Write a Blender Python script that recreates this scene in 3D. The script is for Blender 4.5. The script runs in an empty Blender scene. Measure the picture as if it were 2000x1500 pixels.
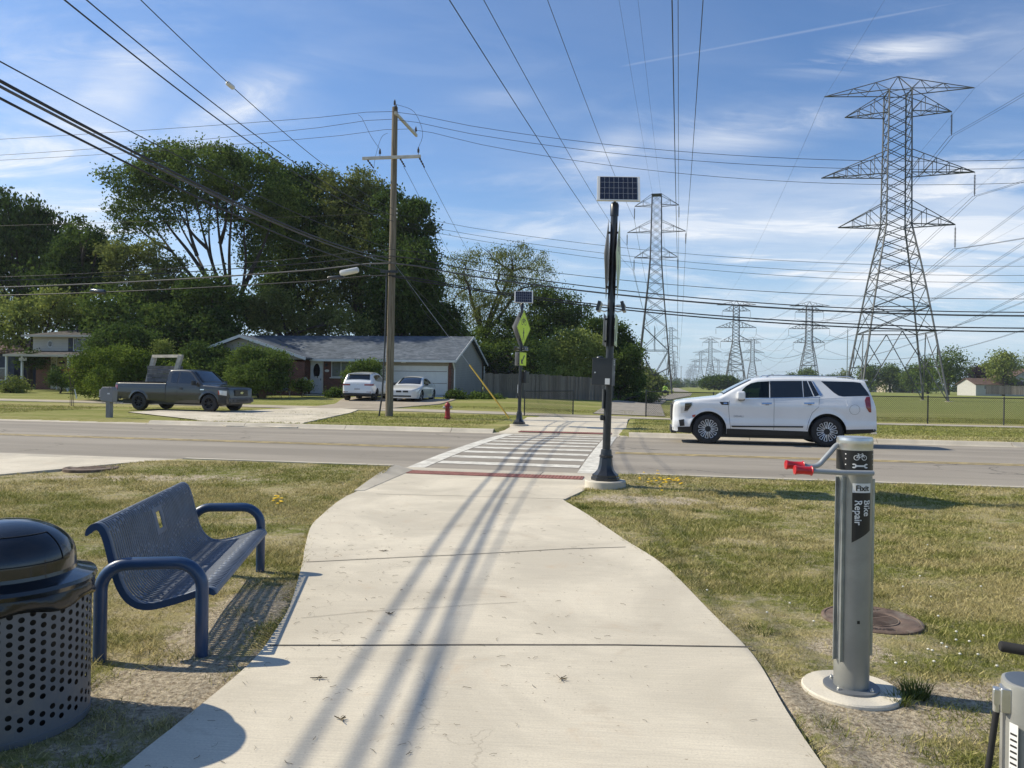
import bpy, bmesh, math, random
import numpy as np
from mathutils import Vector, Matrix
R_ = math.radians
sc = bpy.context.scene
COL = sc.collection
# ------------------------------------------------------------------ camera
CAMZ = 1.62
ROLL = R_(0.85); PITCH = R_(-0.095)
cam = bpy.data.objects.new('camera', bpy.data.cameras.new('camera'))
COL.objects.link(cam)
cam.data.sensor_width = 36; cam.data.lens = 27.0
cam.data.clip_start = 0.05; cam.data.clip_end = 6000
CR = Matrix.Rotation(R_(90) + PITCH, 3, 'X') @ Matrix.Rotation(ROLL, 3, 'Z')
cam.matrix_world = Matrix.Translation((0, 0, CAMZ)) @ CR.to_4x4()
sc.camera = cam
# ------------------------------------------------------------------ sun, sky, exposure
SUN_EL, SUN_AZ = 40.0, -75.5          # degrees; azimuth clockwise from +Y
sv = Vector((math.sin(R_(SUN_AZ)) * math.cos(R_(SUN_EL)), math.cos(R_(SUN_AZ)) * math.cos(R_(SUN_EL)), math.sin(R_(SUN_EL))))
sun = bpy.data.objects.new('sun', bpy.data.lights.new('sun', 'SUN'))
COL.objects.link(sun)
sun.data.energy = 5.0; sun.data.angle = R_(0.53); sun.data.color = (1.0, 0.91, 0.73)
sun.rotation_euler = sv.to_track_quat('Z', 'Y').to_euler()
world = bpy.data.worlds.new('World'); sc.world = world; world.use_nodes = True
def build_world():
    nt = world.node_tree; N = nt.nodes; L = nt.links
    for n in list(N): N.remove(n)
    def nd(t, **k):
        n = N.new(t)
        for a, b in k.items(): setattr(n, a, b)
        return n
    def math_(op, a, b=None, clamp=False):
        n = nd('ShaderNodeMath', operation=op, use_clamp=clamp)
        for i, v in enumerate((a, b)):
            if v is None: continue
            if isinstance(v, (int, float)): n.inputs[i].default_value = v
            else: L.new(v, n.inputs[i])
        return n.outputs[0]
    out = nd('ShaderNodeOutputWorld'); bg = nd('ShaderNodeBackground')
    sky = nd('ShaderNodeTexSky', sky_type='NISHITA')
    sky.sun_disc = False; sky.sun_elevation = R_(SUN_EL); sky.sun_rotation = R_(SUN_AZ)
    sky.altitude = 200; sky.air_density = 1.0; sky.dust_density = 0.6; sky.ozone_density = 1.6
    bg.inputs['Strength'].default_value = 0.100
    tc = nd('ShaderNodeTexCoord'); sep = nd('ShaderNodeSeparateXYZ')
    L.new(tc.outputs['Generated'], sep.inputs[0])
    x, y, z = sep.outputs
    zc = math_('MAXIMUM', z, 0.02)
    den = math_('ADD', zc, 0.12)
    px = math_('DIVIDE', x, den); py = math_('DIVIDE', y, den)
    cmb = nd('ShaderNodeCombineXYZ'); L.new(px, cmb.inputs[0]); L.new(py, cmb.inputs[1])
    def noise(scale, sx, sy, rot, det, rough, dist, off=(0, 0, 0)):
        mp = nd('ShaderNodeMapping'); mp.inputs['Scale'].default_value = (sx, sy, 1); mp.inputs['Rotation'].default_value = (0, 0, R_(rot)); mp.inputs['Location'].default_value = off
        L.new(cmb.outputs[0], mp.inputs[0])
        n = nd('ShaderNodeTexNoise'); n.inputs['Scale'].default_value = scale; n.inputs['Detail'].default_value = det
        n.inputs['Roughness'].default_value = rough; n.inputs['Distortion'].default_value = dist
        L.new(mp.outputs[0], n.inputs[0]); return n.outputs['Fac']
    def ramp(v, a, b):
        n = nd('ShaderNodeMapRange', interpolation_type='SMOOTHSTEP'); n.inputs[1].default_value = a; n.inputs[2].default_value = b
        L.new(v, n.inputs[0]); return n.outputs[0]
    wisp = ramp(noise(2.1, 0.7, 1.5, 35, 9, 0.62, 0.9, (3.1, 1.7, 0)), 0.45, 0.76)
    broad = ramp(noise(0.55, 1, 1, 10, 3, 0.5, 0.3, (5.3, 2.2, 0)), 0.36, 0.62)
    veil = ramp(noise(1.1, 0.5, 1.2, -20, 7, 0.6, 0.6, (1.2, 8.4, 0)), 0.36, 0.72)
    # elliptical regions given by direction (azimuth-like x/y, elevation-like z/y)
    ux = math_('DIVIDE', x, math_('MAXIMUM', y, 0.05)); uz = math_('DIVIDE', z, math_('MAXIMUM', y, 0.05))
    def blob(cx, cz, rx, rz, tilt=0.0):
        dx = math_('SUBTRACT', ux, cx); dz = math_('SUBTRACT', uz, cz)
        dz2 = math_('SUBTRACT', dz, math_('MULTIPLY', dx, tilt))
        a = math_('POWER', math_('ABSOLUTE', math_('DIVIDE', dx, rx)), 2.0); b = math_('POWER', math_('ABSOLUTE', math_('DIVIDE', dz2, rz)), 2.0)
        d = math_('ADD', a, b)
        return math_('POWER', 2.718, math_('MULTIPLY', d, -1.0))
    regions = [(0.45, 0.16, 0.42, 0.085, -0.04, 1.0), (0.18, 0.15, 0.22, 0.07, 0.0, 0.6), (0.62, 0.24, 0.20, 0.07, 0.10, 0.7), (-0.64, 0.24, 0.17, 0.15, 0.2, 1.0), (-0.55, 0.34, 0.10, 0.08, 0.9, 0.8), (-0.40, 0.32, 0.10, 0.045, 0.5, 0.8),
               (0.30, 0.335, 0.11, 0.03, 0.15, 0.75), (0.12, 0.30, 0.06, 0.03, 0.5, 0.4), (-0.02, 0.37, 0.05, 0.012, 0, 0.22), (0.66, 0.42, 0.16, 0.06, 0.1, 0.5), (0.12, 0.27, 0.12, 0.04, 0.3, 0.30)]
    tot = None
    for (cx, cz, rx, rz, t, w) in regions:
        b = math_('MULTIPLY', blob(cx, cz, rx, rz, t), w)
        tot = b if tot is None else math_('MAXIMUM', tot, b)
    tot = math_('ADD', math_('MULTIPLY', tot, 1.35), 0.07, True)
    wv = math_('ADD', math_('MULTIPLY', wisp, 0.95), math_('MULTIPLY', veil, 0.75), True)
    m = math_('MULTIPLY', tot, wv)
    m = math_('MULTIPLY', m, math_('ADD', math_('MULTIPLY', broad, 0.5), 0.7), True)
    # the bright feathery streak high on the right
    streak = blob(0.485, 0.437, 0.10, 0.017, 0.16)
    sn = ramp(noise(5.0, 0.5, 2.4, 20, 8, 0.62, 0.7, (0.4, 0.6, 0)), 0.36, 0.72)
    st = math_('MULTIPLY', math_('MULTIPLY', streak, sn), 0.95)
    # thin straight contrail
    dxl = math_('SUBTRACT', ux, 0.30); dl = math_('ABSOLUTE', math_('SUBTRACT', math_('SUBTRACT', uz, 0.4473), math_('MULTIPLY', dxl, 0.205)))
    line = math_('POWER', 2.718, math_('MULTIPLY', math_('POWER', math_('DIVIDE', dl, 0.0016), 2.0), -1.0))
    seg = math_('MULTIPLY', ramp(ux, 0.12, 0.16), math_('SUBTRACT', 1.0, ramp(ux, 0.5, 0.62)))
    line = math_('MULTIPLY', math_('MULTIPLY', line, seg), 0.13)
    m = math_('MAXIMUM', math_('MAXIMUM', m, st), line)
    m = math_('MULTIPLY', m, ramp(z, 0.0, 0.05))
    m = math_('MULTIPLY', m, 1.0, True)
    mix = nd('ShaderNodeMix', data_type='RGBA')
    hz = nd('ShaderNodeMix', data_type='RGBA'); hz.inputs[7].default_value = (4.9, 6.3, 7.5, 1)
    tint = nd('ShaderNodeMix', data_type='RGBA', blend_type='MULTIPLY'); tint.inputs[0].default_value = 1.0; tint.inputs[7].default_value = (0.76, 0.99, 1.25, 1)
    L.new(sky.outputs[0], tint.inputs[6]); L.new(tint.outputs[2], hz.inputs[6])
    L.new(math_('MULTIPLY', math_('SUBTRACT', 1.0, ramp(z, -0.02, 0.30)), 0.72), hz.inputs[0])
    L.new(m, mix.inputs[0]); L.new(hz.outputs[2], mix.inputs[6]); mix.inputs[7].default_value = (8.0, 8.3, 8.7, 1)
    L.new(mix.outputs[2], bg.inputs[0]); L.new(bg.outputs[0], out.inputs[0])
build_world()
sc.view_settings.view_transform = 'Standard'; sc.view_settings.look = 'None'
sc.view_settings.exposure = 0.27; sc.view_settings.gamma = 1.0
sc.render.engine = 'CYCLES'
sc.cycles.max_bounces = 6; sc.cycles.diffuse_bounces = 3; sc.cycles.transparent_max_bounces = 12; sc.cycles.volume_bounces = 0
# ------------------------------------------------------------------ frames of reference
A_ = R_(10.0)
U = Vector((math.cos(A_), -math.sin(A_), 0))      # along the road, to the right
NV = Vector((math.sin(A_), math.cos(A_), 0))      # across the road, away
def SV(s, v, z=0.0): return Vector((U.x * s + NV.x * v, U.y * s + NV.y * v, z))
def toSV(X, Y): return (U.x * X + U.y * Y, NV.x * X + NV.y * Y)
def ray(px, py):
    d = CR @ Vector(((px - 1000) / 1500, -(py - 750) / 1500, -1)); return d
def P(px, py, Y):
    d = ray(px, py); return Vector((0, 0, CAMZ)) + d * (Y / d.y)
def ss(a, b, x):
    t = min(1, max(0, (x - a) / (b - a))); return t * t * (3 - 2 * t)
# near path outline, world XY
PL = [(-1.64, 2.2), (-1.565, 3.2), (-1.52, 3.58), (-1.45, 4.33), (-1.49, 4.95), (-1.56, 5.5), (-1.81, 6.72), (-1.94, 7.27), (-2.17, 8.38), (-2.23, 9.1), (-2.27, 10.0), (-2.26, 10.7), (-2.24, 11.8)]
PRt = [(1.30, 2.2), (1.34, 3.25), (1.38, 3.8), (1.46, 4.58), (1.43, 5.42), (1.37, 6.85), (1.18, 7.95), (0.95, 9.4), (0.74, 10.5), (0.72, 10.9)]
def interp(pts, y):
    if y <= pts[0][1]: return pts[0][0]
    for (a, b) in zip(pts, pts[1:]):
        if y <= b[1]: return a[0] + (b[0] - a[0]) * (y - a[1]) / (b[1] - a[1])
    return pts[-1][0]
CW0, CW1 = -4.42, -0.90          # crosswalk / ramp extent along s
def on_ramp(X, Y, m=0.0):
    s, v = toSV(X, Y)
    if v > 13.9: return False
    if Y < 10.6: return interp(PL, Y) - m < X < interp(PRt, Y) + m
    a, b = SV(CW0 - 0.02, 13.3), SV(CW1 + 0.24, 13.3)
    tl = (Y - 10.6) / (a.y - 10.6); tr = (Y - 10.6) / (b.y - 10.6)
    xl = interp(PL, 10.6); xr = interp(PRt, 10.6)
    return xl + (a.x - xl) * min(tl, 1.2) - m < X < xr + (b.x - xr) * min(tr, 1.2) + m
def left_rise(s, v):
    f = np.interp(v, [24, 33, 36, 48, 56, 75, 200], [0.0, 0.03, 0.17, 0.50, 0.72, 0.85, 0.9])
    return f * (1 - ss(-10, 4, s))
def s_drive(v): return float(np.interp(v, [9, 10.7, 11.5, 12.3, 13.3], [-11.4, -10.2, -9.7, -9.15, -8.5]))
def gz(X, Y):
    s, v = toSV(X, Y)
    if v < 13.25:
        z = 0.10 * ss(10.8, 13.0, v)
        return z
    if v < 24.1: return 0.0
    return 0.11 + float(left_rise(s, v))
def G(px, py, dz=0.0):
    d = ray(px, py); o = Vector((0, 0, CAMZ)); t = 5.0
    z = 0.0
    for i in range(40):
        t = (z + dz - CAMZ) / d.z if d.z < -1e-5 else 500
        t = min(t, 3000)
        p = o + d * t; z = z * 0.4 + gz(p.x, p.y) * 0.6
    return Vector((p.x, p.y, gz(p.x, p.y)))
# ------------------------------------------------------------------ object helpers
def tag(o, label=None, cat=None, group=None, kind=None):
    if label: o['label'] = label
    if cat: o['category'] = cat
    if group: o['group'] = group
    if kind: o['kind'] = kind
    return o
def thing(name, label, cat, loc=(0, 0, 0), rotz=0.0, group=None):
    o = bpy.data.objects.new(name, None); COL.objects.link(o)
    o.location = loc; o.rotation_euler = (0, 0, rotz); o.empty_display_size = 0.3
    return tag(o, label, cat, group)
def dup(root, loc=None, rotz=None, label=None, scale=None):
    r = root.copy(); COL.objects.link(r)
    if loc is not None: r.location = loc
    if rotz is not None: r.rotation_euler = (0, 0, rotz)
    if label: r['label'] = label
    if scale: r.scale = scale
    for ch in [c for c in root.children]:
        c = ch.copy(); COL.objects.link(c); c.parent = r
        for g in [q for q in ch.children]:
            d = g.copy(); COL.objects.link(d); d.parent = c
    return r
class MB:
    def __init__(s): s.v = []; s.f = []; s.m = []; s.cur = 0; s.T = None
    def mat(s, i): s.cur = i; return s
    def add(s, vs, fs):
        b = len(s.v)
        if s.T is not None: vs = [s.T @ Vector(v) for v in vs]
        s.v += [tuple(v) for v in vs]; s.f += [tuple(b + i for i in f) for f in fs]; s.m += [s.cur] * len(fs); return s
    def box(s, c, d, rz=0.0, rx=0.0, ry=0.0):
        M = Matrix.Rotation(rz, 3, 'Z') @ Matrix.Rotation(ry, 3, 'Y') @ Matrix.Rotation(rx, 3, 'X')
        vs = [Vector(c) + M @ Vector((x * d[0] / 2, y * d[1] / 2, z * d[2] / 2)) for x in (-1, 1) for y in (-1, 1) for z in (-1, 1)]
        return s.add(vs, [(0, 1, 3, 2), (4, 6, 7, 5), (0, 4, 5, 1), (2, 3, 7, 6), (0, 2, 6, 4), (1, 5, 7, 3)])
    def bb(s, x0, x1, y0, y1, z0, z1): return s.box(((x0 + x1) / 2, (y0 + y1) / 2, (z0 + z1) / 2), (abs(x1 - x0), abs(y1 - y0), abs(z1 - z0)))
    def tube(s, pts, r, n=8, caps=True, closed=False):
        pts = [Vector(p) for p in pts]; k = len(pts)
        rs = r if isinstance(r, (list, tuple)) else [r] * k
        vs = []; fs = []
        t0 = (pts[1] - pts[0]).normalized()
        ref = Vector((0, 0, 1)) if abs(t0.z) < 0.9 else Vector((1, 0, 0))
        nrm = t0.cross(ref).normalized()
        for i, p in enumerate(pts):
            if closed: t = (pts[(i + 1) % k] - pts[i - 1])
            elif i == 0: t = pts[1] - pts[0]
            elif i == k - 1: t = pts[-1] - pts[-2]
            else: t = (pts[i + 1] - p).normalized() + (p - pts[i - 1]).normalized()
            if t.length < 1e-9: t = t0
            t = t.normalized()
            nrm = (nrm - t * nrm.dot(t))
            nrm = nrm.normalized() if nrm.length > 1e-6 else t.orthogonal().normalized()
            bn = t.cross(nrm)
            for j in range(n):
                a = 2 * math.pi * j / n
                vs.append(p + (nrm * math.cos(a) + bn * math.sin(a)) * rs[i])
        K = k if closed else k - 1
        for i in range(K):
            for j in range(n):
                a = i * n + j; b = i * n + (j + 1) % n; i2 = (i + 1) % k
                fs.append((a, b, i2 * n + (j + 1) % n, i2 * n + j))
        if caps and not closed:
            fs.append(tuple(range(n - 1, -1, -1))); fs.append(tuple((k - 1) * n + j for j in range(n)))
        return s.add(vs, fs)
    def beam(s, p, q, w, n=4): return s.tube([p, q], w * 0.5, n, caps=False)
    def lathe(s, prof, c=(0, 0, 0), n=32, axis='Z', cap=True):
        vs = []; fs = []
        for (r, z) in prof:
            for j in range(n):
                a = 2 * math.pi * j / n
                if axis == 'Z': v = (r * math.cos(a), r * math.sin(a), z)
                elif axis == 'Y': v = (r * math.cos(a), z, r * math.sin(a))
                else: v = (z, r * math.cos(a), r * math.sin(a))
                vs.append(Vector(c) + Vector(v))
        for i in range(len(prof) - 1):
            for j in range(n):
                fs.append((i * n + j, i * n + (j + 1) % n, (i + 1) * n + (j + 1) % n, (i + 1) * n + j))
        if cap and prof[0][0] > 1e-6: fs.append(tuple(range(n - 1, -1, -1)))
        if cap and prof[-1][0] > 1e-6: fs.append(tuple((len(prof) - 1) * n + j for j in range(n)))
        return s.add(vs, fs)
    def prism(s, poly, fn0, fn1):
        """poly: 2D points; fn0/fn1 map (a,b)->3D for the two caps"""
        n = len(poly)
        vs = [fn0(*p) for p in poly] + [fn1(*p) for p in poly]
        fs = [tuple(range(n - 1, -1, -1)), tuple(range(n, 2 * n))] + [(i, (i + 1) % n, n + (i + 1) % n, n + i) for i in range(n)]
        return s.add(vs, fs)
    def build(s, name, mats, parent=None, smooth=None, bev=0, loc=None, solid=0, fixn=False):
        me = bpy.data.meshes.new(name)
        me.from_pydata(s.v, [], s.f)
        if not isinstance(mats, (list, tuple)): mats = [mats]
        for m in mats: me.materials.append(m)
        if len(mats) > 1: me.polygons.foreach_set('material_index', s.m)
        if fixn:
            bm = bmesh.new(); bm.from_mesh(me); bmesh.ops.recalc_face_normals(bm, faces=bm.faces); bm.to_mesh(me); bm.free()
        if smooth is not None:
            me.polygons.foreach_set('use_smooth', [True] * len(me.polygons)); me.set_sharp_from_angle(angle=R_(smooth))
        me.validate(); me.update()
        o = bpy.data.objects.new(name, me); COL.objects.link(o)
        if parent: o.parent = parent
        if loc is not None: o.location = loc
        if solid:
            md = o.modifiers.new('solidify', 'SOLIDIFY'); md.thickness = solid; md.offset = 0
        if bev:
            md = o.modifiers.new('bevel', 'BEVEL'); md.width = bev; md.segments = 2; md.limit_method = 'ANGLE'; md.angle_limit = R_(40)
        return o
def quads_mesh(name, V, nq, mat, parent=None, k=4, mats=None, mi=None):
    """V: (nq*k,3) array of polygons with k corners each"""
    me = bpy.data.meshes.new(name); n = nq * k
    me.vertices.add(n); me.vertices.foreach_set('co', np.ascontiguousarray(V, dtype=np.float32).ravel())
    me.loops.add(n); me.loops.foreach_set('vertex_index', np.arange(n, dtype=np.int32))
    me.polygons.add(nq); me.polygons.foreach_set('loop_start', np.arange(0, n, k, dtype=np.int32))
    me.update(calc_edges=True)
    for m in (mats or [mat]): me.materials.append(m)
    if mi is not None: me.polygons.foreach_set('material_index', mi)
    o = bpy.data.objects.new(name, me); COL.objects.link(o)
    if parent: o.parent = parent
    return o
def smooth_path(pts, n=6):
    pts = [Vector(p) for p in pts]; out = []
    for i in range(len(pts) - 1):
        p0 = pts[max(i - 1, 0)]; p1 = pts[i]; p2 = pts[i + 1]; p3 = pts[min(i + 2, len(pts) - 1)]
        for j in range(n):
            t = j / n
            out.append(0.5 * ((2 * p1) + (p2 - p0) * t + (2 * p0 - 5 * p1 + 4 * p2 - p3) * t * t + (3 * p1 - p0 - 3 * p2 + p3) * t ** 3))
    out.append(pts[-1]); return out
# 2D icons: lists of polygons in a unit-ish space
def ic_ring(cx, cy, r, w, n=20):
    return [[(cx + (r + d) * math.cos(a), cy + (r + d) * math.sin(a)) for (d, a) in ((w / 2, a0), (w / 2, a1), (-w / 2, a1), (-w / 2, a0))]
            for a0, a1 in ((2 * math.pi * i / n, 2 * math.pi * (i + 1) / n) for i in range(n))]
def ic_bar(p, q, w):
    p = Vector(p); q = Vector(q); d = (q - p).normalized(); n_ = Vector((-d.y, d.x)) * w / 2
    return [[tuple(p - n_), tuple(q - n_), tuple(q + n_), tuple(p + n_)]]
def ic_disc(cx, cy, r, n=14): return [[(cx + r * math.cos(2 * math.pi * i / n), cy + r * math.sin(2 * math.pi * i / n)) for i in range(n)]]
def ic_bike(w=0.07):
    o = ic_ring(-0.55, 0, 0.36, w) + ic_ring(0.55, 0, 0.36, w)
    for p, q in (((-0.55, 0), (-0.12, 0)), ((-0.55, 0), (-0.28, 0.46)), ((-0.12, 0), (-0.32, 0.6)), ((-0.28, 0.46), (0.36, 0.46)), ((-0.12, 0), (0.36, 0.42)), ((0.55, 0), (0.30, 0.66)), ((0.30, 0.66), (0.16, 0.68)), ((-0.42, 0.61), (-0.2, 0.61))):
        o += ic_bar(p, q, w)
    return o
def ic_walker():
    o = ic_disc(0, 0.86, 0.12)
    for p, q, w in (((0.0, 0.70), (-0.02, 0.1), 0.26), ((0.0, 0.62), (0.26, 0.25), 0.08), ((0.0, 0.62), (-0.27, 0.22), 0.08), ((0.03, 0.12), (0.24, -0.7), 0.13), ((-0.05, 0.12), (-0.26, -0.7), 0.13)):
        o += ic_bar(p, q, w)
    return o
def ic_wrench():
    o = [q for k in range(8) for q in ic_bar((-0.52 + k * .13, 0), (-0.39 + k * .13, 0), 0.20)]
    for sg in (-1, 1):
        c = sg * 0.72
        for a in range(45, 315, 27):
            a0 = R_(a + (0 if sg > 0 else 180)); a1 = R_(a + 27 + (0 if sg > 0 else 180))
            o.append([(c + rr * math.cos(aa), rr * math.sin(aa)) for rr, aa in ((0.30, a0), (0.30, a1), (0.12, a1), (0.12, a0))])
    return o
def put_icon(mb, polys, fn):
    for p in polys: mb.add([fn(a, b) for a, b in p], [tuple(range(len(p)))])
def text_polys(txt, size=1.0, bold=0.0):
    cu = bpy.data.curves.new('t', 'FONT'); cu.body = txt; cu.size = size; cu.align_x = 'CENTER'; cu.align_y = 'CENTER'; cu.offset = bold; cu.resolution_u = 3
    ob = bpy.data.objects.new('t', cu); COL.objects.link(ob)
    dg = bpy.context.evaluated_depsgraph_get(); me = bpy.data.meshes.new_from_object(ob.evaluated_get(dg))
    out = [[(me.vertices[i].co.x, me.vertices[i].co.y) for i in p.vertices] for p in me.polygons]
    bpy.data.objects.remove(ob); bpy.data.curves.remove(cu); bpy.data.meshes.remove(me)
    return out
# ------------------------------------------------------------------ materials
MATS = {}
class NT:
    def __init__(s, name):
        s.m = bpy.data.materials.new(name); s.m.use_nodes = True; s.t = s.m.node_tree
        s.b = s.t.nodes['Principled BSDF']; s.out = s.t.nodes['Material Output']
    def n(s, t, **k):
        x = s.t.nodes.new(t)
        for a, b in k.items(): setattr(x, a, b)
        return x
    def l(s, a, b): s.t.links.new(a, b)
    def pos(s, obj=False, scale=None, rot=None):
        if obj: o = s.n('ShaderNodeTexCoord').outputs['Object']
        else: o = s.n('ShaderNodeNewGeometry').outputs['Position']
        if scale or rot:
            mp = s.n('ShaderNodeMapping')
            if scale: mp.inputs['Scale'].default_value = scale
            if rot: mp.inputs['Rotation'].default_value = rot
            s.l(o, mp.inputs[0]); o = mp.outputs[0]
        return o
    def noise(s, co, sc_, det=4, rough=0.55, dist=0.0):
        x = s.n('ShaderNodeTexNoise'); x.inputs['Scale'].default_value = sc_; x.inputs['Detail'].default_value = det; x.inputs['Roughness'].default_value = rough; x.inputs['Distortion'].default_value = dist
        if co is not None: s.l(co, x.inputs[0])
        return x.outputs['Fac']
    def rng(s, v, a, b, c=0.0, d=1.0, smooth=True):
        x = s.n('ShaderNodeMapRange')
        if smooth: x.interpolation_type = 'SMOOTHSTEP'
        for i, q in enumerate((a, b, c, d)): x.inputs[i + 1].default_value = q
        s.l(v, x.inputs[0]); return x.outputs[0]
    def math(s, op, a, b=None, clamp=False):
        x = s.n('ShaderNodeMath', operation=op, use_clamp=clamp)
        for i, v in enumerate((a, b)):
            if v is None: continue
            if isinstance(v, (int, float)): x.inputs[i].default_value = v
            else: s.l(v, x.inputs[i])
        return x.outputs[0]
    def mix(s, f, a, b, mode='MIX'):
        x = s.n('ShaderNodeMix', data_type='RGBA', blend_type=mode)
        if isinstance(f, (int, float)): x.inputs[0].default_value = f
        else: s.l(f, x.inputs[0])
        for i, v in ((6, a), (7, b)):
            if isinstance(v, (tuple, list)): x.inputs[i].default_value = (v[0], v[1], v[2], 1)
            else: s.l(v, x.inputs[i])
        return x.outputs[2]
    def bump(s, h, strength=0.3, dist=0.01):
        x = s.n('ShaderNodeBump'); x.inputs['Strength'].default_value = strength; x.inputs['Distance'].default_value = dist
        s.l(h, x.inputs['Height']); s.l(x.outputs[0], s.b.inputs['Normal'])
def M(name, col, rough=0.6, metal=0.0, var=0.15, vs=3.0, bump=0.0, bs=60.0, coat=0.0, obj=True, spec=0.5, dirt=None, ds=2.0):
    if name in MATS: return MATS[name]
    t = NT(name); b = t.b
    b.inputs['Roughness'].default_value = rough; b.inputs['Metallic'].default_value = metal
    b.inputs['Specular IOR Level'].default_value = spec
    if coat: b.inputs['Coat Weight'].default_value = coat; b.inputs['Coat Roughness'].default_value = 0.04
    co = t.pos(obj)
    c = tuple(col)
    if var:
        f = t.noise(co, vs, 5, 0.6)
        f = t.rng(f, 0.3, 0.7)
        cc = t.mix(f, tuple(x * (1 - var) for x in c), tuple(min(1, x * (1 + var)) for x in c))
    else: cc = t.mix(0.0, c, c)
    if dirt:
        f2 = t.rng(t.noise(co, ds, 6, 0.65, 0.4), 0.5, 0.75)
        cc = t.mix(f2, cc, dirt)
    t.l(cc, b.inputs['Base Color'])
    if bump: t.bump(t.noise(co, bs, 3, 0.6), bump, 0.01)
    MATS[name] = t.m; return t.m
# bare / worn earth patches: (x, y, rx, ry, strength)
BARE = [(-1.72, 4.05, 0.62, 0.60, 0.92), (-1.85, 5.2, 0.34, 1.1, 0.85), (-1.75, 3.3, 0.4, 0.35, 0.5), (1.85, 3.95, 0.70, 0.45, 0.92), (1.65, 3.3, 0.35, 0.7, 0.72), (2.6, 4.05, 0.8, 0.25, 0.85), (2.1, 4.7, 0.35, 0.40, 0.6),
        (-6.0, 12.3, 2.6, 0.45, 0.62), (-4.6, 12.2, 1.4, 0.4, 0.5), (1.9, 10.7, 1.1, 0.5, 0.75), (3.4, 10.2, 1.4, 0.4, 0.5), (2.7, 7.9, 0.7, 0.25, 0.45), (-2.05, 6.1, 0.2, 0.5, 0.5), (6.0, 9.6, 2.0, 0.5, 0.35), (-8.5, 11.5, 2, .5, .4)]
def bare_np(X, Y):
    r = np.zeros_like(X)
    for (a, b, c, d, s) in BARE: r = np.maximum(r, s * np.exp(-(((X - a) / c) ** 2 + ((Y - b) / d) ** 2) ** 1.5))
    return r
def turf_color(t, blades=False):
    geo = t.n('ShaderNodeNewGeometry'); co = geo.outputs['Position']
    sep = t.n('ShaderNodeSeparateXYZ'); t.l(co, sep.inputs[0])
    X, Y, _ = sep.outputs
    mp = t.n('ShaderNodeMapping'); mp.inputs['Scale'].default_value = (0.55, 1.0, 0.0); t.l(co, mp.inputs[0]); flat = mp.outputs[0]
    big = t.noise(flat, 0.55, 4, 0.6, 0.5); med = t.noise(flat, 2.6, 5, 0.65, 0.4); fin = t.noise(co, 22, 4, 0.7)
    mp2 = t.n('ShaderNodeMapping'); mp2.inputs['Scale'].default_value = (0.05, 0.35, 0.0); t.l(co, mp2.inputs[0])
    rows = t.noise(mp2.outputs[0], 1.0, 4, 0.55, 0.2)
    # the strip beside the road and the ground across it stay greener
    far = t.rng(Y, 20, 27)
    mix1 = t.math('ADD', t.math('MULTIPLY', big, 0.55), t.math('MULTIPLY', med, 0.45))
    dry = t.rng(mix1, 0.41, 0.57)
    dryfar = t.math('ADD', t.math('MULTIPLY', t.rng(rows, 0.42, 0.68), 0.55), t.math('MULTIPLY', t.rng(med, 0.4, 0.65), 0.25))
    if blades: dry = t.math('ADD', t.math('MULTIPLY', dry, 0.75), t.rng(geo.outputs['Random Per Island'], 0.35, 1.0, -0.1, 0.55), True)
    x = t.n('ShaderNodeMix', data_type='FLOAT'); t.l(far, x.inputs[0]); t.l(dry, x.inputs[2]); t.l(dryfar, x.inputs[3]); dry = x.outputs[0]
    g1 = t.mix(fin, (0.125, 0.150, 0.032), (0.28, 0.29, 0.075))
    d1 = t.mix(fin, (0.34, 0.275, 0.125), (0.62, 0.53, 0.30))
    col = t.mix(t.math('MULTIPLY', dry, 0.85), g1, d1)
    fieldc = t.mix(rows, (0.13, 0.16, 0.04), (0.27, 0.28, 0.09))
    col = t.mix(t.rng(Y, 36, 60), col, fieldc)
    if not blades:
        soil = t.mix(t.rng(t.noise(co, 34, 6, 0.8), 0.32, 0.68), (0.22, 0.17, 0.115), (0.76, 0.66, 0.49))
        tot = None
        for (a, b, c, d, s_) in BARE:
            dx = t.math('DIVIDE', t.math('SUBTRACT', X, a), c); dy = t.math('DIVIDE', t.math('SUBTRACT', Y, b), d)
            q = t.math('ADD', t.math('MULTIPLY', dx, dx), t.math('MULTIPLY', dy, dy))
            e = t.math('MULTIPLY', t.math('POWER', 2.718, t.math('MULTIPLY', t.math('POWER', q, 1.5), -1.0)), s_)
            tot = e if tot is None else t.math('MAXIMUM', tot, e)
        near = t.math('SUBTRACT', 1.0, far)
        thin = t.math('MULTIPLY', t.rng(t.noise(co, 9, 5, 0.7), 0.42, 0.6), t.math('MULTIPLY', near, 0.55))
        k = t.math('ADD', t.math('MULTIPLY', tot, 1.1), t.math('MULTIPLY', t.math('SUBTRACT', t.noise(co, 7, 5, 0.7), 0.5), 1.6))
        k = t.math('MAXIMUM', t.rng(k, 0.42, 0.62), thin)
        col = t.mix(k, col, soil)
    return col, fin
def make_turf():
    t = NT('turf'); c, fin = turf_color(t); t.l(c, t.b.inputs['Base Color']); t.b.inputs['Roughness'].default_value = 0.95
    t.b.inputs['Specular IOR Level'].default_value = 0.1
    t.bump(t.noise(t.pos(), 26, 6, 0.75), 1.0, 0.05); return t.m
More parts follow.
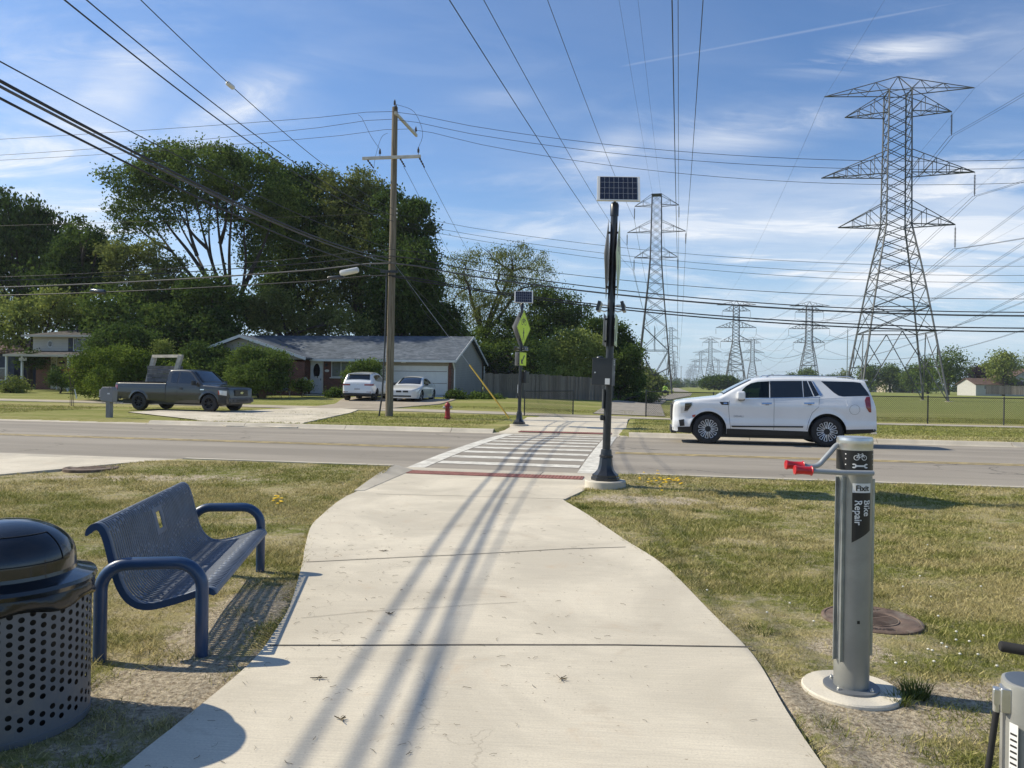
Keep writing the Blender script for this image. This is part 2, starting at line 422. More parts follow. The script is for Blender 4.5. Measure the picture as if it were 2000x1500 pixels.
def make_blade():
    t = NT('grass blades'); c, fin = turf_color(t, True)
    isl = t.n('ShaderNodeNewGeometry').outputs['Random Per Island']
    hsv = t.n('ShaderNodeHueSaturation'); t.l(t.rng(isl, 0, 1, 0.55, 1.6, False), hsv.inputs['Value']); t.l(c, hsv.inputs['Color'])
    d = t.n('ShaderNodeBsdfDiffuse'); tr = t.n('ShaderNodeBsdfTranslucent'); mx = t.n('ShaderNodeMixShader'); mx.inputs[0].default_value = 0.3
    t.l(hsv.outputs[0], d.inputs[0]); t.l(hsv.outputs[0], tr.inputs[0]); t.l(d.outputs[0], mx.inputs[1]); t.l(tr.outputs[0], mx.inputs[2]); t.l(mx.outputs[0], t.out.inputs[0])
    return t.m
def leaf_mat(name, c0, c1, trans=0.3):
    if name in MATS: return MATS[name]
    t = NT(name); isl = t.n('ShaderNodeNewGeometry').outputs['Random Per Island']
    ns = t.rng(t.noise(t.pos(), 0.7, 4, 0.65), 0.40, 0.62)  # clump noise puts sunlit and dark patches into the leaf colour
    f = t.math('ADD', t.math('MULTIPLY', isl, 0.45), t.math('MULTIPLY', ns, 0.55))
    c = t.mix(f, c0, c1)
    d = t.n('ShaderNodeBsdfDiffuse'); tr = t.n('ShaderNodeBsdfTranslucent'); mx = t.n('ShaderNodeMixShader'); mx.inputs[0].default_value = trans
    t.l(c, d.inputs[0]); t.l(c, tr.inputs[0]); t.l(d.outputs[0], mx.inputs[1]); t.l(tr.outputs[0], mx.inputs[2]); t.l(mx.outputs[0], t.out.inputs[0])
    MATS[name] = t.m; return t.m
def concrete(name, base=(0.65, 0.59, 0.47), brush=True, warm=0.2):
    if name in MATS: return MATS[name]
    t = NT(name); co = t.pos(rot=(0, 0, R_(4)))
    mp = t.n('ShaderNodeMapping'); mp.inputs['Scale'].default_value = (1.2, 60, 1); t.l(co, mp.inputs[0])
    br = t.noise(mp.outputs[0], 2.0, 4, 0.6); big = t.rng(t.noise(co, 0.8, 6, 0.62, 0.6), 0.35, 0.7); fine = t.noise(co, 90, 3, 0.7)
    c = t.mix(big, tuple(x * 0.80 for x in base), tuple(min(1, x * 1.08) for x in base))
    c = t.mix(t.math('MULTIPLY', t.rng(t.noise(co, 2.3, 6, 0.7, 0.8), 0.56, 0.78), 0.55), c, (0.50, 0.375, 0.25))
    c = t.mix(t.math('MULTIPLY', t.rng(fine, 0.35, 0.75), 0.32), c, (0.30, 0.27, 0.23))
    if brush: c = t.mix(t.math('MULTIPLY', t.rng(br, 0.3, 0.7), 0.30), c, (0.33, 0.30, 0.26))
    sp_ = t.math('MULTIPLY', t.rng(t.noise(co, 38, 2, 0.5), 0.70, 0.76), 0.55); c = t.mix(sp_, c, (0.20, 0.16, 0.11))
    stn = t.math('MULTIPLY', t.rng(t.noise(co, 1.1, 7, 0.75, 1.5), 0.58, 0.70), 0.28); c = t.mix(stn, c, (0.34, 0.28, 0.21))
    vc = t.n('ShaderNodeTexVoronoi', feature='DISTANCE_TO_EDGE'); vc.inputs['Scale'].default_value = 0.22; wv = t.n('ShaderNodeVectorMath', operation='ADD'); nw = t.n('ShaderNodeTexNoise'); nw.inputs['Scale'].default_value = 2.2; nw.inputs['Detail'].default_value = 6; t.l(co, nw.inputs[0]); t.l(co, wv.inputs[0]); t.l(nw.outputs['Color'], wv.inputs[1]); t.l(wv.outputs[0], vc.inputs[0])
    c = t.mix(t.math('MULTIPLY', t.math('SUBTRACT', 1.0, t.rng(vc.outputs['Distance'], 0.0, 0.0016)), 0.35), c, (0.2, 0.17, 0.13))
    t.l(c, t.b.inputs['Base Color']); t.b.inputs['Roughness'].default_value = 0.85; t.b.inputs['Specular IOR Level'].default_value = 0.25
    t.bump(t.math('ADD', br if brush else fine, t.math('MULTIPLY', fine, 0.5)), 0.16, 0.006)
    MATS[name] = t.m; return t.m
def asphalt(name, base, spk=0.35):
    if name in MATS: return MATS[name]
    t = NT(name); co = t.pos()
    fine = t.noise(co, 70, 4, 0.8); rot = t.pos(rot=(0, 0, A_)); mp = t.n('ShaderNodeMapping'); mp.inputs['Scale'].default_value = (0.08, 1.0, 1); t.l(rot, mp.inputs[0])
    lanes = t.rng(t.noise(mp.outputs[0], 1.1, 4, 0.55, 0.3), 0.35, 0.65); bl = t.rng(t.noise(co, 0.5, 5, 0.6), 0.35, 0.65)
    c = t.mix(lanes, tuple(x * 0.84 for x in base), tuple(x * 1.12 for x in base))
    c = t.mix(t.math('MULTIPLY', bl, 0.35), c, tuple(x * 0.82 for x in base))
    c = t.mix(t.math('MULTIPLY', t.rng(fine, 0.45, 0.75), spk), c, (0.42, 0.39, 0.34))
    cr = t.n('ShaderNodeTexVoronoi', feature='DISTANCE_TO_EDGE'); cr.inputs['Scale'].default_value = 0.35; cr.inputs['Randomness'].default_value = 1.0
    wob = t.n('ShaderNodeVectorMath', operation='ADD'); t.l(co, wob.inputs[0]); nn = t.n('ShaderNodeTexNoise'); nn.inputs['Scale'].default_value = 1.5; nn.inputs['Detail'].default_value = 5; t.l(co, nn.inputs[0]); t.l(nn.outputs['Color'], wob.inputs[1]); t.l(wob.outputs[0], cr.inputs[0])
    ck = t.math('MULTIPLY', t.math('SUBTRACT', 1.0, t.rng(cr.outputs['Distance'], 0.0, 0.012)), t.rng(t.noise(co, 0.3, 2), 0.5, 0.6))
    c = t.mix(t.math('MULTIPLY', ck, 0.6), c, (0.05, 0.045, 0.04))
    t.l(c, t.b.inputs['Base Color']); t.b.inputs['Roughness'].default_value = 0.9; t.b.inputs['Specular IOR Level'].default_value = 0.2
    t.bump(fine, 0.35, 0.01); MATS[name] = t.m; return t.m
# ================================================================== SETTING: ground, road, paths
turf = make_turf(); blade = make_blade()
CONC = concrete('path concrete'); CONC2 = concrete('kerb concrete', (0.54, 0.49, 0.40), False); ASPH = asphalt('road asphalt', (0.27, 0.243, 0.205)); ASPH2 = asphalt('trail asphalt', (0.29, 0.265, 0.225), 0.2)
JOINT = M('joint', (0.10, 0.09, 0.075), 0.95, var=0.3, vs=20, obj=False)
def grid_mesh(name, xs, ys, zf, mat):
    nx, ny = len(xs), len(ys)
    V = [(x, y, zf(x, y)) for y in ys for x in xs]
    F = [(j * nx + i, j * nx + i + 1, (j + 1) * nx + i + 1, (j + 1) * nx + i) for j in range(ny - 1) for i in range(nx - 1)]
    me = bpy.data.meshes.new(name); me.from_pydata(V, [], F); me.materials.append(mat)
    me.polygons.foreach_set('use_smooth', [True] * len(F)); me.update()
    o = bpy.data.objects.new(name, me); COL.objects.link(o); o['kind'] = 'structure'; return o
def frange(a, b, n): return [a + (b - a) * i / n for i in range(n + 1)]
def nz(x, y): return 0.012 * math.sin(x * 2.1 + y * 0.7) * math.sin(y * 1.7 - x * 0.4) + 0.008 * math.sin(x * 5.3 + 1) * math.sin(y * 4.1)
def gzf(X, Y):
    s, v = toSV(X, Y)
    if on_ramp(X, Y, -0.03): return -0.06
    if on_ramp(X, Y, 0.05): return 0.005
    if 13.22 < v < 24.05: return -0.08
    if 9 < v < 13.4 and s < s_drive(v) - .02: return -0.05
    if 24 < v < 34.2 and CW0 - 0.3 < s < CW1 + 0.1: return 0.0
    z = gz(X, Y)
    if v < 13.3: z += nz(X, Y) * (1 - ss(11, 13, v))
    elif v > 40: z += 0.05 * math.sin(X * 0.07) * math.sin(Y * 0.05) * ss(40, 60, v)
    return z
# one big ground sheet in world XY: dense near, coarse to the horizon
xs = sorted(set([round(q, 4) for q in frange(-9, 9, 150) + frange(-60, -9, 68) + frange(9, 60, 68) + frange(-400, -60, 24) + frange(60, 400, 24) + [-3000, -1500, -800, 800, 1500, 3000]]))
ys = sorted(set([round(q, 4) for q in frange(-6, 2, 16) + frange(2, 14.4, 124) + frange(14.4, 30, 104) + frange(30, 70, 60) + frange(70, 300, 30) + [400, 600, 900, 1500, 2600, -30, -80, -200, -500]]))
ground = grid_mesh('ground', xs, ys, gzf, turf)
def sv_sheet(name, s0, s1, v0, v1, z, mat, ns=1, nv=1, zf=None):
    mb = MB(); V = []; 
    for j in range(nv + 1):
        for i in range(ns + 1):
            s = s0 + (s1 - s0) * i / ns; v = v0 + (v1 - v0) * j / nv
            V.append(SV(s, v, zf(s, v) if zf else z))
    F = [(j * (ns + 1) + i, j * (ns + 1) + i + 1, (j + 1) * (ns + 1) + i + 1, (j + 1) * (ns + 1) + i) for j in range(nv) for i in range(ns)]
    mb.add(V, F); o = mb.build(name, mat); o['kind'] = 'structure'; return o
S0, S1 = -160, 160
crown = lambda s, v: 0.0 + 0.05 * (1 - ((v - 18.85) / 4.95) ** 2)
sv_sheet('road', S0, S1, 13.9, 23.8, 0, ASPH, 2, 10, crown)
YEL = M('yellow road paint', (0.50, 0.38, 0.14), 0.8, var=0.4, vs=4, obj=False)
WHT = M('white road paint', (0.58, 0.56, 0.50), 0.85, var=0.2, vs=6, obj=False, dirt=(0.34, 0.31, 0.27), ds=2.2)
for vv in (17.60, 17.86):
    for a, b in ((S0, CW0 - 0.2), (CW1 + 0.2, S1)): sv_sheet('yellow_line', a, b, vv - 0.045, vv + 0.045, 0.056, YEL, 1, 1, lambda s, v: crown(s, v) + 0.006)
# crosswalk: light borders and bars
for a, b in ((CW0, CW0 + 0.33), (CW1 - 0.33, CW1)): sv_sheet('crosswalk_border', a, b, 13.9, 23.8, 0, WHT, 1, 10, lambda s, v: crown(s, v) + 0.006)
for i in range(9):
    v = 14.62 + i * 1.08
    sv_sheet('crosswalk_bar', CW0 + 0.36, CW1 - 0.36, v, v + 0.42, 0, WHT, 1, 2, lambda s, v: crown(s, v) + 0.006)
# gutters and kerbs (profile swept along s with cuts for ramps / drives)
def kerb(name, s0, s1, prof, joint=3.6, off=0.0):
    mb = MB(); s = s0
    k = off
    while s < s1 - 0.01:
        e = min(s1, s + joint)
        n = len(prof)
        V = [SV(s + 0.008, v, z) for v, z in prof] + [SV(e - 0.008, v, z) for v, z in prof]
        F = [(i, i + 1, n + i + 1, n + i) for i in range(n - 1)] + [tuple(range(n)), tuple(range(2 * n - 1, n - 1, -1))]
        mb.add(V, F); s = e
    o = mb.build(name, CONC2, smooth=35, fixn=True); o['kind'] = 'structure'; return o
near_prof = [(13.9, 0.004), (13.36, 0.004), (13.30, 0.03), (13.27, 0.10), (13.22, 0.118), (13.08, 0.118), (13.06, -0.1), (13.9, -0.1)]
far_prof = [(23.8, 0.004), (23.92, 0.006), (24.0, 0.05), (24.05, 0.10), (24.10, 0.128), (24.26, 0.128), (24.28, -0.1), (23.8, -0.1)]
flat_near = [(13.9, 0.004), (13.34, 0.012), (13.32, -0.1), (13.9, -0.1)]
kerb('kerb_near', -8.55, CW0 - 0.02, near_prof); kerb('kerb_near', CW1 + 0.75, 80, near_prof)
kerb('gutter_pan', CW0 - 0.02, CW1 + 0.75, flat_near, 2.6)
kerb('gutter_pan', -80, -8.55, flat_near, 3.6)
# the driveway concrete on this side, far left
def poly_sheet(name, pts, z, mat, thick=0.0):
    mb = MB(); P3 = [Vector((p[0], p[1], z(p[0], p[1]) if callable(z) else z)) for p in pts]
    if thick: mb.prism([(p.x, p.y) for p in P3], lambda a, b, Q={(round(p.x, 5), round(p.y, 5)): p.z for p in P3}: Vector((a, b, Q[(round(a, 5), round(b, 5))] - thick)), lambda a, b, Q={(round(p.x, 5), round(p.y, 5)): p.z for p in P3}: Vector((a, b, Q[(round(a, 5), round(b, 5))])))
    else: mb.add(P3, [tuple(range(len(P3)))])
    o = mb.build(name, mat); o['kind'] = 'structure'; return o
dl = [SV(-10.2, 13.32), SV(-13.0, 12.62), SV(-19, 11.9), SV(-60, 11.9), SV(-60, 13.32)]
mb = MB(); rv = [9, 9.8, 10.7, 11.5, 12.3, 12.75, 13.34]; rz_ = [.03, .03, .03, .055, .09, .09, .014]
mb.add([q for v, z in zip(rv, rz_) for q in (SV(-60, v, z), SV(s_drive(v), v, z), SV(s_drive(v), v, -.08))], [(3 * i + k, 3 * i + k + 1, 3 * i + 4 + k, 3 * i + 3 + k) for i in range(6) for k in range(2)])
mb.build('driveway_near', CONC)['kind'] = 'structure'
# near path slab, ramp with flared wings
mb = MB(); rows = []
Ys = frange(2.2, 10.6, 84)
PL = [(p.x, p.y) for p in smooth_path([Vector((*q, 0)) for q in PL], 5)]; PRt = [(p.x, p.y) for p in smooth_path([Vector((*q, 0)) for q in PRt], 5)]
def zp(y): return 0.022
for y in Ys:
    xl, xr = interp(PL, y), interp(PRt, y)
    rows.append([Vector((xl, y, -0.05)), Vector((xl, y, zp(y))), Vector((xl * .5 + xr * .5, y, zp(y))), Vector((xr, y, zp(y))), Vector((xr, y, -0.05))])
# ramp rows end square to the road
v_a = toSV(*Vector((interp(PL, 10.6), 10.6)))[1]
e0 = (interp(PL, 10.6), 10.6); e1 = (interp(PRt, 10.6), 10.6)
for k in range(1, 9):
    t = k / 8
    L1 = SV(CW0 + .1, 13.35); R1 = SV(CW1, 13.35)
    l = Vector((e0[0], e0[1], 0)).lerp(L1, t); r = Vector((e1[0], e1[1], 0)).lerp(R1, t)
    z = 0.022 - 0.008 * t
    rows.append([l - Vector((0, 0, .1)), l + Vector((0, 0, z)), (l + r) / 2 + Vector((0, 0, z)), r + Vector((0, 0, z)), r - Vector((0, 0, .1))])
V = [p for r in rows for p in r]; F = [(j * 5 + i, j * 5 + i + 1, j * 5 + 6 + i, j * 5 + 5 + i) for j in range(len(rows) - 1) for i in range(4)]
mb.add(V, F); mb.build('path', CONC)['kind'] = 'structure'
# wings / returns
def wing(name, pts):
    mb = MB(); mb.add([Vector(p) for p in pts], [tuple(range(len(pts)))]); o = mb.build(name, CONC2, solid=0.03); o['kind'] = 'structure'
eL = Vector((*e0, 0.018)); eR = Vector((*e1, 0.018))
def ramp_wing(inner, outer):
    mb = MB(); n = len(inner); V = []
    for p, q in zip(inner, outer): V += [Vector((p.x, p.y, -.1)), Vector(p), Vector(q), Vector((q.x, q.y, -.1))]
    mb.add(V, [(i * 4 + k, i * 4 + (k + 1) % 4, i * 4 + 4 + (k + 1) % 4, i * 4 + 4 + k) for i in range(n - 1) for k in range(4)] + [(0, 1, 2, 3), (4 * n - 4, 4 * n - 3, 4 * n - 2, 4 * n - 1)])
    mb.build('ramp_wing', CONC2, smooth=30, fixn=True)['kind'] = 'structure'
def lf_(a, b, n): return [a.lerp(b, i / n) for i in range(n + 1)]
A = SV(CW0 + 0.26, 13.40, 0.020); B = SV(CW0 - 0.02, 13.24, 0.118); B1 = SV(CW0 + 0.02, 12.3, 0.085); eW = Vector((-2.12, 11.15, .026)); B0 = Vector((-2.26, 11.1, .03))
ramp_wing(lf_(eW, A, 3), [B0, B0.lerp(B1, .5), B1, B])
A = SV(CW1, 13.33, 0.020); B = SV(CW1 + 0.24, 13.30, 0.05); B1 = SV(CW1 + 0.14, 12.3, 0.04)
ramp_wing(lf_(eR + Vector((0, 0, .008)), A, 3), [eR + Vector((.03, 0, .01)), eR.lerp(B1, .5) + Vector((.03, 0, 0.005)), B1, B])
# path joints
def strip(name, pts, w, z, mat=None):
    mb = MB(); V = []
    for i, p in enumerate(pts):
        q = Vector(pts[min(i + 1, len(pts) - 1)]) - Vector(pts[max(i - 1, 0)]); n_ = Vector((-q.y, q.x)).normalized() * w / 2
        V += [Vector((p[0] - n_.x, p[1] - n_.y, z)), Vector((p[0] + n_.x, p[1] + n_.y, z))]
    mb.add(V, [(2 * i, 2 * i + 1, 2 * i + 3, 2 * i + 2) for i in range(len(pts) - 1)])
    o = mb.build(name, mat or JOINT); o['kind'] = 'structure'; return o
def gxy(px, py): p = G(px, py); return (p.x, p.y)
strip('path_joint', [gxy(598, 1103), gxy(760, 1095), gxy(930, 1087), gxy(1100, 1077), gxy(1222, 1073)], 0.014, 0.0258)
strip('path_joint', [gxy(527, 1268), gxy(700, 1268), gxy(900, 1267), gxy(1200, 1267), gxy(1468, 1271)], 0.016, 0.0258)
strip('path_joint', [gxy(735, 968), gxy(900, 972), gxy(1100, 978)], 0.012, 0.0255)
strip('path_crack', [gxy(588, 1214), gxy(650, 1208), gxy(700, 1203), gxy(780, 1197), gxy(850, 1194), gxy(930, 1187), gxy(1010, 1183)], 0.004, 0.0260)
# tactile paving
RED = M('tactile brick red', (0.25, 0.105, 0.085), 0.85, var=0.25, vs=9, obj=False)
def tactile(s0, s1, v0, v1, z):
    mb = MB(); P0 = [SV(s0, v0, z), SV(s1, v0, z), SV(s1, v1, z), SV(s0, v1, z)]
    mb.prism([(p.x, p.y) for p in P0], lambda a, b: Vector((a, b, z - .01)), lambda a, b: Vector((a, b, z)))
    s = s0 + 0.03
    while s < s1 - 0.02:
        v = v0 + 0.03
        while v < v1 - 0.01:
            c = SV(s, v, z)
            mb.lathe([(0.013, 0.0), (0.008, 0.006)], c, 6)
            v += 0.06
        s += 0.06
    o = mb.build('tactile_paving', RED); o['kind'] = 'structure'; return o
tactile(CW0 + 0.30, CW1 - 0.15, 12.84, 13.27, 0.026); tactile(CW0 + 0.35, CW1 - 0.2, 24.28, 24.9, 0.055)
# far side: apron concrete, sidewalk, driveway, trail
def zfar(dz): return lambda x, y: gz(x, y) + dz
def sheet_on_ground(name, left, right, dz, mat, n=24, thick=True):
    """two polylines (xy) with the same count -> a ribbon draped on the ground"""
    mb = MB(); V = []
    def res(pl, n):
        pl = [Vector((p[0], p[1])) for p in pl]; d = [0]
        for a, b in zip(pl, pl[1:]): d.append(d[-1] + (b - a).length)
        out = []
        for i in range(n + 1):
            t = d[-1] * i / n; k = max(j for j in range(len(d)) if d[j] <= t + 1e-9); k = min(k, len(pl) - 2)
            f = (t - d[k]) / max(1e-9, d[k + 1] - d[k]); out.append(pl[k].lerp(pl[k + 1], f))
        return out
    A, B = res(left, n), res(right, n)
    K = 6
    for a, b in zip(A, B):
        for k in range(K + 1):
            p = a.lerp(b, k / K); V.append(Vector((p.x, p.y, gz(p.x, p.y) + dz)))
        V.append(Vector((b.x, b.y, gz(b.x, b.y) - 0.05))); V.append(Vector((a.x, a.y, gz(a.x, a.y) - 0.05)))
    W = K + 3
    for i in range(n):
        for k in range(K + 1):
            mb.add([], []); mb.f.append((i * W + k, i * W + k + 1, (i + 1) * W + k + 1, (i + 1) * W + k)); mb.m.append(0)
        mb.f.append((i * W + W - 1, i * W, (i + 1) * W, (i + 1) * W + W - 1)); mb.m.append(0)
    mb.v = [tuple(v) for v in V]
    o = mb.build(name, mat); o['kind'] = 'structure'; return o
# far ramp + plaza up to the sidewalk
mb = MB(); lf = [(CW0 - 0.35, 24.0), (CW0 - 0.2, 24.9), (CW0 - 0.25, 27), (CW0 - 0.45, 30), (CW0 - 0.7, 33), (CW0 - 1.0, 34.2)]; rt = [(CW1 + 0.3, 24.0), (CW1 + 0.15, 24.9), (CW1 + 0.2, 27), (CW1 + 0.15, 30), (CW1 + 0.1, 33), (CW1 + 0.3, 34.2)]
zs = [0.02, 0.05, 0.12, 0.135, 0.135, 0.135]
V = []
for (a, b, z) in zip(lf, rt, zs): V += [SV(a[0], a[1], -.02), SV(a[0], a[1], z), SV(b[0], b[1], z), SV(b[0], b[1], -.02)]
mb.add(V, [(i * 4 + k, i * 4 + k + 1, i * 4 + 5 + k, i * 4 + 4 + k) for i in range(5) for k in range(3)]); mb.build('path_far', CONC)['kind'] = 'structure'
kerb('kerb_far', CW1 + 0.35, 90, far_prof); kerb('kerb_far', -17.0, CW0 - 0.4, far_prof); kerb('kerb_far', -110, -24.5, far_prof)
kerb('gutter_pan', CW0 - 0.4, CW1 + 0.35, [(23.8, .004), (24.02, .018), (24.05, -.1), (23.8, -.1)], 4)
kerb('gutter_pan', -24.5, -17.0, [(23.8, .004), (24.25, .05), (24.28, -.1), (23.8, -.1)], 3.7)
SW = concrete('sidewalk concrete', (0.42, 0.375, 0.30), False)
sl = [SV(-120, 37.2), SV(-40, 37.0), SV(-20, 36.2), SV(-6, 35.3), SV(CW1 + .2, 35.0), SV(30, 35.0), SV(100, 35.0)]
sheet_on_ground('sidewalk', [(p.x, p.y) for p in sl], [((p + NV * -1.35).x, (p + NV * -1.35).y) for p in sl], 0.028, SW, 60)
# driveway apron (pale) and the older drive up to the garage
q = lambda *p: [gxy(*a) for a in p]
sheet_on_ground('driveway_apron', q((250, 806), (330, 802), (450, 803), (560, 799), (640, 797)), q((385, 826), (440, 833), (500, 834), (575, 833), (700, 801)), 0.034, CONC, 16)
sheet_on_ground('driveway', q((600, 797.5), (655, 790), (668, 780), (700, 775)), q((745, 800.5), (790, 796), (860, 790), (890, 781)), 0.040, concrete('old drive concrete', (0.36, 0.31, 0.24), False), 12)
tc_ = [(5.6, 36.2), (7.4, 46), (10.7, 64), (16, 84), (24.5, 112), (33.5, 150), (41.5, 188), (83, 390), (165, 780)]
def offs(pl, w):
    out = []
    for i, p in enumerate(pl):
        d = (Vector(pl[min(i + 1, len(pl) - 1)]) - Vector(pl[max(i - 1, 0)])).normalized(); out.append((p[0] - d.y * w, p[1] + d.x * w))
    return out
sheet_on_ground('trail', offs(tc_, 1.75), offs(tc_, -1.6), 0.03, ASPH2, 40)
# ---- grass blades (nobody could count them)
def blades():
    rng = np.random.default_rng(7); out = []
    def batch(n, x0, x1, y0, y1, h, w, seed, dens=None):
        X = rng.uniform(x0, x1, n); Y = rng.uniform(y0, y1, n)
        if dens:
            k = n // dens; cx = rng.uniform(x0, x1, k); cy = rng.uniform(y0, y1, k); cr = rng.uniform(.02, .09, k); n = k * dens
            X = np.repeat(cx, dens) + rng.normal(size=n) * np.repeat(cr, dens); Y = np.repeat(cy, dens) + rng.normal(size=n) * np.repeat(cr, dens)
        s = U.x * X + U.y * Y; v = NV.x * X + NV.y * Y
        keep = (np.abs(X) < Y * 0.72 + 0.8)
        xl = np.interp(Y, [p[1] for p in PL], [p[0] for p in PL]); xr = np.interp(Y, [p[1] for p in PRt], [p[0] for p in PRt])
        onp = (X > xl + 0.012) & (X < xr - 0.012) & (Y < 10.7)
        ramp = (v > 12.9) & (v < 14) & (s > CW0 - 0.02) & (s < CW1 + 0.24)
        # connecting wedge
        t = np.clip((v - 10.2) / 3.0, 0, 1); L1 = SV(CW0 - .02, 13.3); R1 = SV(CW1 + .24, 13.3)
        ty = np.clip((Y - 10.6) / 2.9, 0, 1); wl_ = e0[0] + (L1.x - e0[0]) * ty - 0.03; wr_ = e1[0] + (R1.x - e1[0]) * np.clip((Y - 10.6) / 2.45, 0, 1) + 0.03
        wedge = (Y > 10.5) & (X > wl_) & (X < wr_) & (v < 14)
        keep &= ~onp & ~ramp & ~wedge
        keep &= ~((v > 13.04) & (v < 24.3))
        keep &= ~((v > 9) & (v < 24.3) & (s < np.interp(v, [9, 10.7, 11.5, 12.3, 13.3], [-11.4, -10.2, -9.7, -9.15, -8.5]) + .02))
        keep &= ~((v > 24) & (s > -25) & (s < -16.6) & (v < 33))
        keep &= ~((v > 24) & (s > CW0 - 1.1) & (s < CW1 + .4) & (v < 35.2))
        keep &= ~((v > 33.6) & (v < 37.3))
        for (cx, cy, r) in PADS: keep &= ((X - cx) ** 2 + (Y - cy) ** 2) > (r + 0.01) ** 2
        b = bare_np(X, Y); ns = np.sin(X * 9 + np.sin(Y * 7)) * np.sin(Y * 8 + np.sin(X * 5)); ns2 = np.sin(X * 2.3 + 1.3 * np.sin(Y * 1.9)) * np.sin(Y * 2.9 + np.sin(X * 1.7))
        keep &= rng.random(n) > np.clip(b * 1.25 + ns * 0.3 * (b > .05) + ns * 0.12 + ns2 * 0.12 - 0.05, 0, 0.985)
        X = X[keep]; Y = Y[keep]; n = len(X); sv_ = v[keep]; sS = s[keep]
        z = 0.10 * np.clip((sv_ - 10.8) / 2.2, 0, 1) ** 2 * (3 - 2 * np.clip((sv_ - 10.8) / 2.2, 0, 1))
        z = np.where(sv_ > 24, 0.11, z)
        far_ = sv_ > 24
        if far_.any():
            f = np.interp(sv_, [24, 33, 36, 48, 56, 75, 200], [0.0, 0.03, 0.17, 0.50, 0.72, 0.85, 0.9]); tt = np.clip((sS + 10) / 14, 0, 1); z = np.where(far_, z + f * (1 - tt * tt * (3 - 2 * tt)), z)
        a = rng.uniform(0, 2 * np.pi, n); a2 = rng.uniform(0, 2 * np.pi, n); lean = rng.uniform(0.2, 1.9, n)
        hh = h * rng.uniform(0.35, 1.25, n) * (1 + 0.35 * ns2[keep]); ww = w * rng.uniform(0.6, 1.3, n)
        base = np.stack([X, Y, z - 0.006], 1); d = np.stack([np.cos(a), np.sin(a), np.zeros(n)], 1) * ww[:, None]
        tip = base + np.stack([np.cos(a2) * lean * hh, np.sin(a2) * lean * hh, hh], 1)
        out.append(np.stack([base - d, base + d, tip], 1))
    batch(420000, -5.5, 5.5, 2.6, 6.5, 0.026, 0.0023, 1)
    batch(360000, -8, 9.5, 6.0, 10.5, 0.034, 0.0042, 2)
    batch(220000, -12, 12, 10, 14, 0.036, 0.007, 3)
    batch(170000, -27, 26, 22, 40, 0.05, 0.016, 4)
    batch(150000, -5, 5.5, 2.6, 7.5, 0.045, 0.0028, 5, 60); batch(110000, -8, 9, 6.5, 13, 0.05, 0.005, 6, 45)
    A = np.concatenate(out).reshape(-1, 3)
    o = quads_mesh('grass', A, len(A) // 3, blade, k=3); o['kind'] = 'stuff'; tag(o, 'short patchy dry lawn grass around the concrete path and verges', 'grass')
PADS = [(1.835, 4.10, 0.25), (1.463, 11.86, 0.315), (-2.37, 3.6, 0.33), (2.49, 5.33, 0.33), (-7.3, 12.9, 0.4)]
blades()
# dry clippings on the path
def litter():
    rng = random.Random(5); mb = MB()
    for i in range(330):
        y = rng.uniform(3.0, 8.5) if rng.random() < .8 else rng.uniform(3, 12)
        xl, xr = interp(PL, y), interp(PRt, y); x = rng.uniform(xl + .05, xr - .05)
        if rng.random() < .5: x = xl + abs(rng.gauss(0, .7)) + .05
        if x > xr: continue
        L = rng.uniform(0.008, 0.045) * (1 + .05 * y); a = rng.uniform(0, 6.28); r = rng.uniform(0.0006, 0.0015); b = rng.uniform(-.5, .5)
        z = 0.0275
        mb.tube([(x, y, z), (x + L * .5 * math.cos(a), y + L * .5 * math.sin(a), z + rng.uniform(.0, .004)), (x + L * math.cos(a + b), y + L * math.sin(a + b), z)], r, 3, False)
    for (px, py) in ((622, 1334), (665, 1416), (1095, 1335), (760, 1207), (750, 1082)):
        g = G(px, py)
        for k in range(9):
            a = rng.uniform(0, 6.28); L = rng.uniform(.015, .05)
            mb.tube([(g.x, g.y, .028), (g.x + L * math.cos(a), g.y + L * math.sin(a), .03 + rng.uniform(0, .008))], rng.uniform(.001, .003), 4, False)
    o = mb.build('dry_clippings', M('dry clippings', (0.09, 0.07, 0.04), 0.95, var=.4, vs=30)); o['kind'] = 'stuff'; tag(o, 'dry twigs and grass clippings scattered over the concrete path', 'clippings')
litter()
# ================================================================== OBJECTS NEAR THE CAMERA
BLUE = M('blue powder coat', (0.014, 0.048, 0.120), 0.38, var=0.10, vs=6, coat=0.3, bump=0.03, bs=160)
BLUEP = M('blue grey plastisol', (0.125, 0.15, 0.195), 0.5, var=0.12, vs=7, bump=0.05, bs=200)
BLK = M('gloss black', (0.010, 0.012, 0.016), 0.16, var=0.2, vs=4, coat=0.5)
BLKM = M('satin black metal', (0.014, 0.017, 0.022), 0.36, var=0.25, vs=5, coat=0.2, dirt=(0.05, 0.048, 0.045), ds=4)
GRYM = M('grey coated steel', (0.115, 0.125, 0.14), 0.5, var=0.12, vs=4, bump=0.04, bs=150, dirt=(0.17, 0.165, 0.15), ds=3)
GALV = M('galvanised steel', (0.36, 0.38, 0.38), 0.42, metal=0.75, var=0.15, vs=12)
ALU = M('brushed aluminium', (0.62, 0.62, 0.60), 0.35, metal=0.9, var=0.08, vs=8)
STEELP = M('silver grey painted steel', (0.30, 0.30, 0.275), 0.42, metal=0.35, var=0.08, vs=5, bump=0.02, bs=120, dirt=(0.24, 0.235, 0.21), ds=3)
REDG = M('red rubber grip', (0.48, 0.014, 0.018), 0.35, var=0.1, coat=0.3)
RUST = M('rusty cast iron', (0.125, 0.085, 0.062), 0.85, var=0.35, vs=9, bump=0.3, bs=90, dirt=(0.22, 0.185, 0.145), ds=6)
DKRUST = M('dark cast iron', (0.035, 0.025, 0.022), 0.9, var=0.3, vs=15)
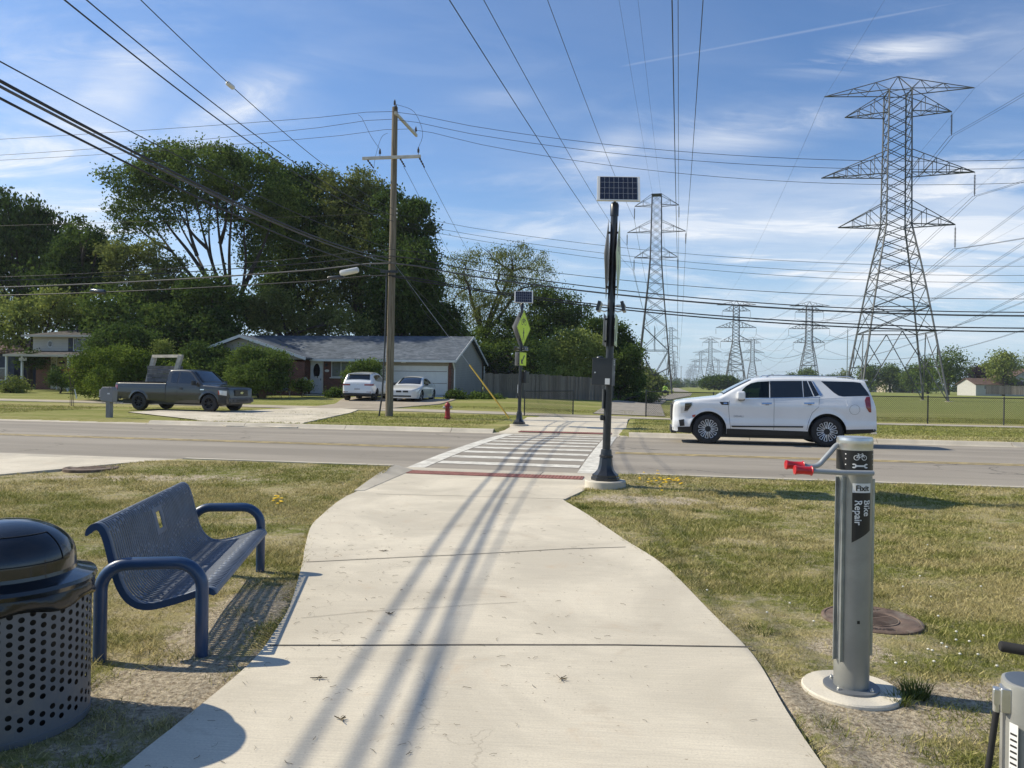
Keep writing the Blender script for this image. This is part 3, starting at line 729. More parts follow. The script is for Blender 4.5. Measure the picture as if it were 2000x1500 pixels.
PLASTB = M('black bag plastic', (0.012, 0.012, 0.013), 0.2, var=0.2, bump=0.4, bs=14)
WLAB = M('white label', (0.70, 0.70, 0.68), 0.5, var=0.04)
BLAB = M('black label', (0.012, 0.012, 0.013), 0.4, var=0.1)
# ---- bench
def bench():
    o3 = Vector((-2.34, 4.40, 0.0)); rz = R_(8.7)
    t = thing('park_bench', 'blue metal bench with slotted seat and round armrests beside the path', 'bench', o3, rz)
    def frame(y):
        mb = MB(); H = 0.545; r = 0.0365; b = 0.15; D = 0.555; pts = [(0, y, -0.03), (0, y, H - b)]
        for k in range(1, 9):
            a = math.pi / 2 * k / 8; pts.append((b - b * math.cos(a), y, H - b + b * math.sin(a)))
        for k in range(0, 9):
            a = math.pi / 2 * k / 8; pts.append((D - b + b * math.sin(a), y, H - b + b * math.cos(a)))
        pts += [(D, y, -0.03)]
        mb.tube(pts, r, 20); return mb
    for y in (0.0, 1.99):
        fr = frame(y).build('armrest_frame', BLUE, t, 50)
        e = 0.1 if y < 1 else -0.1
        for a, b in (((0.02, y, 0.47), (0.045, y + e, 0.47)), ((0.545, y, 0.325), (0.53, y + e, 0.325))):
            mb = MB(); mb.tube([a, b], 0.015, 10); mb.build('bracket', BLUE, t, 50)
    prof = smooth_path([Vector(p) for p in ((-.115, .695, 0), (-.108, .728, 0), (-.082, .757, 0), (-.045, .765, 0), (-.008, .735, 0), (.018, .67, 0), (.036, .60, 0), (.056, .52, 0), (.085, .42, 0), (.125, .345, 0), (.18, .300, 0), (.25, .290, 0), (.34, .308, 0), (.44, .337, 0), (.53, .368, 0), (.575, .375, 0), (.605, .362, 0), (.618, .335, 0))], 5)
    prof = [(p.x, p.y) for p in prof]; n = len(prof)
    d = [0]
    for a, b in zip(prof, prof[1:]): d.append(d[-1] + math.hypot(b[0] - a[0], b[1] - a[1]))
    tot = d[-1]
    def at(u):
        u = min(max(u, 0), tot); k = max(i for i in range(n) if d[i] <= u + 1e-9); k = min(k, n - 2); f = (u - d[k]) / (d[k + 1] - d[k])
        return prof[k][0] + (prof[k + 1][0] - prof[k][0]) * f, prof[k][1] + (prof[k + 1][1] - prof[k][1]) * f
    y0, y1 = 0.075, 1.915
    # slot columns: pitch 26 mm; slots run along the profile, staggered
    pitch = 0.034; nc = int((y1 - y0 - 0.06) / pitch); ysx = [y0]
    st = (y1 - y0 - nc * pitch) / 2
    for i in range(nc): ysx += [y0 + st + i * pitch + 0.0085, y0 + st + (i + 1) * pitch - 0.0085]
    ysx.append(y1)
    NU = 132; us = [tot * i / NU for i in range(NU + 1)]
    def solid(i, u):   # i slot column index
        if u < 0.035 or u > tot - 0.03: return True
        ph = [(0.0), (0.035), (0.012), (0.05)][i % 4]
        bands = (0.13, 0.42, 0.56, 0.84, 1.0)
        yc = y0 + st + (i + .5) * pitch
        # bow-shaped layout: slot length varies along the bench
        bow = 0.05 * math.cos((yc - y0) / (y1 - y0) * 4 * math.pi)
        for b in bands:
            c = b + ph * (1 if b < .6 else .5) + (bow if b < 0.6 else 0.0)
            if abs(u - c) < 0.007: return True
        if 0.90 < yc < 1.10 and 0.19 < u < 0.37: return True
        return False
    mb = MB(); ncol = len(ysx)
    for j, u in enumerate(us):
        x, z = at(u); mb.v += [(x, y, z) for y in ysx]
    win = (0.955, 1.045, 0.22, 0.335)
    for j in range(NU):
        um = (us[j] + us[j + 1]) / 2
        for i in range(ncol - 1):
            ym = (ysx[i] + ysx[i + 1]) / 2
            if win[0] < ym < win[1] and win[2] < um < win[3]: continue
            if i % 2 == 1:
                # between slot edges i and i+1 -> this strip is the slot (width pitch-17mm)
                if not solid((i - 1) // 2, um): continue
            a = j * ncol + i
            mb.f.append((a, a + 1, a + ncol + 1, a + ncol)); mb.m.append(0)
    mb.build('seat_back_sheet', BLUEP, t, 40, solid=0.006)
    for y, sg in ((y0 - .004, 1), (y1 + .004, -1)):
        mb = MB(); V = []
        off = 0.036
        for i, (x, z) in enumerate(prof):
            a = prof[max(i - 1, 0)]; b = prof[min(i + 1, n - 1)]; tx, tz = b[0] - a[0], b[1] - a[1]; l_ = math.hypot(tx, tz); nx, nz_ = tz / l_, -tx / l_
            k = off * min(1, (i + 1) / 6, (n - i) / 5)
            V += [(x, y - .003, z), (x - nx * -k * -1, y - .003, z - nz_ * -k * -1), (x, y + .003, z), (x - nx * k, y + .003, z - nz_ * k)]
        V = []
        for i, (x, z) in enumerate(prof):
            a = prof[max(i - 1, 0)]; b = prof[min(i + 1, n - 1)]; tx, tz = b[0] - a[0], b[1] - a[1]; l_ = math.hypot(tx, tz)
            # the flange hangs behind / below the sheet
            nx, nz_ = tz / l_, -tx / l_
            k = off * min(1, (i + 2) / 6, (n - i + 1) / 5)
            V += [(x, y - .003, z + .003), (x + nx * k, y - .003, z + nz_ * k), (x + nx * k, y + .003, z + nz_ * k), (x, y + .003, z + .003)]
        mb.add(V, [(4 * i + k, 4 * i + (k + 1) % 4, 4 * i + 4 + (k + 1) % 4, 4 * i + 4 + k) for i in range(n - 1) for k in range(4)] + [(0, 1, 2, 3), (4 * n - 4, 4 * n - 3, 4 * n - 2, 4 * n - 1)])
        mb.build('side_flange', BLUE, t, 40, fixn=True)
bench()
# ---- litter bin
def trash_can():
    t = thing('litter_bin', 'grey perforated metal litter bin with black domed lid and bag', 'litter bin', (-2.37, 3.60, 0.0), R_(-8))
    Rr = 0.365; H0, H1 = 0.03, 0.665
    nc = 52; rows = 14; dz = (H1 - 0.05 - H0 - 0.03) / rows; mb = MB(); K = 10
    da = 2 * math.pi / nc
    hr = 0.0128
    def pt(a, z): return (Rr * math.cos(a), Rr * math.sin(a), z)
    for c in range(nc):
        off = dz / 2 if c % 2 else 0
        zb = H0 + 0.03 + off
        a0, a1 = c * da, (c + 1) * da; am = (a0 + a1) / 2
        for r in range(rows):
            z0 = zb + r * dz; z1 = z0 + dz
            if r == 2:      # the plain band
                mb.add([pt(a0, z0), pt(am, z0), pt(a1, z0), pt(a1, z1), pt(am, z1), pt(a0, z1)], [(0, 1, 4, 5), (1, 2, 3, 4)]); continue
            zc = (z0 + z1) / 2
            oct_ = []; out = []
            for k in range(12):
                th = 2 * math.pi * k / 12 - math.pi / 4 * 3
                oct_.append(pt(am + hr * math.cos(th) / Rr, zc + hr * math.sin(th)))
                # matching point on the cell border
                cx, sx = math.cos(th), math.sin(th); q = 1 / max(abs(cx), abs(sx))
                out.append(pt(am + cx * q * da / 2, zc + sx * q * dz / 2))
            mb.add(oct_ + out, [(k, (k + 1) % 12, 12 + (k + 1) % 12, 12 + k) for k in range(12)])
            # cell corners
            for (ca, cz, k1, k2) in ((a0, z0, None, None),): pass
        # strips above and below
        mb.add([pt(a0, H0), pt(a1, H0), pt(a1, zb), pt(a0, zb)], [(0, 1, 2, 3)])
        ztop = zb + rows * dz
        mb.add([pt(a0, ztop), pt(a1, ztop), pt(a1, H1), pt(a0, H1)], [(0, 1, 2, 3)])
    mb.build('basket', GRYM, t)
    mb = MB(); mb.lathe([(Rr - 0.03, 0.05), (Rr - 0.03, 0.64)], n=40); mb.build('liner', M('liner dark', (0.008, 0.009, 0.010), 0.5), t, 50)
    mb = MB(); mb.lathe([(Rr - 0.02, 0.0), (Rr + 0.002, 0.0), (Rr + 0.004, 0.03), (Rr - 0.01, 0.034)], n=52); mb.build('base_ring', GRYM, t, 50)
    mb = MB(); n = 72; V = []; pr = [(0.0, 0.01, 0.655), (0.006, 0.012, 0.64), (0.012, 0.008, 0.615), (0.010, 0.004, 0.59), (0.004, 0.0, 0.575)]
    rg = random.Random(3)
    for (w_, _, z) in pr:
        for j in range(n):
            a = 2 * math.pi * j / n; w = w_ * (1 + 0.6 * math.sin(a * 9 + z * 60) + 0.4 * math.sin(a * 23 + z * 90))
            V.append(((Rr + 0.003 + w) * math.cos(a), (Rr + 0.003 + w) * math.sin(a), z + (0.012 * math.sin(a * 7) if z < .6 else 0)))
    mb.add(V, [(i * n + j, i * n + (j + 1) % n, (i + 1) * n + (j + 1) % n, (i + 1) * n + j) for i in range(4) for j in range(n)])
    mb.build('bin_bag', PLASTB, t, 60, solid=0.002)
    mb = MB(); mb.lathe([(Rr - 0.01, 0.640), (Rr + 0.016, 0.645), (Rr + 0.024, 0.665), (Rr + 0.018, 0.682), (Rr - 0.02, 0.692), (0.318, 0.700), (0.302, 0.704), (0.299, 0.72)], n=64)
    dome = [(0.299, 0.72), (0.297, 0.76)]
    for k in range(1, 14):
        a = math.pi / 2 * k / 13; dome.append((0.297 * math.cos(a) ** 0.92 if k < 13 else 0.0, 0.76 + 0.185 * math.sin(a)))
    mb.lathe(dome, n=64); lid = mb.build('domed_lid', BLK, t, 40)
    # push flap outline on the dome
    mb = MB()
    def dp(a, e):
        ee = max(e, 0); r = 0.2985 * math.cos(R_(ee)) ** 0.92; z = 0.76 + 0.1865 * math.sin(R_(ee)); return (r * math.cos(R_(a)), r * math.sin(R_(a)), z if e >= 0 else 0.76 + e * 0.002)
    path = [dp(a, 4) for a in range(-58, 3, 4)] + [dp(2, e) for e in range(8, 46, 5)] + [dp(a, 46) for a in range(2, -59, -4)] + [dp(-58, e) for e in range(44, 4, -5)]
    mb.tube(path, 0.0022, 5, closed=True); mb.build('flap_seam', M('seam black', (0.002, 0.002, 0.002), 0.6, var=0), lid)
trash_can()
# ---- bicycle repair stand
def repair_stand():
    X0, Y0 = 1.835, 4.10
    t = thing('repair_stand', 'silver grey bicycle repair post with red tipped hanger arms', 'repair stand', (X0, Y0, -0.022), R_(0))
    r = 0.0885
    # local +x right, -y to camera. facing angle
    mb = MB(); mb.lathe([(r, 0.055), (r, 1.335)], n=48); post = mb.build('post', STEELP, t, 40)
    mb = MB(); mb.lathe([(0.0, 0.046), (0.14, 0.046), (0.14, 0.056), (0.088, 0.057)], n=48); fl = mb.build('base_flange', M('grey flange', (0.16, 0.17, 0.18), 0.5, metal=.2), t, 40)
    for k in range(4):
        mb = MB(); a = R_(35 + 90 * k); mb.lathe([(0.010, 0.056), (0.010, 0.066), (0.004, 0.067), (0.004, 0.075)], (0.117 * math.cos(a), 0.117 * math.sin(a), 0), 6); mb.build('bolt', ALU, fl)
    mb = MB(); mb.lathe([(r + .002, 1.215), (r + .002, 1.318), (r - .001, 1.319)], n=48); band = mb.build('black_band', BLAB, t, 40)
    mb = MB(); mb.lathe([(r + .001, 1.320), (r + .0015, 1.352), (r + .003, 1.356), (r + .0015, 1.362), (r + .003, 1.368), (r + .0015, 1.374), (r, 1.385), (r - .004, 1.388), (0, 1.388)], n=48); cap = mb.build('top_cap', ALU, t, 35)
    def cyl(a, b, rr): return lambda u, v: (rr * math.sin(u / r + a), -rr * math.cos(u / r + a), v + b)
    fa = R_(-2)
    mb = MB(); put_icon(mb, [[(p[0] * 0.034, p[1] * 0.034 + .004) for p in poly] for poly in ic_bike(0.10)], cyl(R_(-6), 1.279, r + .0035))
    mb.build('bicycle_pictogram', WLAB, band); mb = MB(); put_icon(mb, [[(p[0] * 0.042, p[1] * 0.042) for p in poly] for poly in ic_wrench()], cyl(R_(-6), 1.240, r + .0035))
    mb.build('wrench_pictogram', WLAB, band)
    for a in (-52, 46, 62):
        for z in (1.30, 1.275, 1.245):
            mb = MB(); put_icon(mb, [[(p[0], p[1]) for p in poly] for poly in ic_disc(0, 0, 0.0035, 8)], cyl(R_(a), z, r + .0035)); mb.build('dot', WLAB, band)
    # label: white head, black body with slanted foot
    def lab(poly, rr, sub=10):
        mb2 = MB()
        (x0, x1, z0, z1a, z1b) = poly
        V = []
        for i in range(sub + 1):
            f = i / sub; x = x0 + (x1 - x0) * f; V += [cyl(R_(3), 0, rr)(x, z0), cyl(R_(3), 0, rr)(x, z1a + (z1b - z1a) * f)]
        mb2.add(V, [(2 * i, 2 * i + 1, 2 * i + 3, 2 * i + 2) for i in range(sub)]); return mb2
    w = 0.050
    lb = lab((-w, w, 1.098, 0.835, 0.900), r + .002).build('black_label', BLAB, post)
    lh = lab((-w, w, 1.148, 1.099, 1.099), r + .002).build('white_label', WLAB, post)
    mb = MB(); put_icon(mb, text_polys('Fixit', 0.040, 0.0012), cyl(R_(3), 1.122, r + .0032)); mb.build('lettering', BLAB, lh)
    mb = MB()
    for txt, dx in (('Bike', 0.023), ('Repair', -0.022)):
        tp = text_polys(txt, 0.050, 0.0008); ym = max(p[0] for q in tp for p in q)
        mb = MB(); put_icon(mb, [[(p[1] + dx, -(p[0] + ym)) for p in q] for q in tp], cyl(R_(3), 1.062, r + .0032)); mb.build('lettering', WLAB, lb)
    # channels hiding the tool cables
    def chan(a, z0, z1, name, mat, w=0.034, d=0.03):
        mb = MB(); ca, sa = math.sin(R_(a)), -math.cos(R_(a)); tx, ty = -sa, ca
        T = lambda u, v, z: (ca * (r + v) + tx * u, sa * (r + v) + ty * u, z)
        for (u0, u1, v0, v1) in ((-w / 2, w / 2, -.004, .002), (-w / 2, -w / 2 + .004, 0, d), (w / 2 - .004, w / 2, 0, d)):
            vs = [T(u, v, z) for u in (u0, u1) for v in (v0, v1) for z in (z0, z1)]
            mb.add(vs, [(0, 1, 3, 2), (4, 6, 7, 5), (0, 4, 5, 1), (2, 3, 7, 6), (0, 2, 6, 4), (1, 5, 7, 3)])
        return mb.build(name, mat, t)
    chan(-66, 0.20, 1.175, 'cable_channel', GALV, 0.05, 0.022); chan(96, 0.22, 1.165, 'cable_channel', GALV, 0.05, 0.014)
    mb = MB(); mb.tube([(-0.088, -.052, 1.17), (-0.094, -.054, 0.9), (-0.101, -.053, 0.55), (-0.095, -.05, 0.36)], 0.003, 6); mb.build('tool_cable', GALV, t)
    mb = MB(); put_icon(mb, ic_disc(0, 0, 0.007), cyl(R_(-4), 0.42, r + .001)); put_icon(mb, [[(-.007, -.01), (.007, -.01), (.007, .006), (-.007, .006)]], cyl(R_(-4), .42, r + .0012)); mb.build('slot', BLAB, post)
    t.scale = (1, 1, 0.995)
    for k, (pts, gp) in enumerate(((
            [(0.052, -0.105, 1.206), (-0.12, -0.105, 1.206), (-0.29, -0.105, 1.213)], [(-0.268, -0.105, 1.2125), (-0.362, -0.105, 1.217)]),
            ([(-0.06, 0.02, 1.352), (-0.10, 0.0, 1.338), (-0.135, -0.015, 1.305), (-0.175, -0.025, 1.265), (-0.20, -0.03, 1.240), (-0.235, -0.032, 1.228), (-0.30, -0.032, 1.232)], [(-0.285, -0.032, 1.2305), (-0.382, -0.032, 1.236)]))):
        mb = MB(); mb.tube(smooth_path(pts, 5) if len(pts) > 3 else pts, 0.0135, 14); arm = mb.build('hanger_arm', M('arm grey', (0.30, 0.32, 0.335), 0.45, metal=.2, var=.08), t, 50)
        a, b = Vector(gp[0]), Vector(gp[1]); d = (b - a)
        mb = MB(); mb.tube([a, a + d * .04, a + d * .08, a + d * .5, a + d * .82, a + d * .9, a + d * .97, b], [0.024, 0.027, 0.022, 0.0205, 0.022, 0.0255, 0.024, 0.014], 18); mb.build('grip', REDG, arm, 50)
    pad = MB(); pad.lathe([(0.25, -0.04), (0.25, 0.014), (0.243, 0.022), (0, 0.023)], n=40, c=(X0, Y0, 0)); o = pad.build('concrete_pad', concrete('pad concrete', (0.62, 0.57, 0.47), False), smooth=40)
    tag(o, 'round concrete footing disc under the silver bicycle repair post', 'footing')
repair_stand()
# ---- air pump at the right edge
def pump():
    t = thing('air_pump', 'grey public bicycle air pump with black handle grip at the right edge', 'air pump', (1.70, 2.36, 0), R_(-24))
    mb = MB()
    def ov(x, z, a=0.115, b=0.075): return x
    prof = []
    n = 40
    def ring(z, k=1.0):
        out = []
        for j in range(n):
            a = 2 * math.pi * j / n; c, s_ = math.cos(a), math.sin(a)
            out.append(((abs(c) ** 0.75) * math.copysign(1, c) * 0.155 * k, (abs(s_) ** 0.75) * math.copysign(1, s_) * 0.095 * k, z))
        return out
    zs = [(0.0, 1.0), (0.70, 1.0), (0.712, 0.985), (0.715, 0.95)]
    V = []
    for z, k in zs: V += ring(z, k)
    F = [(i * n + j, i * n + (j + 1) % n, (i + 1) * n + (j + 1) % n, (i + 1) * n + j) for i in range(3) for j in range(n)] + [tuple(range(3 * n, 4 * n))]
    mb.add(V, F); body = mb.build('body', M('pump silver', (0.32, 0.32, 0.30), 0.42, metal=0.35, var=0.1, dirt=(0.24, .235, .22), ds=5), t, 35)
    mb = MB(); mb.add([(p[0], p[1], 0.7155) for p in ring(0, 0.93)], [tuple(range(n))]); mb.build('top_plate', M('pump top', (0.12, 0.14, 0.165), 0.4, metal=.4, dirt=(.2, .2, .2), ds=12), t)
    mb = MB(); mb.box((-0.150, -0.035, 0.66), (0.028, 0.05, 0.075)); mb.box((-0.172, -0.035, 0.665), (0.022, 0.028, 0.05)); mb.tube([(-0.172, -0.035, 0.645), (-0.172, -0.035, 0.615)], 0.011, 10); mb.build('hose_clip', ALU, t, 40, bev=.003)
    mb = MB(); mb.tube(smooth_path([(-0.172, -0.035, 0.62), (-0.185, -0.038, 0.5), (-0.205, -0.04, 0.32), (-0.215, -0.03, 0.15), (-0.19, -0.01, 0.03), (-0.13, 0.0, 0.03)], 6), 0.0095, 12); mb.build('hose', M('rubber hose', (0.012, 0.012, 0.013), 0.6), t, 50)
    mb = MB(); mb.lathe([(0.0, -0.0925), (0.020, -0.0925), (0.023, -0.094), (0.023, -0.099), (0.020, -0.101), (0, -0.1005)], (-0.045, 0, 0.655), 28, 'Y'); g = mb.build('gauge', ALU, t, 40)
    mb = MB(); mb.lathe([(0.0, -0.1015), (0.0185, -0.1015), (0.0185, -0.1022), (0, -0.1022)], (-0.045, 0, 0.655), 24, 'Y'); dl_ = mb.build('dial', M('dial', (0.30, 0.31, 0.30), 0.35), g)
    mb = MB(); mb.box((-0.045, -0.1030, 0.657), (0.002, 0.001, 0.022), ry=.7); mb.build('needle', BLAB, g)
    # perforated front panel
    mb = MB(); mb.prism([(-0.02, 0.02), (0.12, 0.02), (0.12, 0.645), (0.02, 0.645), (-0.02, 0.610)], lambda a, b: (a, -0.0935, b), lambda a, b: (a, -0.0985, b)); pn = mb.build('mesh_panel', M('panel', (0.27, 0.265, 0.235), 0.5, metal=.3), t)
    mb = MB()
    for i in range(7):
        for j in range(26):
            x = -0.008 + i * 0.018; z = 0.05 + j * 0.0225 + (0.011 if i % 2 else 0)
            if z > 0.60 + x * .6: continue
            put_icon(mb, ic_disc(x, z, 0.0042, 8), lambda a, b: (a, -0.0990, b))
    mb.build('hole', BLAB, pn)
    mb = MB(); put_icon(mb, [[(-.012, .40), (.012, .40), (.012, .60), (-.012, .60)]], lambda a, b: (-0.132 + a * .8, -0.074 - a * .9, b)); lb = mb.build('label', WLAB, t)
    mb = MB()
    for k in range(9): put_icon(mb, [[(-.009, .42 + k * .018), (.009, .42 + k * .018), (.009, .426 + k * .018), (-.009, .426 + k * .018)]], lambda a, b: (-0.132 + a * .8 - .0006, -0.074 - a * .9 - .0008, b))
    mb.build('print', BLAB, lb)
    mb = MB(); mb.tube([(0.02, 0, 0.715), (0.02, 0, 0.80), (0.02, 0, 0.805)], 0.008, 10); mb.tube([(-0.09, -0.015, 0.812), (0.17, 0.025, 0.79)], 0.0075, 10); mb.build('handle_bar', ALU, t, 50)
    mb = MB(); mb.tube([(-0.165, -0.027, 0.818), (-0.16, -0.026, 0.818), (-0.05, -.009, 0.808), (-0.045, -.008, .808), (-0.035, -.006, .807)], [0.013, 0.0165, 0.0165, 0.020, 0.019], 16); mb.build('handle_grip', M('foam grip', (0.014, 0.014, 0.015), 0.8), t, 50)
pump()
# ---- manhole covers
def manhole(loc, rout, rot, label, rough=False):
    t = thing('manhole_cover', label, 'manhole cover', loc, rot)
    mb = MB(); mb.lathe([(rout, -0.03), (rout, 0.026), (rout - .012, 0.032), (rout * .93, 0.032), (rout * .92, 0.024)], n=56); fr = mb.build('outer_ring', RUST, t, 35)
    mb = MB(); mb.lathe([(rout * .915, 0.0), (rout * .915, 0.028), (rout * .57, 0.028), (rout * .56, 0.020), (rout * .545, 0.020), (rout * .535, 0.030), (0, 0.030)], n=56); lid = mb.build('lid', RUST, t, 35)
    mb = MB(); w = rout * 0.5
    k = -w
    while k < w:
        L = math.sqrt(max(0, (rout * .50) ** 2 - k * k))
        if L > .02 and abs(k) > 0.012 * (1 if abs(k) < .02 else 0): mb.box((0, k, 0.0315), (2 * L, 0.006, 0.003))
        k += 0.0135
    mb.build('rib', RUST, lid)
    mb = MB()
    for txt, a0 in (('SANITARY', 60), ('SEWER', 240)):
        tp = text_polys(txt, 0.07 * rout / .45, 0.0015)
        rr = rout * .75
        for q in tp: 
            pts = []
            for (x, y) in q:
                a = R_(a0) - x / rr; R2 = rr + y; pts.append((R2 * math.cos(a), R2 * math.sin(a), 0.0300))
            mb.add(pts, [tuple(range(len(pts)))])
        mb.build('lettering', DKRUST, lid); mb = MB()
    return t
g = G(1702, 1214); manhole((g.x, g.y, -0.005), 0.325, R_(20), 'rusty round cast iron manhole cover behind the silver repair post')
g = G(178, 916); manhole((g.x, g.y, 0.035), 0.43, R_(-30), 'orange rusty manhole cover in the grass at the far left kerb')
# ---- dandelions
def dandelions():
    rng = random.Random(9); YF = M('dandelion yellow', (0.80, 0.52, 0.01), 0.7, var=.1); WF = M('clover white', (0.62, 0.6, 0.52), 0.8, var=.1); ST = M('flower stem', (0.10, 0.14, 0.04), 0.8)
    spots = [((rng.gauss(1300, 22), rng.gauss(941, 7)), 'y') for _ in range(46)] + [((rng.gauss(540, 7), rng.gauss(982, 4)), 'y') for _ in range(12)] + [((rng.gauss(1255, 30), rng.gauss(948, 5)), 'y') for _ in range(8)]
    spots += [((rng.gauss(1860, 75), rng.gauss(1290, 40)), 'w') for _ in range(16)] + [((rng.uniform(1350, 1990), rng.uniform(1050, 1250)), 'w') for _ in range(14)]
    for (px, py), k in spots:
        if px > 1400 and k == 'y': continue
        g_ = G(px, py)
        if on_ramp(g_.x, g_.y, .05): continue
        h = rng.uniform(0.03, 0.07); d = Vector((rng.uniform(-.01, .01), rng.uniform(-.01, .01), h))
        r = 0.023 if k == 'y' else 0.009
        mb = MB(); n = 9; c = g_ + d
        mb.lathe([(0.002, -0.004), (r * .7, -0.001), (r, 0.004), (r * .6, 0.008), (0, 0.009)], c, n); mb.mat(1).tube([g_, g_ + d * .5 + Vector((.002, 0, 0)), c], 0.0012, 4, False)
        o = mb.build('dandelion' if k == 'y' else 'clover_flower', [YF if k == 'y' else WF, ST])
        if k == 'w': tag(o, 'tiny white clover flower in the grass right of the path', 'flower', 'white clover flowers in the right lawn')
        elif px > 900: tag(o, 'yellow dandelion flower in the grass beside the near sign post', 'flower', 'yellow dandelions near the black sign post')
        else: tag(o, 'yellow dandelion flower in the lawn behind the blue bench', 'flower', 'yellow dandelions behind the bench')
dandelions()
# ---- leafy weed tufts
def tuft(loc, r, h, n, seed, label, name='grass_tuft', group=None):
    rg = np.random.default_rng(seed); a = rg.uniform(0, 6.283, n); rr = r * np.sqrt(rg.uniform(0, 1, n)); b = np.stack([loc[0] + rr * np.cos(a), loc[1] + rr * np.sin(a), np.full(n, loc[2] - .003)], 1)
    a2 = a + rg.uniform(-.9, .9, n); hh = h * rg.uniform(.4, 1.1, n); ln = rg.uniform(.3, 1.1, n)
    tip = b + np.stack([np.cos(a2) * hh * ln, np.sin(a2) * hh * ln, hh * (1 - ln * .3)], 1); ww = 0.002 * rg.uniform(.7, 1.6, n)
    d = np.stack([-np.sin(a2), np.cos(a2), 0 * a], 1) * ww[:, None]
    mid = (b + tip) / 2 + np.array([0, 0, 1]) * (hh * .18)[:, None]
    A = np.concatenate([np.stack([b - d, b + d, mid + d * .8, mid - d * .8], 1), np.stack([mid - d * .8, mid + d * .8, tip + d * .1, tip - d * .1], 1)])
    o = quads_mesh(name, A.reshape(-1, 3), len(A), TUFT); tag(o, label, 'grass tuft', group); return o
TUFT = leaf_mat('tuft green', (0.06, 0.085, 0.02), (0.19, 0.21, 0.07), .3)
tuft((2.15, 4.05, 0), .07, .10, 260, 1, 'green grass tuft growing at the right edge of the repair post footing')
tuft((2.02, 3.95, 0), .05, .07, 120, 2, 'small grass tuft leaning over the front edge of the repair post footing')
for i, (px, py, l) in enumerate(((1455, 1235, 'weed tuft at the bend of the right path edge'), (1340, 1000, 'dark green weed clump in the dry lawn beyond the sign post footing'), (1120, 992, 'green weed clump at the right corner of the path'))):
    g = G(px, py); tuft((g.x + .1, g.y, 0), .10, .06, 160, 10 + i, l)
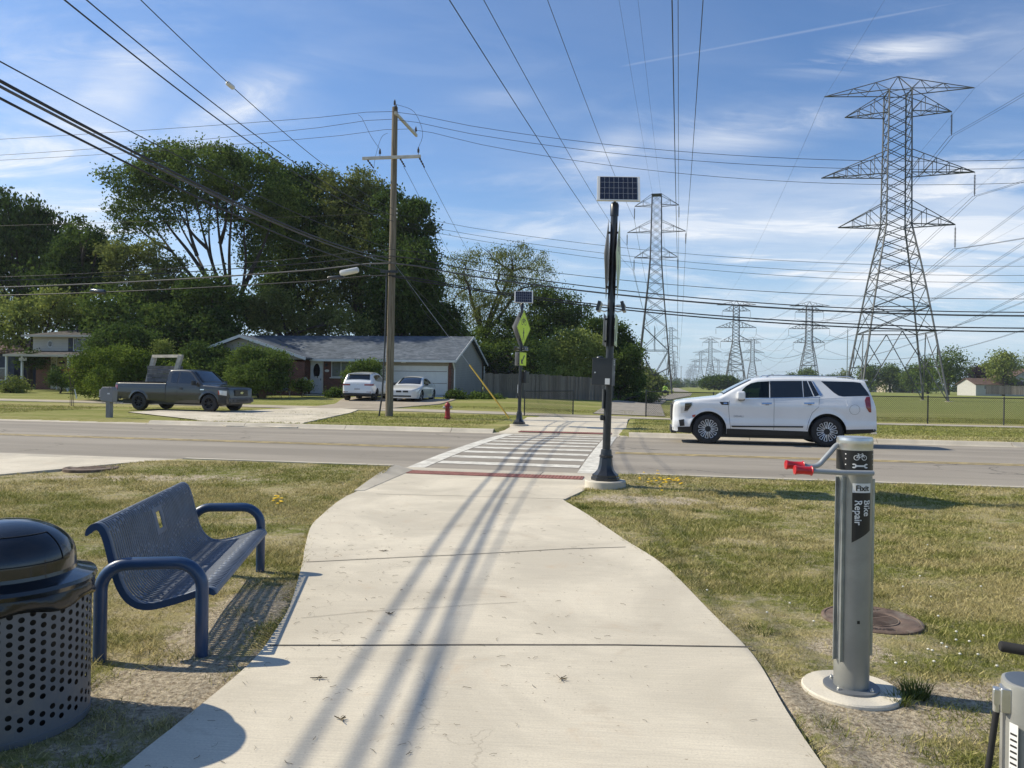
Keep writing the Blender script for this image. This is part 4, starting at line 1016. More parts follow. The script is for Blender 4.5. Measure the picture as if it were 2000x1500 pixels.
# ================================================================== POSTS, WIRES, TOWERS, FENCES
FYG = M('fluorescent yellow green', (0.62, 0.80, 0.04), 0.5, var=0.05, vs=3)
FYG2 = M('sign green paled for grazing light', (0.46, 0.56, 0.22), 0.45, var=0.10, vs=2)  # fluorescent sign green with the grazing sheen mixed into its colour
SIGNB = M('sign back aluminium', (0.46, 0.46, 0.45), 0.6, metal=0.0, var=0.12, vs=3)
CELL = M('solar cell', (0.010, 0.013, 0.026), 0.2, var=0.1, coat=0.4)
CELLW = M('solar grid line', (0.35, 0.37, 0.40), 0.4, var=0)
FRW = M('panel frame', (0.62, 0.62, 0.60), 0.4, var=0.05)
def crossing_post(name, label, loc, lean, sign_rot, box_rot, panel_rot, far):
    t = thing(name, label, 'crossing beacon', loc, 0.0); t.rotation_euler = (0, lean, 0)
    mb = MB(); n = 8
    mb.lathe([(0.222, 0.0), (0.222, 0.045), (0.205, 0.055), (0.205, 0.085), (0.165, 0.115), (0.125, 0.165), (0.105, 0.24), (0.098, 0.33), (0.094, 0.345)], n=8)
    base = mb.build('cast_base', BLKM, t, 25)
    mb = MB(); mb.lathe([(0.094, .345), (0.104, .35), (0.104, .385), (0.088, .39), (0.080, .47), (0.066, .475)], n=24); mb.build('collar', BLKM, base, 35)
    mb = MB(); mb.lathe([(0.062, 0.34), (0.057, 3.3), (0.053, 4.28)], n=28); mb.build('pole', BLKM, t, 50)
    mb = MB(); mb.lathe([(0.066, 4.08), (0.066, 4.25), (0.05, 4.27)], n=24); mb.build('pole_cap', BLKM, t, 40)
    # solar panel
    M4 = Matrix.Translation((0.05, 0.0, 4.50)) @ Matrix.Rotation(panel_rot, 4, 'Z') @ Matrix.Rotation(R_(60), 4, 'X')
    W, H = 0.66, 0.50
    mb = MB(); mb.T = M4; mb.bb(-W / 2, W / 2, -H / 2, H / 2, -0.018, 0.012); pn = mb.build('solar_panel', FRW, t, bev=.003)
    mb = MB(); mb.T = M4; mb.bb(-W / 2 + .045, W / 2 - .045, -H / 2 + .022, H / 2 - .018, 0.010, 0.0155); mb.build('cells', CELL, pn)
    mb = MB(); mb.T = M4
    for i in range(1, 8): mb.bb(-W / 2 + .045 + i * .07125 - .0015, -W / 2 + .045 + i * .07125 + .0015, -H / 2 + .022, H / 2 - .018, 0.0158, 0.0172)
    for j in range(1, 4): y = -H / 2 + .022 + j * .115; mb.bb(-W / 2 + .045, W / 2 - .045, y - .0015, y + .0015, 0.0158, 0.0171)
    mb.build('grid_lines', CELLW, pn)
    mb = MB(); mb.tube([(0.0, 0, 4.27), (0.0, 0, 4.36), (0.05, 0.03, 4.47)], 0.02, 10); mb.box((0.0, 0.0, 4.33), (0.12, 0.09, 0.02)); mb.build('panel_bracket', BLKM, t, 40)
    Rs = Matrix.Rotation(sign_rot, 4, 'Z')
    def sign(side, poly, z, off, fmat, icon=None, isz=1, col=BLAB, pname='warning_sign', border=True):
        q = Rs @ Matrix.Translation((side * off, 0, z))
        fn = lambda d: (lambda a, b: q @ Vector((side * d, side * a, b)))
        mb = MB(); mb.prism(poly, fn(0.0), fn(0.003)); s_ = mb.build(pname, fmat if isinstance(fmat, list) else [fmat], t, fixn=True)
        me = s_.data
        if isinstance(fmat, list):
            for p in me.polygons:
                nn = q.to_3x3() @ Vector((side, 0, 0)); p.material_index = 0 if p.normal.dot(nn) > 0.5 else 1
        if icon:
            mb = MB(); put_icon(mb, [[(a * isz, b * isz) for a, b in pp] for pp in icon], fn(0.0055))
            if border:
                k = len(poly)
                for i in range(k):
                    a = Vector(poly[i]) * 0.95; b = Vector(poly[(i + 1) % k]) * 0.95; a2, b2 = Vector(poly[i]) * 0.925, Vector(poly[(i + 1) % k]) * 0.925
                    mb.add([fn(.0055)(*a), fn(.0055)(*b), fn(.0055)(*b2), fn(.0055)(*a2)], [(0, 1, 2, 3)])
            mb.build('pictogram', col, s_)
        mb = MB(); mb.T = Rs
        zr = (-0.42, 0.42) if len(poly) == 4 and abs(poly[0][0]) < .01 else (-0.17, 0.17)
        for dz in zr: mb.box((side * off * 0.55, 0, z + dz), (off * 0.9, 0.035, 0.03))
        mb.build('sign_bracket', BLKM, s_)
        return s_
    dm = 0.615; dia = [(0, -dm), (dm, 0), (0, dm), (-dm, 0)]
    rct = [(-.30, -.24), (.30, -.24), (.30, .24), (-.30, .24)] if not far else [(-.30, -.235), (.30, -.235), (.30, .235), (-.30, .235)]
    icon = [[(a * .24, b * .24 + .20) for a, b in p] for p in ic_bike(.09)] + [[(a * .26, b * .26 - .25) for a, b in p] for p in ic_walker()]
    def arrow(sd):
        o = ic_bar((0.13 * sd, 0.13), (-0.10 * sd, -0.10), 0.07) + [[(-0.17 * sd, -0.17), (-0.17 * sd, 0.02), (0.02 * sd, -0.17)]]
        return o
    fm = [FYG if far else FYG2, SIGNB]
    for sd in (-1, 1):
        sign(sd, dia, 3.40, 0.085, fm, icon); sign(sd, rct, 2.31, 0.085, fm, arrow(1), 1.0, BLAB, 'arrow_plaque')
    # flashing light bars
    for sd in (-1, 1):
        mb = MB(); mb.T = Rs; mb.box((sd * 0.185, 0.0, 2.675), (0.05, 0.34, 0.15), ry=sd * R_(-14)); lb = mb.build('light_bar', BLKM, t, bev=.006)
        mb = MB(); mb.T = Rs; mb.tube([(sd * .05, 0, 2.68), (sd * .09, 0, 2.70), (sd * .17, 0, 2.70)], 0.011, 8); mb.tube([(sd * .05, 0, 2.62), (sd * .10, 0, 2.60), (sd * .17, 0, 2.62)], 0.011, 8); mb.build('light_bracket', ALU, lb, 50)
        mb = MB(); mb.T = Rs
        for yy in (-0.1, 0.1): mb.box((sd * 0.212, yy, 2.675), (0.008, 0.075, 0.06))
        mb.build('lamp', M('lamp lens', (0.30, 0.22, 0.10), 0.3), lb)
    # control box
    B = Matrix.Rotation(box_rot, 4, 'Z')
    mb = MB(); mb.T = B; mb.bb(-0.195, 0.115, -0.30, -0.085, 1.46, 1.86); bx = mb.build('control_box', M('box black', (0.016, 0.018, 0.021), 0.38, var=.15, coat=.15), t, bev=.006)
    mb = MB(); mb.T = B; mb.bb(-0.205, 0.125, -0.31, -0.08, 1.858, 1.872); mb.build('box_roof', BLKM, bx)
    mb = MB(); mb.T = B; mb.lathe([(0.06, 1.872), (0.058, 1.885), (0.035, 1.90), (0, 1.905)], (-0.10, -0.2, 0), 20); mb.build('antenna_dome', BLKM, bx, 50)
    mb = MB(); mb.T = B; mb.bb(0.012, 0.085, -0.3035, -0.302, 1.475, 1.565); mb.build('white_sticker', WLAB, bx)
    mb = MB(); mb.T = B; mb.lathe([(0.012, -0.301), (0.012, -0.309), (0, -0.310)], (-0.145, 0, 1.65), 12, 'Y'); mb.build('lock', ALU, bx)
    mb = MB(); mb.T = B
    for k in range(3): mb.bb(0.1155, 0.118, -0.20, -0.14, 1.77 + k * .03, 1.782 + k * .03)
    mb.build('vent', ALU, bx)
    # button and small plaque
    mb = MB(); mb.bb(-0.085, -0.062, -0.05, 0.08, 1.10, 1.40); mb.build('button_plaque', M('plaque grey', (0.04, 0.045, 0.05), .5) if not far else WLAB, t, bev=.004)
    mb = MB(); mb.box((-0.085, -0.01, 0.96), (0.055, 0.07, 0.085)); bt = mb.build('push_button', BLKM, t, bev=.01)
    mb = MB(); mb.lathe([(0.02, -0.114), (0.02, -0.122), (0, -0.124)], (0, -0.01, 0.96), 14, 'X'); mb.build('button_cap', ALU, bt)
    return t
gp = 0.085
mb = MB(); mb.lathe([(0.315, -0.06), (0.315, 0.075), (0.305, 0.085), (0, 0.087)], (1.463, 11.86, gp - 0.03), 40); o = mb.build('concrete_footing', concrete('pad concrete', (0.62, 0.57, 0.47), False), smooth=40); tag(o, 'round concrete footing under the tall black sign post on this side of the road', 'footing')
crossing_post('crossing_beacon', 'tall black solar crossing beacon post with dark control box on the near side', (1.463, 11.86, gp + .055), R_(1.1), R_(-11.3), R_(-20), R_(-4), False)
mb = MB(); mb.lathe([(0.33, -0.06), (0.33, 0.03), (0, 0.032)], (0.27, 27.15, 0.125), 28); o = mb.build('concrete_footing', concrete('pad concrete', (0.62, 0.57, 0.47), False)); tag(o, 'flat concrete footing under the farther sign post across the road', 'footing')
crossing_post('crossing_beacon', 'black solar crossing beacon post with bright yellow green signs across the road', (0.27, 27.15, 0.155), R_(0.6), R_(-24), R_(150), R_(0), True)
# ---- utility pole
WOOD = NT('weathered pole wood'); 
def wood(t, c0, c1, sx=14, sz=0.6):
    co = t.pos(True, scale=(sx, sx, sz)); f = t.rng(t.noise(co, 1.6, 6, 0.65, 0.3), 0.3, 0.7); c = t.mix(f, c0, c1); t.l(c, t.b.inputs['Base Color']); t.b.inputs['Roughness'].default_value = 0.9; t.b.inputs['Specular IOR Level'].default_value = .15; t.bump(f, 0.6, 0.02); return t.m
WOOD = wood(WOOD, (0.12, 0.10, 0.072), (0.27, 0.235, 0.18))
INS = M('brown insulator', (0.045, 0.035, 0.035), 0.3, var=.1); ARM = M('crossarm grey', (0.50, 0.48, 0.43), 0.8, var=.15)
WIRE = M('dark wire', (0.018, 0.019, 0.022), 0.6, var=0); WIREG = M('grey cable', (0.085, 0.085, 0.085), 0.6, var=.2, vs=1)
POLE = Vector((-5.15, 32.3, 0.12))
def pole_at(px, py, off=0.0):
    """point on the vertical plane through the pole along the road, shifted across by off"""
    d = ray(px, py); o = Vector((0, 0, CAMZ)); p0 = POLE + NV * off
    t_ = (p0 - o).dot(NV) / d.dot(NV); return o + d * t_
def utility_pole():
    t = thing('utility_pole', 'weathered wooden utility pole with two crossarms in front of the ranch house', 'utility pole', POLE)
    top = 13.0; lean = (0.0, 0.0)
    mb = MB(); n = 24; mb.tube([(0, 0, -0.3), (0.02, 0, 4), (0.05, 0, 8), (0.06, 0, top)], [0.165, 0.155, 0.14, 0.118], n); mb.build('pole', WOOD, t, 50)
    R10 = Matrix.Rotation(-A_, 4, 'Z')
    mb = MB(); mb.T = R10; mb.bb(0.12, 0.21, -0.25, 2.75, 12.62, 12.74); mb.build('crossarm', ARM, t, bev=.008)
    mb = MB(); mb.T = R10; mb.bb(-1.27, 1.27, -0.24, -0.14, 10.78, 10.90); mb.build('crossarm', ARM, t, bev=.008)
    def insul(p, h=.28):
        mb = MB(); mb.lathe([(0.012, 0.0), (0.014, .1), (.05, .11), (.055, .13), (.02, .14), (.05, .165), (.055, .185), (.02, .195), (.045, .22), (.05, .24), (.02, .25), (.03, .28), (.02, .32), (0, .325)], R10 @ Vector(p), 14); mb.build('insulator', INS, t, 40)
    for p in ((0.16, -0.15, 12.74), (0.05, 0.0, 13.0), (0.16, 2.65, 12.74), (-0.5, -0.19, 10.9), (1.17, -0.19, 10.9)): insul(p)
    for p, q in (((-1.05, -.19, 10.78), (-0.85, .05, 10.48)), ((0.38, -.19, 10.78), (0.52, .1, 10.5)), ((1.22, -.19, 10.78), (1.36, .1, 10.45))):
        mb = MB(); pts = [R10 @ (Vector(p).lerp(Vector(q), k / 8)) for k in range(9)]; mb.tube(pts, [.02, .045, .02, .045, .02, .045, .02, .03, .02], 10); mb.build('dead_end_insulator', INS, t, 40)
    for a, b in (((0.18, -.15, 13.05), (1.17, -.19, 11.2)), ((-1.6, .1, 12.8), (-0.5, -.19, 11.2)), ((-0.95, 2.0, 12.6), (-0.85, .05, 10.5))):
        mb = MB(); A, B = R10 @ Vector(a), R10 @ Vector(b); s_ = (0.45 if a[0] > 0 else -.1)
        mb.tube(smooth_path([A, A.lerp(B, .3) + Vector((s_, 0, .25)), A.lerp(B, .7) + Vector((s_, 0, .1)), B], 5), .008, 5, False); mb.build('jumper_wire', WIRE, t, 60)
    for k in range(3):
        mb = MB(); mb.lathe([(.03, 0), (.04, .03), (.03, .06)], (0.20, -.02, 8.35 + .17 * k), 10); mb.build('spool_insulator', FRW, t, 40)
    mb = MB(); mb.bb(0.14, 0.17, -.03, .0, 8.2, 9.1); mb.build('rack', GALV, t)
    mb = MB(); mb.tube([(-.17, -.1, 6.1), (-.2, -.12, 3), (-.28, -.13, 0.9), (-.40, -.14, .0)], .035, 8); mb.build('cable_riser', BLKM, t, 50)
    mb = MB(); mb.bb(-.42, .32, -.22, -.17, 6.02, 6.12); mb.build('cable_bracket', BLKM, t)
    return t
utility_pole()
def wire(pts, r, label, group=None, mat=None, name='overhead_wire', seg=10, cat='wire'):
    mb = MB(); mb.tube(smooth_path(pts, seg), r, 5, False); o = mb.build(name, mat or WIRE, smooth=80); tag(o, label, cat, group); return o
def road_wire(yl, yp, yr, r, label, group=None, off=0.0, sides='LR', mat=None, px0=765, name='overhead_wire', cat='wire'):
    p0 = pole_at(px0, yp, off)
    def half(px, py, T):
        if py is None: return []
        p1 = pole_at(px, py, off); t1 = (p1 - p0).dot(U); z0, z1 = p0.z, p1.z
        # z = z0 + a t + b t^2 with z(T) = z0 - slope*... ends level with the pole
        zT = z0 - 0.2
        A = np.array([[t1, t1 * t1], [T, T * T]]); a, b = np.linalg.solve(A, [z1 - z0, zT - z0])
        return [p0 + U * (T * k / 14) + Vector((0, 0, a * T * k / 14 + b * (T * k / 14) ** 2)) for k in range(1, 15)]
    Lp = half(0, yl, -46)[::-1] if 'L' in sides else []; Rp = half(2000, yr, 48) if 'R' in sides else []
    return wire(Lp + [p0] + Rp, r, label, group, mat, name, 3, cat)
gr = 'primary conductors on top of the utility pole'
road_wire(272, 218, 312, .010, 'thin conductor on the nearest insulator of the utility pole top arm, highest of three', None, -0.15)
road_wire(303, 233, 328, .010, 'thin conductor on the pole top insulator, middle of the three highest wires', None, 0.2)
road_wire(313, 252, 357, .010, 'thin conductor on the far insulator of the top arm, lowest of three highest wires', None, 2.65, px0=797)
road_wire(441, 418, 520, .008, 'thin secondary wire on the upper spool of the pole rack', None, 0, 'LR')
road_wire(None, 430, 538, .008, 'thin secondary wire leaving the middle spool of the rack to the right', None, 0, 'R')
road_wire(None, 438, 552, .008, 'thin secondary wire leaving the lowest spool of the rack to the right', None, 0, 'R')
road_wire(541, 487, 584, .012, 'dark wire crossing the pole above the telephone cables', None, -0.2)
road_wire(548, 500, 610, .020, 'black telephone cable, upper one of the lowest bundle crossing the pole', None, -0.2)
road_wire(561, 514, 617, .032, 'grey lashed telephone cable that carries the white splice case', None, -0.25, mat=WIREG)
road_wire(577, 538, 641, .024, 'black telephone cable second from the bottom of the roadside bundle', None, -0.2)
road_wire(None, 540, 648, .026, 'lowest thick black telephone cable running right from the pole', None, -0.28, 'R')
# splice case and closure on the grey cable
def along(px, py, off=-0.25): return pole_at(px, py, off)
mb = MB(); a, b = along(665, 534, -.35), along(700, 527, -.35); mb.tube([a, a.lerp(b, .04), a.lerp(b, .93), b], [.10, .13, .13, .09], 8); o = mb.build('splice_case', FRW, smooth=40); tag(o, 'white splice case hanging on the telephone cables left of the utility pole', 'splice case')
mb = MB(); a, b = along(640, 543, -.33), along(672, 541, -.33); mb.tube([a, a.lerp(b, .1), a.lerp(b, .9), b], [.05, .08, .08, .05], 10); o = mb.build('splice_case', BLKM, smooth=40); tag(o, 'dark splice case hanging just below the white one on the cables', 'splice case')
mb = MB(); a, b = along(178, 568, -.3), along(206, 571, -.3); mb.tube([a, a.lerp(b, .06), a.lerp(b, .94), b], [.08, .11, .11, .06], 14); o = mb.build('cable_closure', BLK, smooth=40); tag(o, 'black cylindrical cable closure on the cables at the far left', 'cable closure')
# cables running from the pole towards the camera's left
def plan(px, py, k=0.056, x0=-5.17):
    d = ray(px, py); # X = x0 + k*(Y-32.3)
    Y = (x0 - k * 32.3) / (d.x / d.y - k); return P(px, py, Y)
def near_wire(pxs, r, label, k=0.056, back=((0.0, 0.1), (-14.0, 1.1)), mat=None, name='overhead_wire', end=None, cat='wire'):
    pts = [plan(*p, k) for p in pxs]; first = pts[0]
    if end is not None: pts.append(end)
    w = [1.0] * len(pts); w[-1] = 6.0
    co = np.polyfit([p.y for p in pts], [p.z for p in pts], 2, w=w)
    if co[0] < 0.002: co = np.append(0.004, np.polyfit([p.y for p in pts], [p.z - 0.004 * p.y ** 2 for p in pts], 1, w=w))
    Ys_ = [-14 + (32.2 + 14) * i / 40 for i in range(41)]
    xe = end.x if end is not None else -5.17
    pts = [Vector((-5.17 + k * (y - 32.3) + (xe + 5.17), y, float(np.polyval(co, y)))) for y in Ys_]
    return wire(pts, r, label, None, mat, name, 2, cat)
near_wire([(0, 157), (200, 265), (280, 308), (400, 366), (550, 437), (700, 490)], .023, 'thick black cable from the upper left corner to the pole, upper of the close pair', k=.045, end=Vector((-5.17, 32.2, 6.75)))
near_wire([(0, 166), (200, 273), (280, 316), (400, 373), (550, 443), (700, 494)], .021, 'thick grey cable from the upper left to the pole, lower of the close pair', k=.053, end=Vector((-5.17, 32.2, 6.6)), mat=WIREG)
near_wire([(0, 192), (125, 258), (250, 318), (400, 392), (560, 464), (700, 515)], .019, 'black cable running below the close pair from the left edge to the pole', k=.064, end=Vector((-5.17, 32.2, 6.2)))
near_wire([(0, 118), (210, 230), (310, 290), (450, 357), (620, 432)], .010, 'thin wire above the thick cable pair at the left edge', end=Vector((-5.17, 32.2, 7.2)))
near_wire([(67, 0), (205, 90), (425, 225), (620, 337)], .013, 'thin wire entering the top left, lowest of the three slanting to the pole rack', end=Vector((-5.05, 32.2, 8.3)))
near_wire([(122, 0), (350, 160), (475, 242), (625, 340)], .011, 'thin wire entering the top left, middle of the three slanting to the pole rack', end=Vector((-5.05, 32.2, 8.55)))
w = near_wire([(228, 0), (450, 175), (560, 255), (690, 345)], .009, 'thin wire with a small white splice, highest of three slanting to the pole rack', end=Vector((-5.05, 32.2, 8.8)))
c = plan(450, 175); c = min((v.co for v in w.data.vertices), key=lambda q: abs(q.y - c.y)).copy(); d_ = (plan(460, 183) - plan(440, 167)).normalized(); mb = MB(); mb.tube([c - d_ * .15, c - d_ * .12, c + d_ * .12, c + d_ * .15], [.02, .05, .05, .02], 10); mb.build('wire_splice', FRW, w, 40)
# service drops going away behind
for (a, b, l) in (((0.45, 10.55), (935, 560, 75), 'thin wire falling from the middle of the lower crossarm to the back'), ((1.32, 10.5), (990, 590, 75), 'thin wire falling from the right end of the lower crossarm to the back'), ((-0.85, 10.45), (905, 590, 75), 'thin wire falling from the left end of the lower crossarm to the back')):
    p = POLE + U * a[0] + Vector((0, .1, a[1])); e = P(*b); m = p.lerp(e, .5) - Vector((0, 0, .9)); wire([p, m, e], .009, l)
for (z0, e, l) in ((8.4, P(918, 655, 54.2), 'service drop wire from the pole rack to the ranch house gable'), (6.6, P(870, 640, 60), 'telephone drop wire falling right of the pole over the garage roof'), (6.3, P(985, 700, 62), 'telephone drop wire falling right of the pole to the fenced yard')):
    p = POLE + Vector((.15, .1, z0)); m = p.lerp(e, .5) - Vector((0, 0, .7)); wire([p, m, e], .011, l)
# guy wire with yellow guard
gy = thing('guy_wire', 'steel guy wire with yellow plastic guard slanting from the pole to the verge', 'guy wire', (0, 0, 0))
A1 = POLE + Vector((.15, -.05, 6.4)); A2 = G(1000, 824) + Vector((0, 0, .0)); mid = A1.lerp(A2, .66)
mb = MB(); mb.tube([A1, A2], .008, 6); mb.build('strand', GALV, gy)
mb = MB(); mb.tube([mid, A2 + (A1 - A2) * .02], .032, 10); mb.build('guard', M('guard yellow', (0.52, 0.34, 0.05), 0.6), gy, 40)
# ---- transmission towers
STL = M('tower steel', (0.075, 0.082, 0.088), 0.65, metal=0.15, var=0.2, vs=.5)
CROSS = Vector((0.9773, -0.2118, 0)); CORR = Vector((0.2118, 0.9773, 0))   # tower line frame
CANG = -math.atan2(0.2118, 0.9773)
def lattice(mb, lv, wl, wb, closedtop=True, sub=None):
    """lv: list of (z, halfwidth); legs + X bracing on 4 faces"""
    cs = lambda z, h: [Vector((x * h, y * h, z)) for x, y in ((-1, -1), (1, -1), (1, 1), (-1, 1))]
    for (z0, h0), (z1, h1) in zip(lv, lv[1:]):
        a, b = cs(z0, h0), cs(z1, h1)
        for i in range(4):
            j = (i + 1) % 4
            mb.beam(a[i], b[i], wl); mb.beam(a[i], b[j], wb); mb.beam(a[j], b[i], wb)
            if sub and (z0 in sub): mb.beam(a[i], a[j], wb * 1.2)
def crossarm(mb, side, z, half, body, rise, wm, wb, nseg=3, droop=0.0):
    """tapered 3D truss from the body to a point"""
    tip = Vector((side * half, 0, z + droop)); x0 = side * body
    b1, b2 = Vector((x0, -body, z)), Vector((x0, body, z)); t1, t2 = Vector((x0, -body, z + rise)), Vector((x0, body, z + rise))
    for q in (b1, b2): mb.beam(q, tip, wm)
    for q in (t1, t2): mb.beam(q, tip, wm * .8)
    for k in range(1, nseg + 1):
        f = k / (nseg + 1); f0 = (k - 1) / (nseg + 1)
        B1, B2, T1, T2 = (p.lerp(tip, f) for p in (b1, b2, t1, t2)); B10, B20, T10, T20 = (p.lerp(tip, f0) for p in (b1, b2, t1, t2))
        mb.beam(B1, T1, wb); mb.beam(B2, T2, wb); mb.beam(B1, B2, wb); mb.beam(B10, T1, wb); mb.beam(B20, T2, wb); mb.beam(B10, B2, wb)
def insul_string(mb, p, L, r=0.14):
    n = 14; prof = [(0.02, 0.0), (0.02, -.25)]
    for k in range(n):
        z = -.3 - (L - .5) * k / n; prof += [(0.04, z), (r, z - .04), (0.05, z - .08)]
    prof += [(.02, -L)]
    mb.lathe(prof, p, 8)
def tower_peak(thick=1.0, right_only=True):
    t = thing('transmission_tower', '', 'transmission tower')
    wl, wb = .22 * thick, .105 * thick
    lv = [(0, 4.85), (4.2, 4.25), (8.6, 3.62), (11.6, 3.18), (14.0, 2.82), (16.0, 2.5), (17.8, 2.2), (19.4, 1.9), (20.8, 1.66), (22, 1.45)]
    mb = MB(); lattice(mb, lv[2:], wl, wb, sub=(8.6, 11.6))
    # legs with K bracing below the horizontal at 8.6
    for i, (x, y) in enumerate(((-1, -1), (1, -1), (1, 1), (-1, 1))):
        a = Vector((x * 4.85, y * 4.85, 0)); b = Vector((x * 3.62, y * 3.62, 8.6)); mb.beam(a, b, wl * 1.15)
        for (dx, dy) in ((-x, 0), (0, -y)):
            mid = Vector((x * 3.62 + dx * 3.62, y * 3.62 + dy * 3.62, 8.6)) if True else None
            mb.beam(a, mid, wb * 1.2); f1 = a.lerp(mid, .5); mb.beam(f1, a.lerp(b, .5), wb); mb.beam(f1, a.lerp(b, .82), wb); mb.beam(a.lerp(mid, .27), a.lerp(b, .27), wb * .8)
    z = 22.0; hs = []
    while z < 38.6: hs.append((z, 1.45 - .16 * (z - 22) / 16.8)); z += 1.5
    hs.append((38.8, 1.25)); lattice(mb, hs, wl * .85, wb * .9)
    for x, y in ((-1, -1), (1, -1), (1, 1), (-1, 1)): mb.beam((x * 1.25, y * 1.25, 38.8), (0, 0, 40.8), wb * 1.2)
    mb.build('lattice_body', STL, t)
    for z, half, rise, ns in ((38.8, 8.7, 2.0, 3), (36.0, 6.2, 2.7, 2), (28.4, 8.9, 2.9, 4), (22.0, 6.8, 2.9, 2)):
        mb = MB(); mb.cur = 0
        for sd in (-1, 1):
            if z > 38:
                tip = Vector((sd * half, 0, z)); x0 = sd * 1.25
                for y in (-1.25, 1.25): mb.beam((x0, y, z), tip, wb * 1.25)
                mb.beam((0, 0, 40.8), tip, wb * 1.1)
                for f in (.3, .6):
                    T = Vector((0, 0, 40.8)).lerp(tip, f)
                    for y in (-1.25, 1.25): mb.beam(T, Vector((x0, y, z)).lerp(tip, f + .02), wb * .8); mb.beam(T, Vector((x0, y, z)).lerp(tip, f - .3), wb * .8)
            else: crossarm(mb, sd, z, half, 1.3 if z > 24 else 1.45, rise, wb * 1.35, wb * .8, ns)
        mb.build('crossarm', STL, t)
    for z, half in ((36.0, 6.2), (28.4, 8.9), (22.0, 6.8)):
        for sd in ((1,) if right_only else (-1, 1)):
            mb = MB(); insul_string(mb, (sd * half, 0, z - .1), 2.9); mb.build('insulator_string', INS, t)
    for x, y in ((-1, -1), (1, -1), (1, 1), (-1, 1)):
        mb = MB(); mb.lathe([(.45, -.2), (.45, .18), (0, .2)], (x * 4.87, y * 4.87, 0), 14); mb.build('foundation', CONC2, t)
    return t
def tower_flat(thick=1.0):
    STL = M('dark tower steel', (0.045, 0.05, 0.056), 0.7, metal=0.0, var=0.2, vs=.5)
    t = thing('transmission_tower', '', 'transmission tower')
    wl, wb = .19 * thick, .085 * thick; mb = MB()
    lattice(mb, [(7.5, 2.35), (11.6, 1.95)], wl, wb, sub=(7.5,)); 
    for q in (-1, 1):
        mb.beam((0, q * 2.35, 7.5), (0, q * 1.95, 11.6), wb); mb.beam((q * 2.35, 0, 7.5), (q * 1.95, 0, 11.6), wb)
    lattice(mb, [(11.6, 1.95), (14.2, 1.7), (16.4, 1.5), (18.4, 1.32), (20.2, 1.17), (21.8, 1.05), (23.4, .95)], wl, wb)
    lattice(mb, [(23.4 + k * 1.36, .95 - .02 * k) for k in range(9)], wl * .8, wb * .85)
    for x, y in ((-1, -1), (1, -1), (1, 1), (-1, 1)):
        a = Vector((x * 3.05, y * 3.05, 0)); b = Vector((x * 2.35, y * 2.35, 7.5)); mb.beam(a, b, wl * 1.2)
        for (dx, dy) in ((-x, 0), (0, -y)):
            mb.beam(a.lerp(b, .62), Vector((x * 2.35 + dx * 2.35, y * 2.35 + dy * 2.35, 3.2)), wb * 1.2); mb.beam(b, Vector((x * 2.35 + dx * 2.35, y * 2.35 + dy * 2.35, 3.2)), wb * 1.2)
    mb.bb(-.85, .85, -.85, .85, 34.15, 34.3); mb.build('lattice_body', STL, t)
    for z, half, rise in ((32.4, 3.75, 1.8), (27.9, 4.95, 1.9), (23.5, 3.7, 1.8)):
        mb = MB()
        for sd in (-1, 1): crossarm(mb, sd, z, half, .85, rise, wb * 1.2, wb * .6, 1)
        mb.build('crossarm', STL, t)
        for sd in (-1, 1):
            mb = MB(); insul_string(mb, (sd * half, 0, z - .1), 2.2, .13); mb.build('insulator_string', INS, t)
    return t
def tp(Y, off): return Vector((0.2167 * Y + off, Y, 0))
def place_tower(t, Y, off, label, group=None, z=0.0):
    t.location = tp(Y, off) + Vector((0, 0, z)); t.rotation_euler = (0, 0, CANG); t['label'] = label
    if group: t['group'] = group
    return t
TB = tower_peak(); place_tower(TB, 96.5, 27.0, 'huge four armed lattice transmission tower standing in the field on the right')
TL = tower_flat(); place_tower(TL, 132, -4.2, 'flat topped lattice transmission tower standing beside the trail left of centre')
far_g = 'faint lattice towers receding to the horizon'
TBf = tower_peak(1.5, False)
first = True
for (Y, off, l, sc_) in ((352, 26.0, 'second peaked lattice tower of the middle row, left of the two mid distance ones', 1), (352, 59.5, 'mid distance peaked lattice tower nearest to the big tower', 1),
                (611, 25.0, 'third peaked tower of the middle row behind the dark bush', 1), (611, 58.5, 'faint third peaked tower of the right row between two bigger ones', 1),
                (867, 24.5, 'distant hazy tower of the middle row', 1), (867, 58.0, 'distant hazy tower of the right row', 1),
                (1123, 24.0, None, 1), (1380, 24.0, None, 1), (1640, 24.0, None, 1), (1900, 24.0, None, 1), (2150, 24, None, 1), (1123, 58, None, 1), (1380, 58, None, 1)):
    t = TBf if first else dup(TBf); first = False
    place_tower(t, Y, off, l or 'tiny hazy lattice tower in the farthest cluster above the horizon', far_g if l is None else None)
TLf = None
for i, (Y, l) in enumerate(((436, 'second flat topped lattice tower, right behind the near flat topped one'), (740, 'third flat topped lattice tower close beside the second'), (1040, None), (1340, None), (1640, None))):
    if i == 0: TLf = tower_flat(1.5); t = TLf
    else: t = dup(TLf)
    place_tower(t, Y, -4.6, l or 'tiny hazy flat topped tower down the trail', 'tiny flat topped towers on the horizon' if l is None else None)
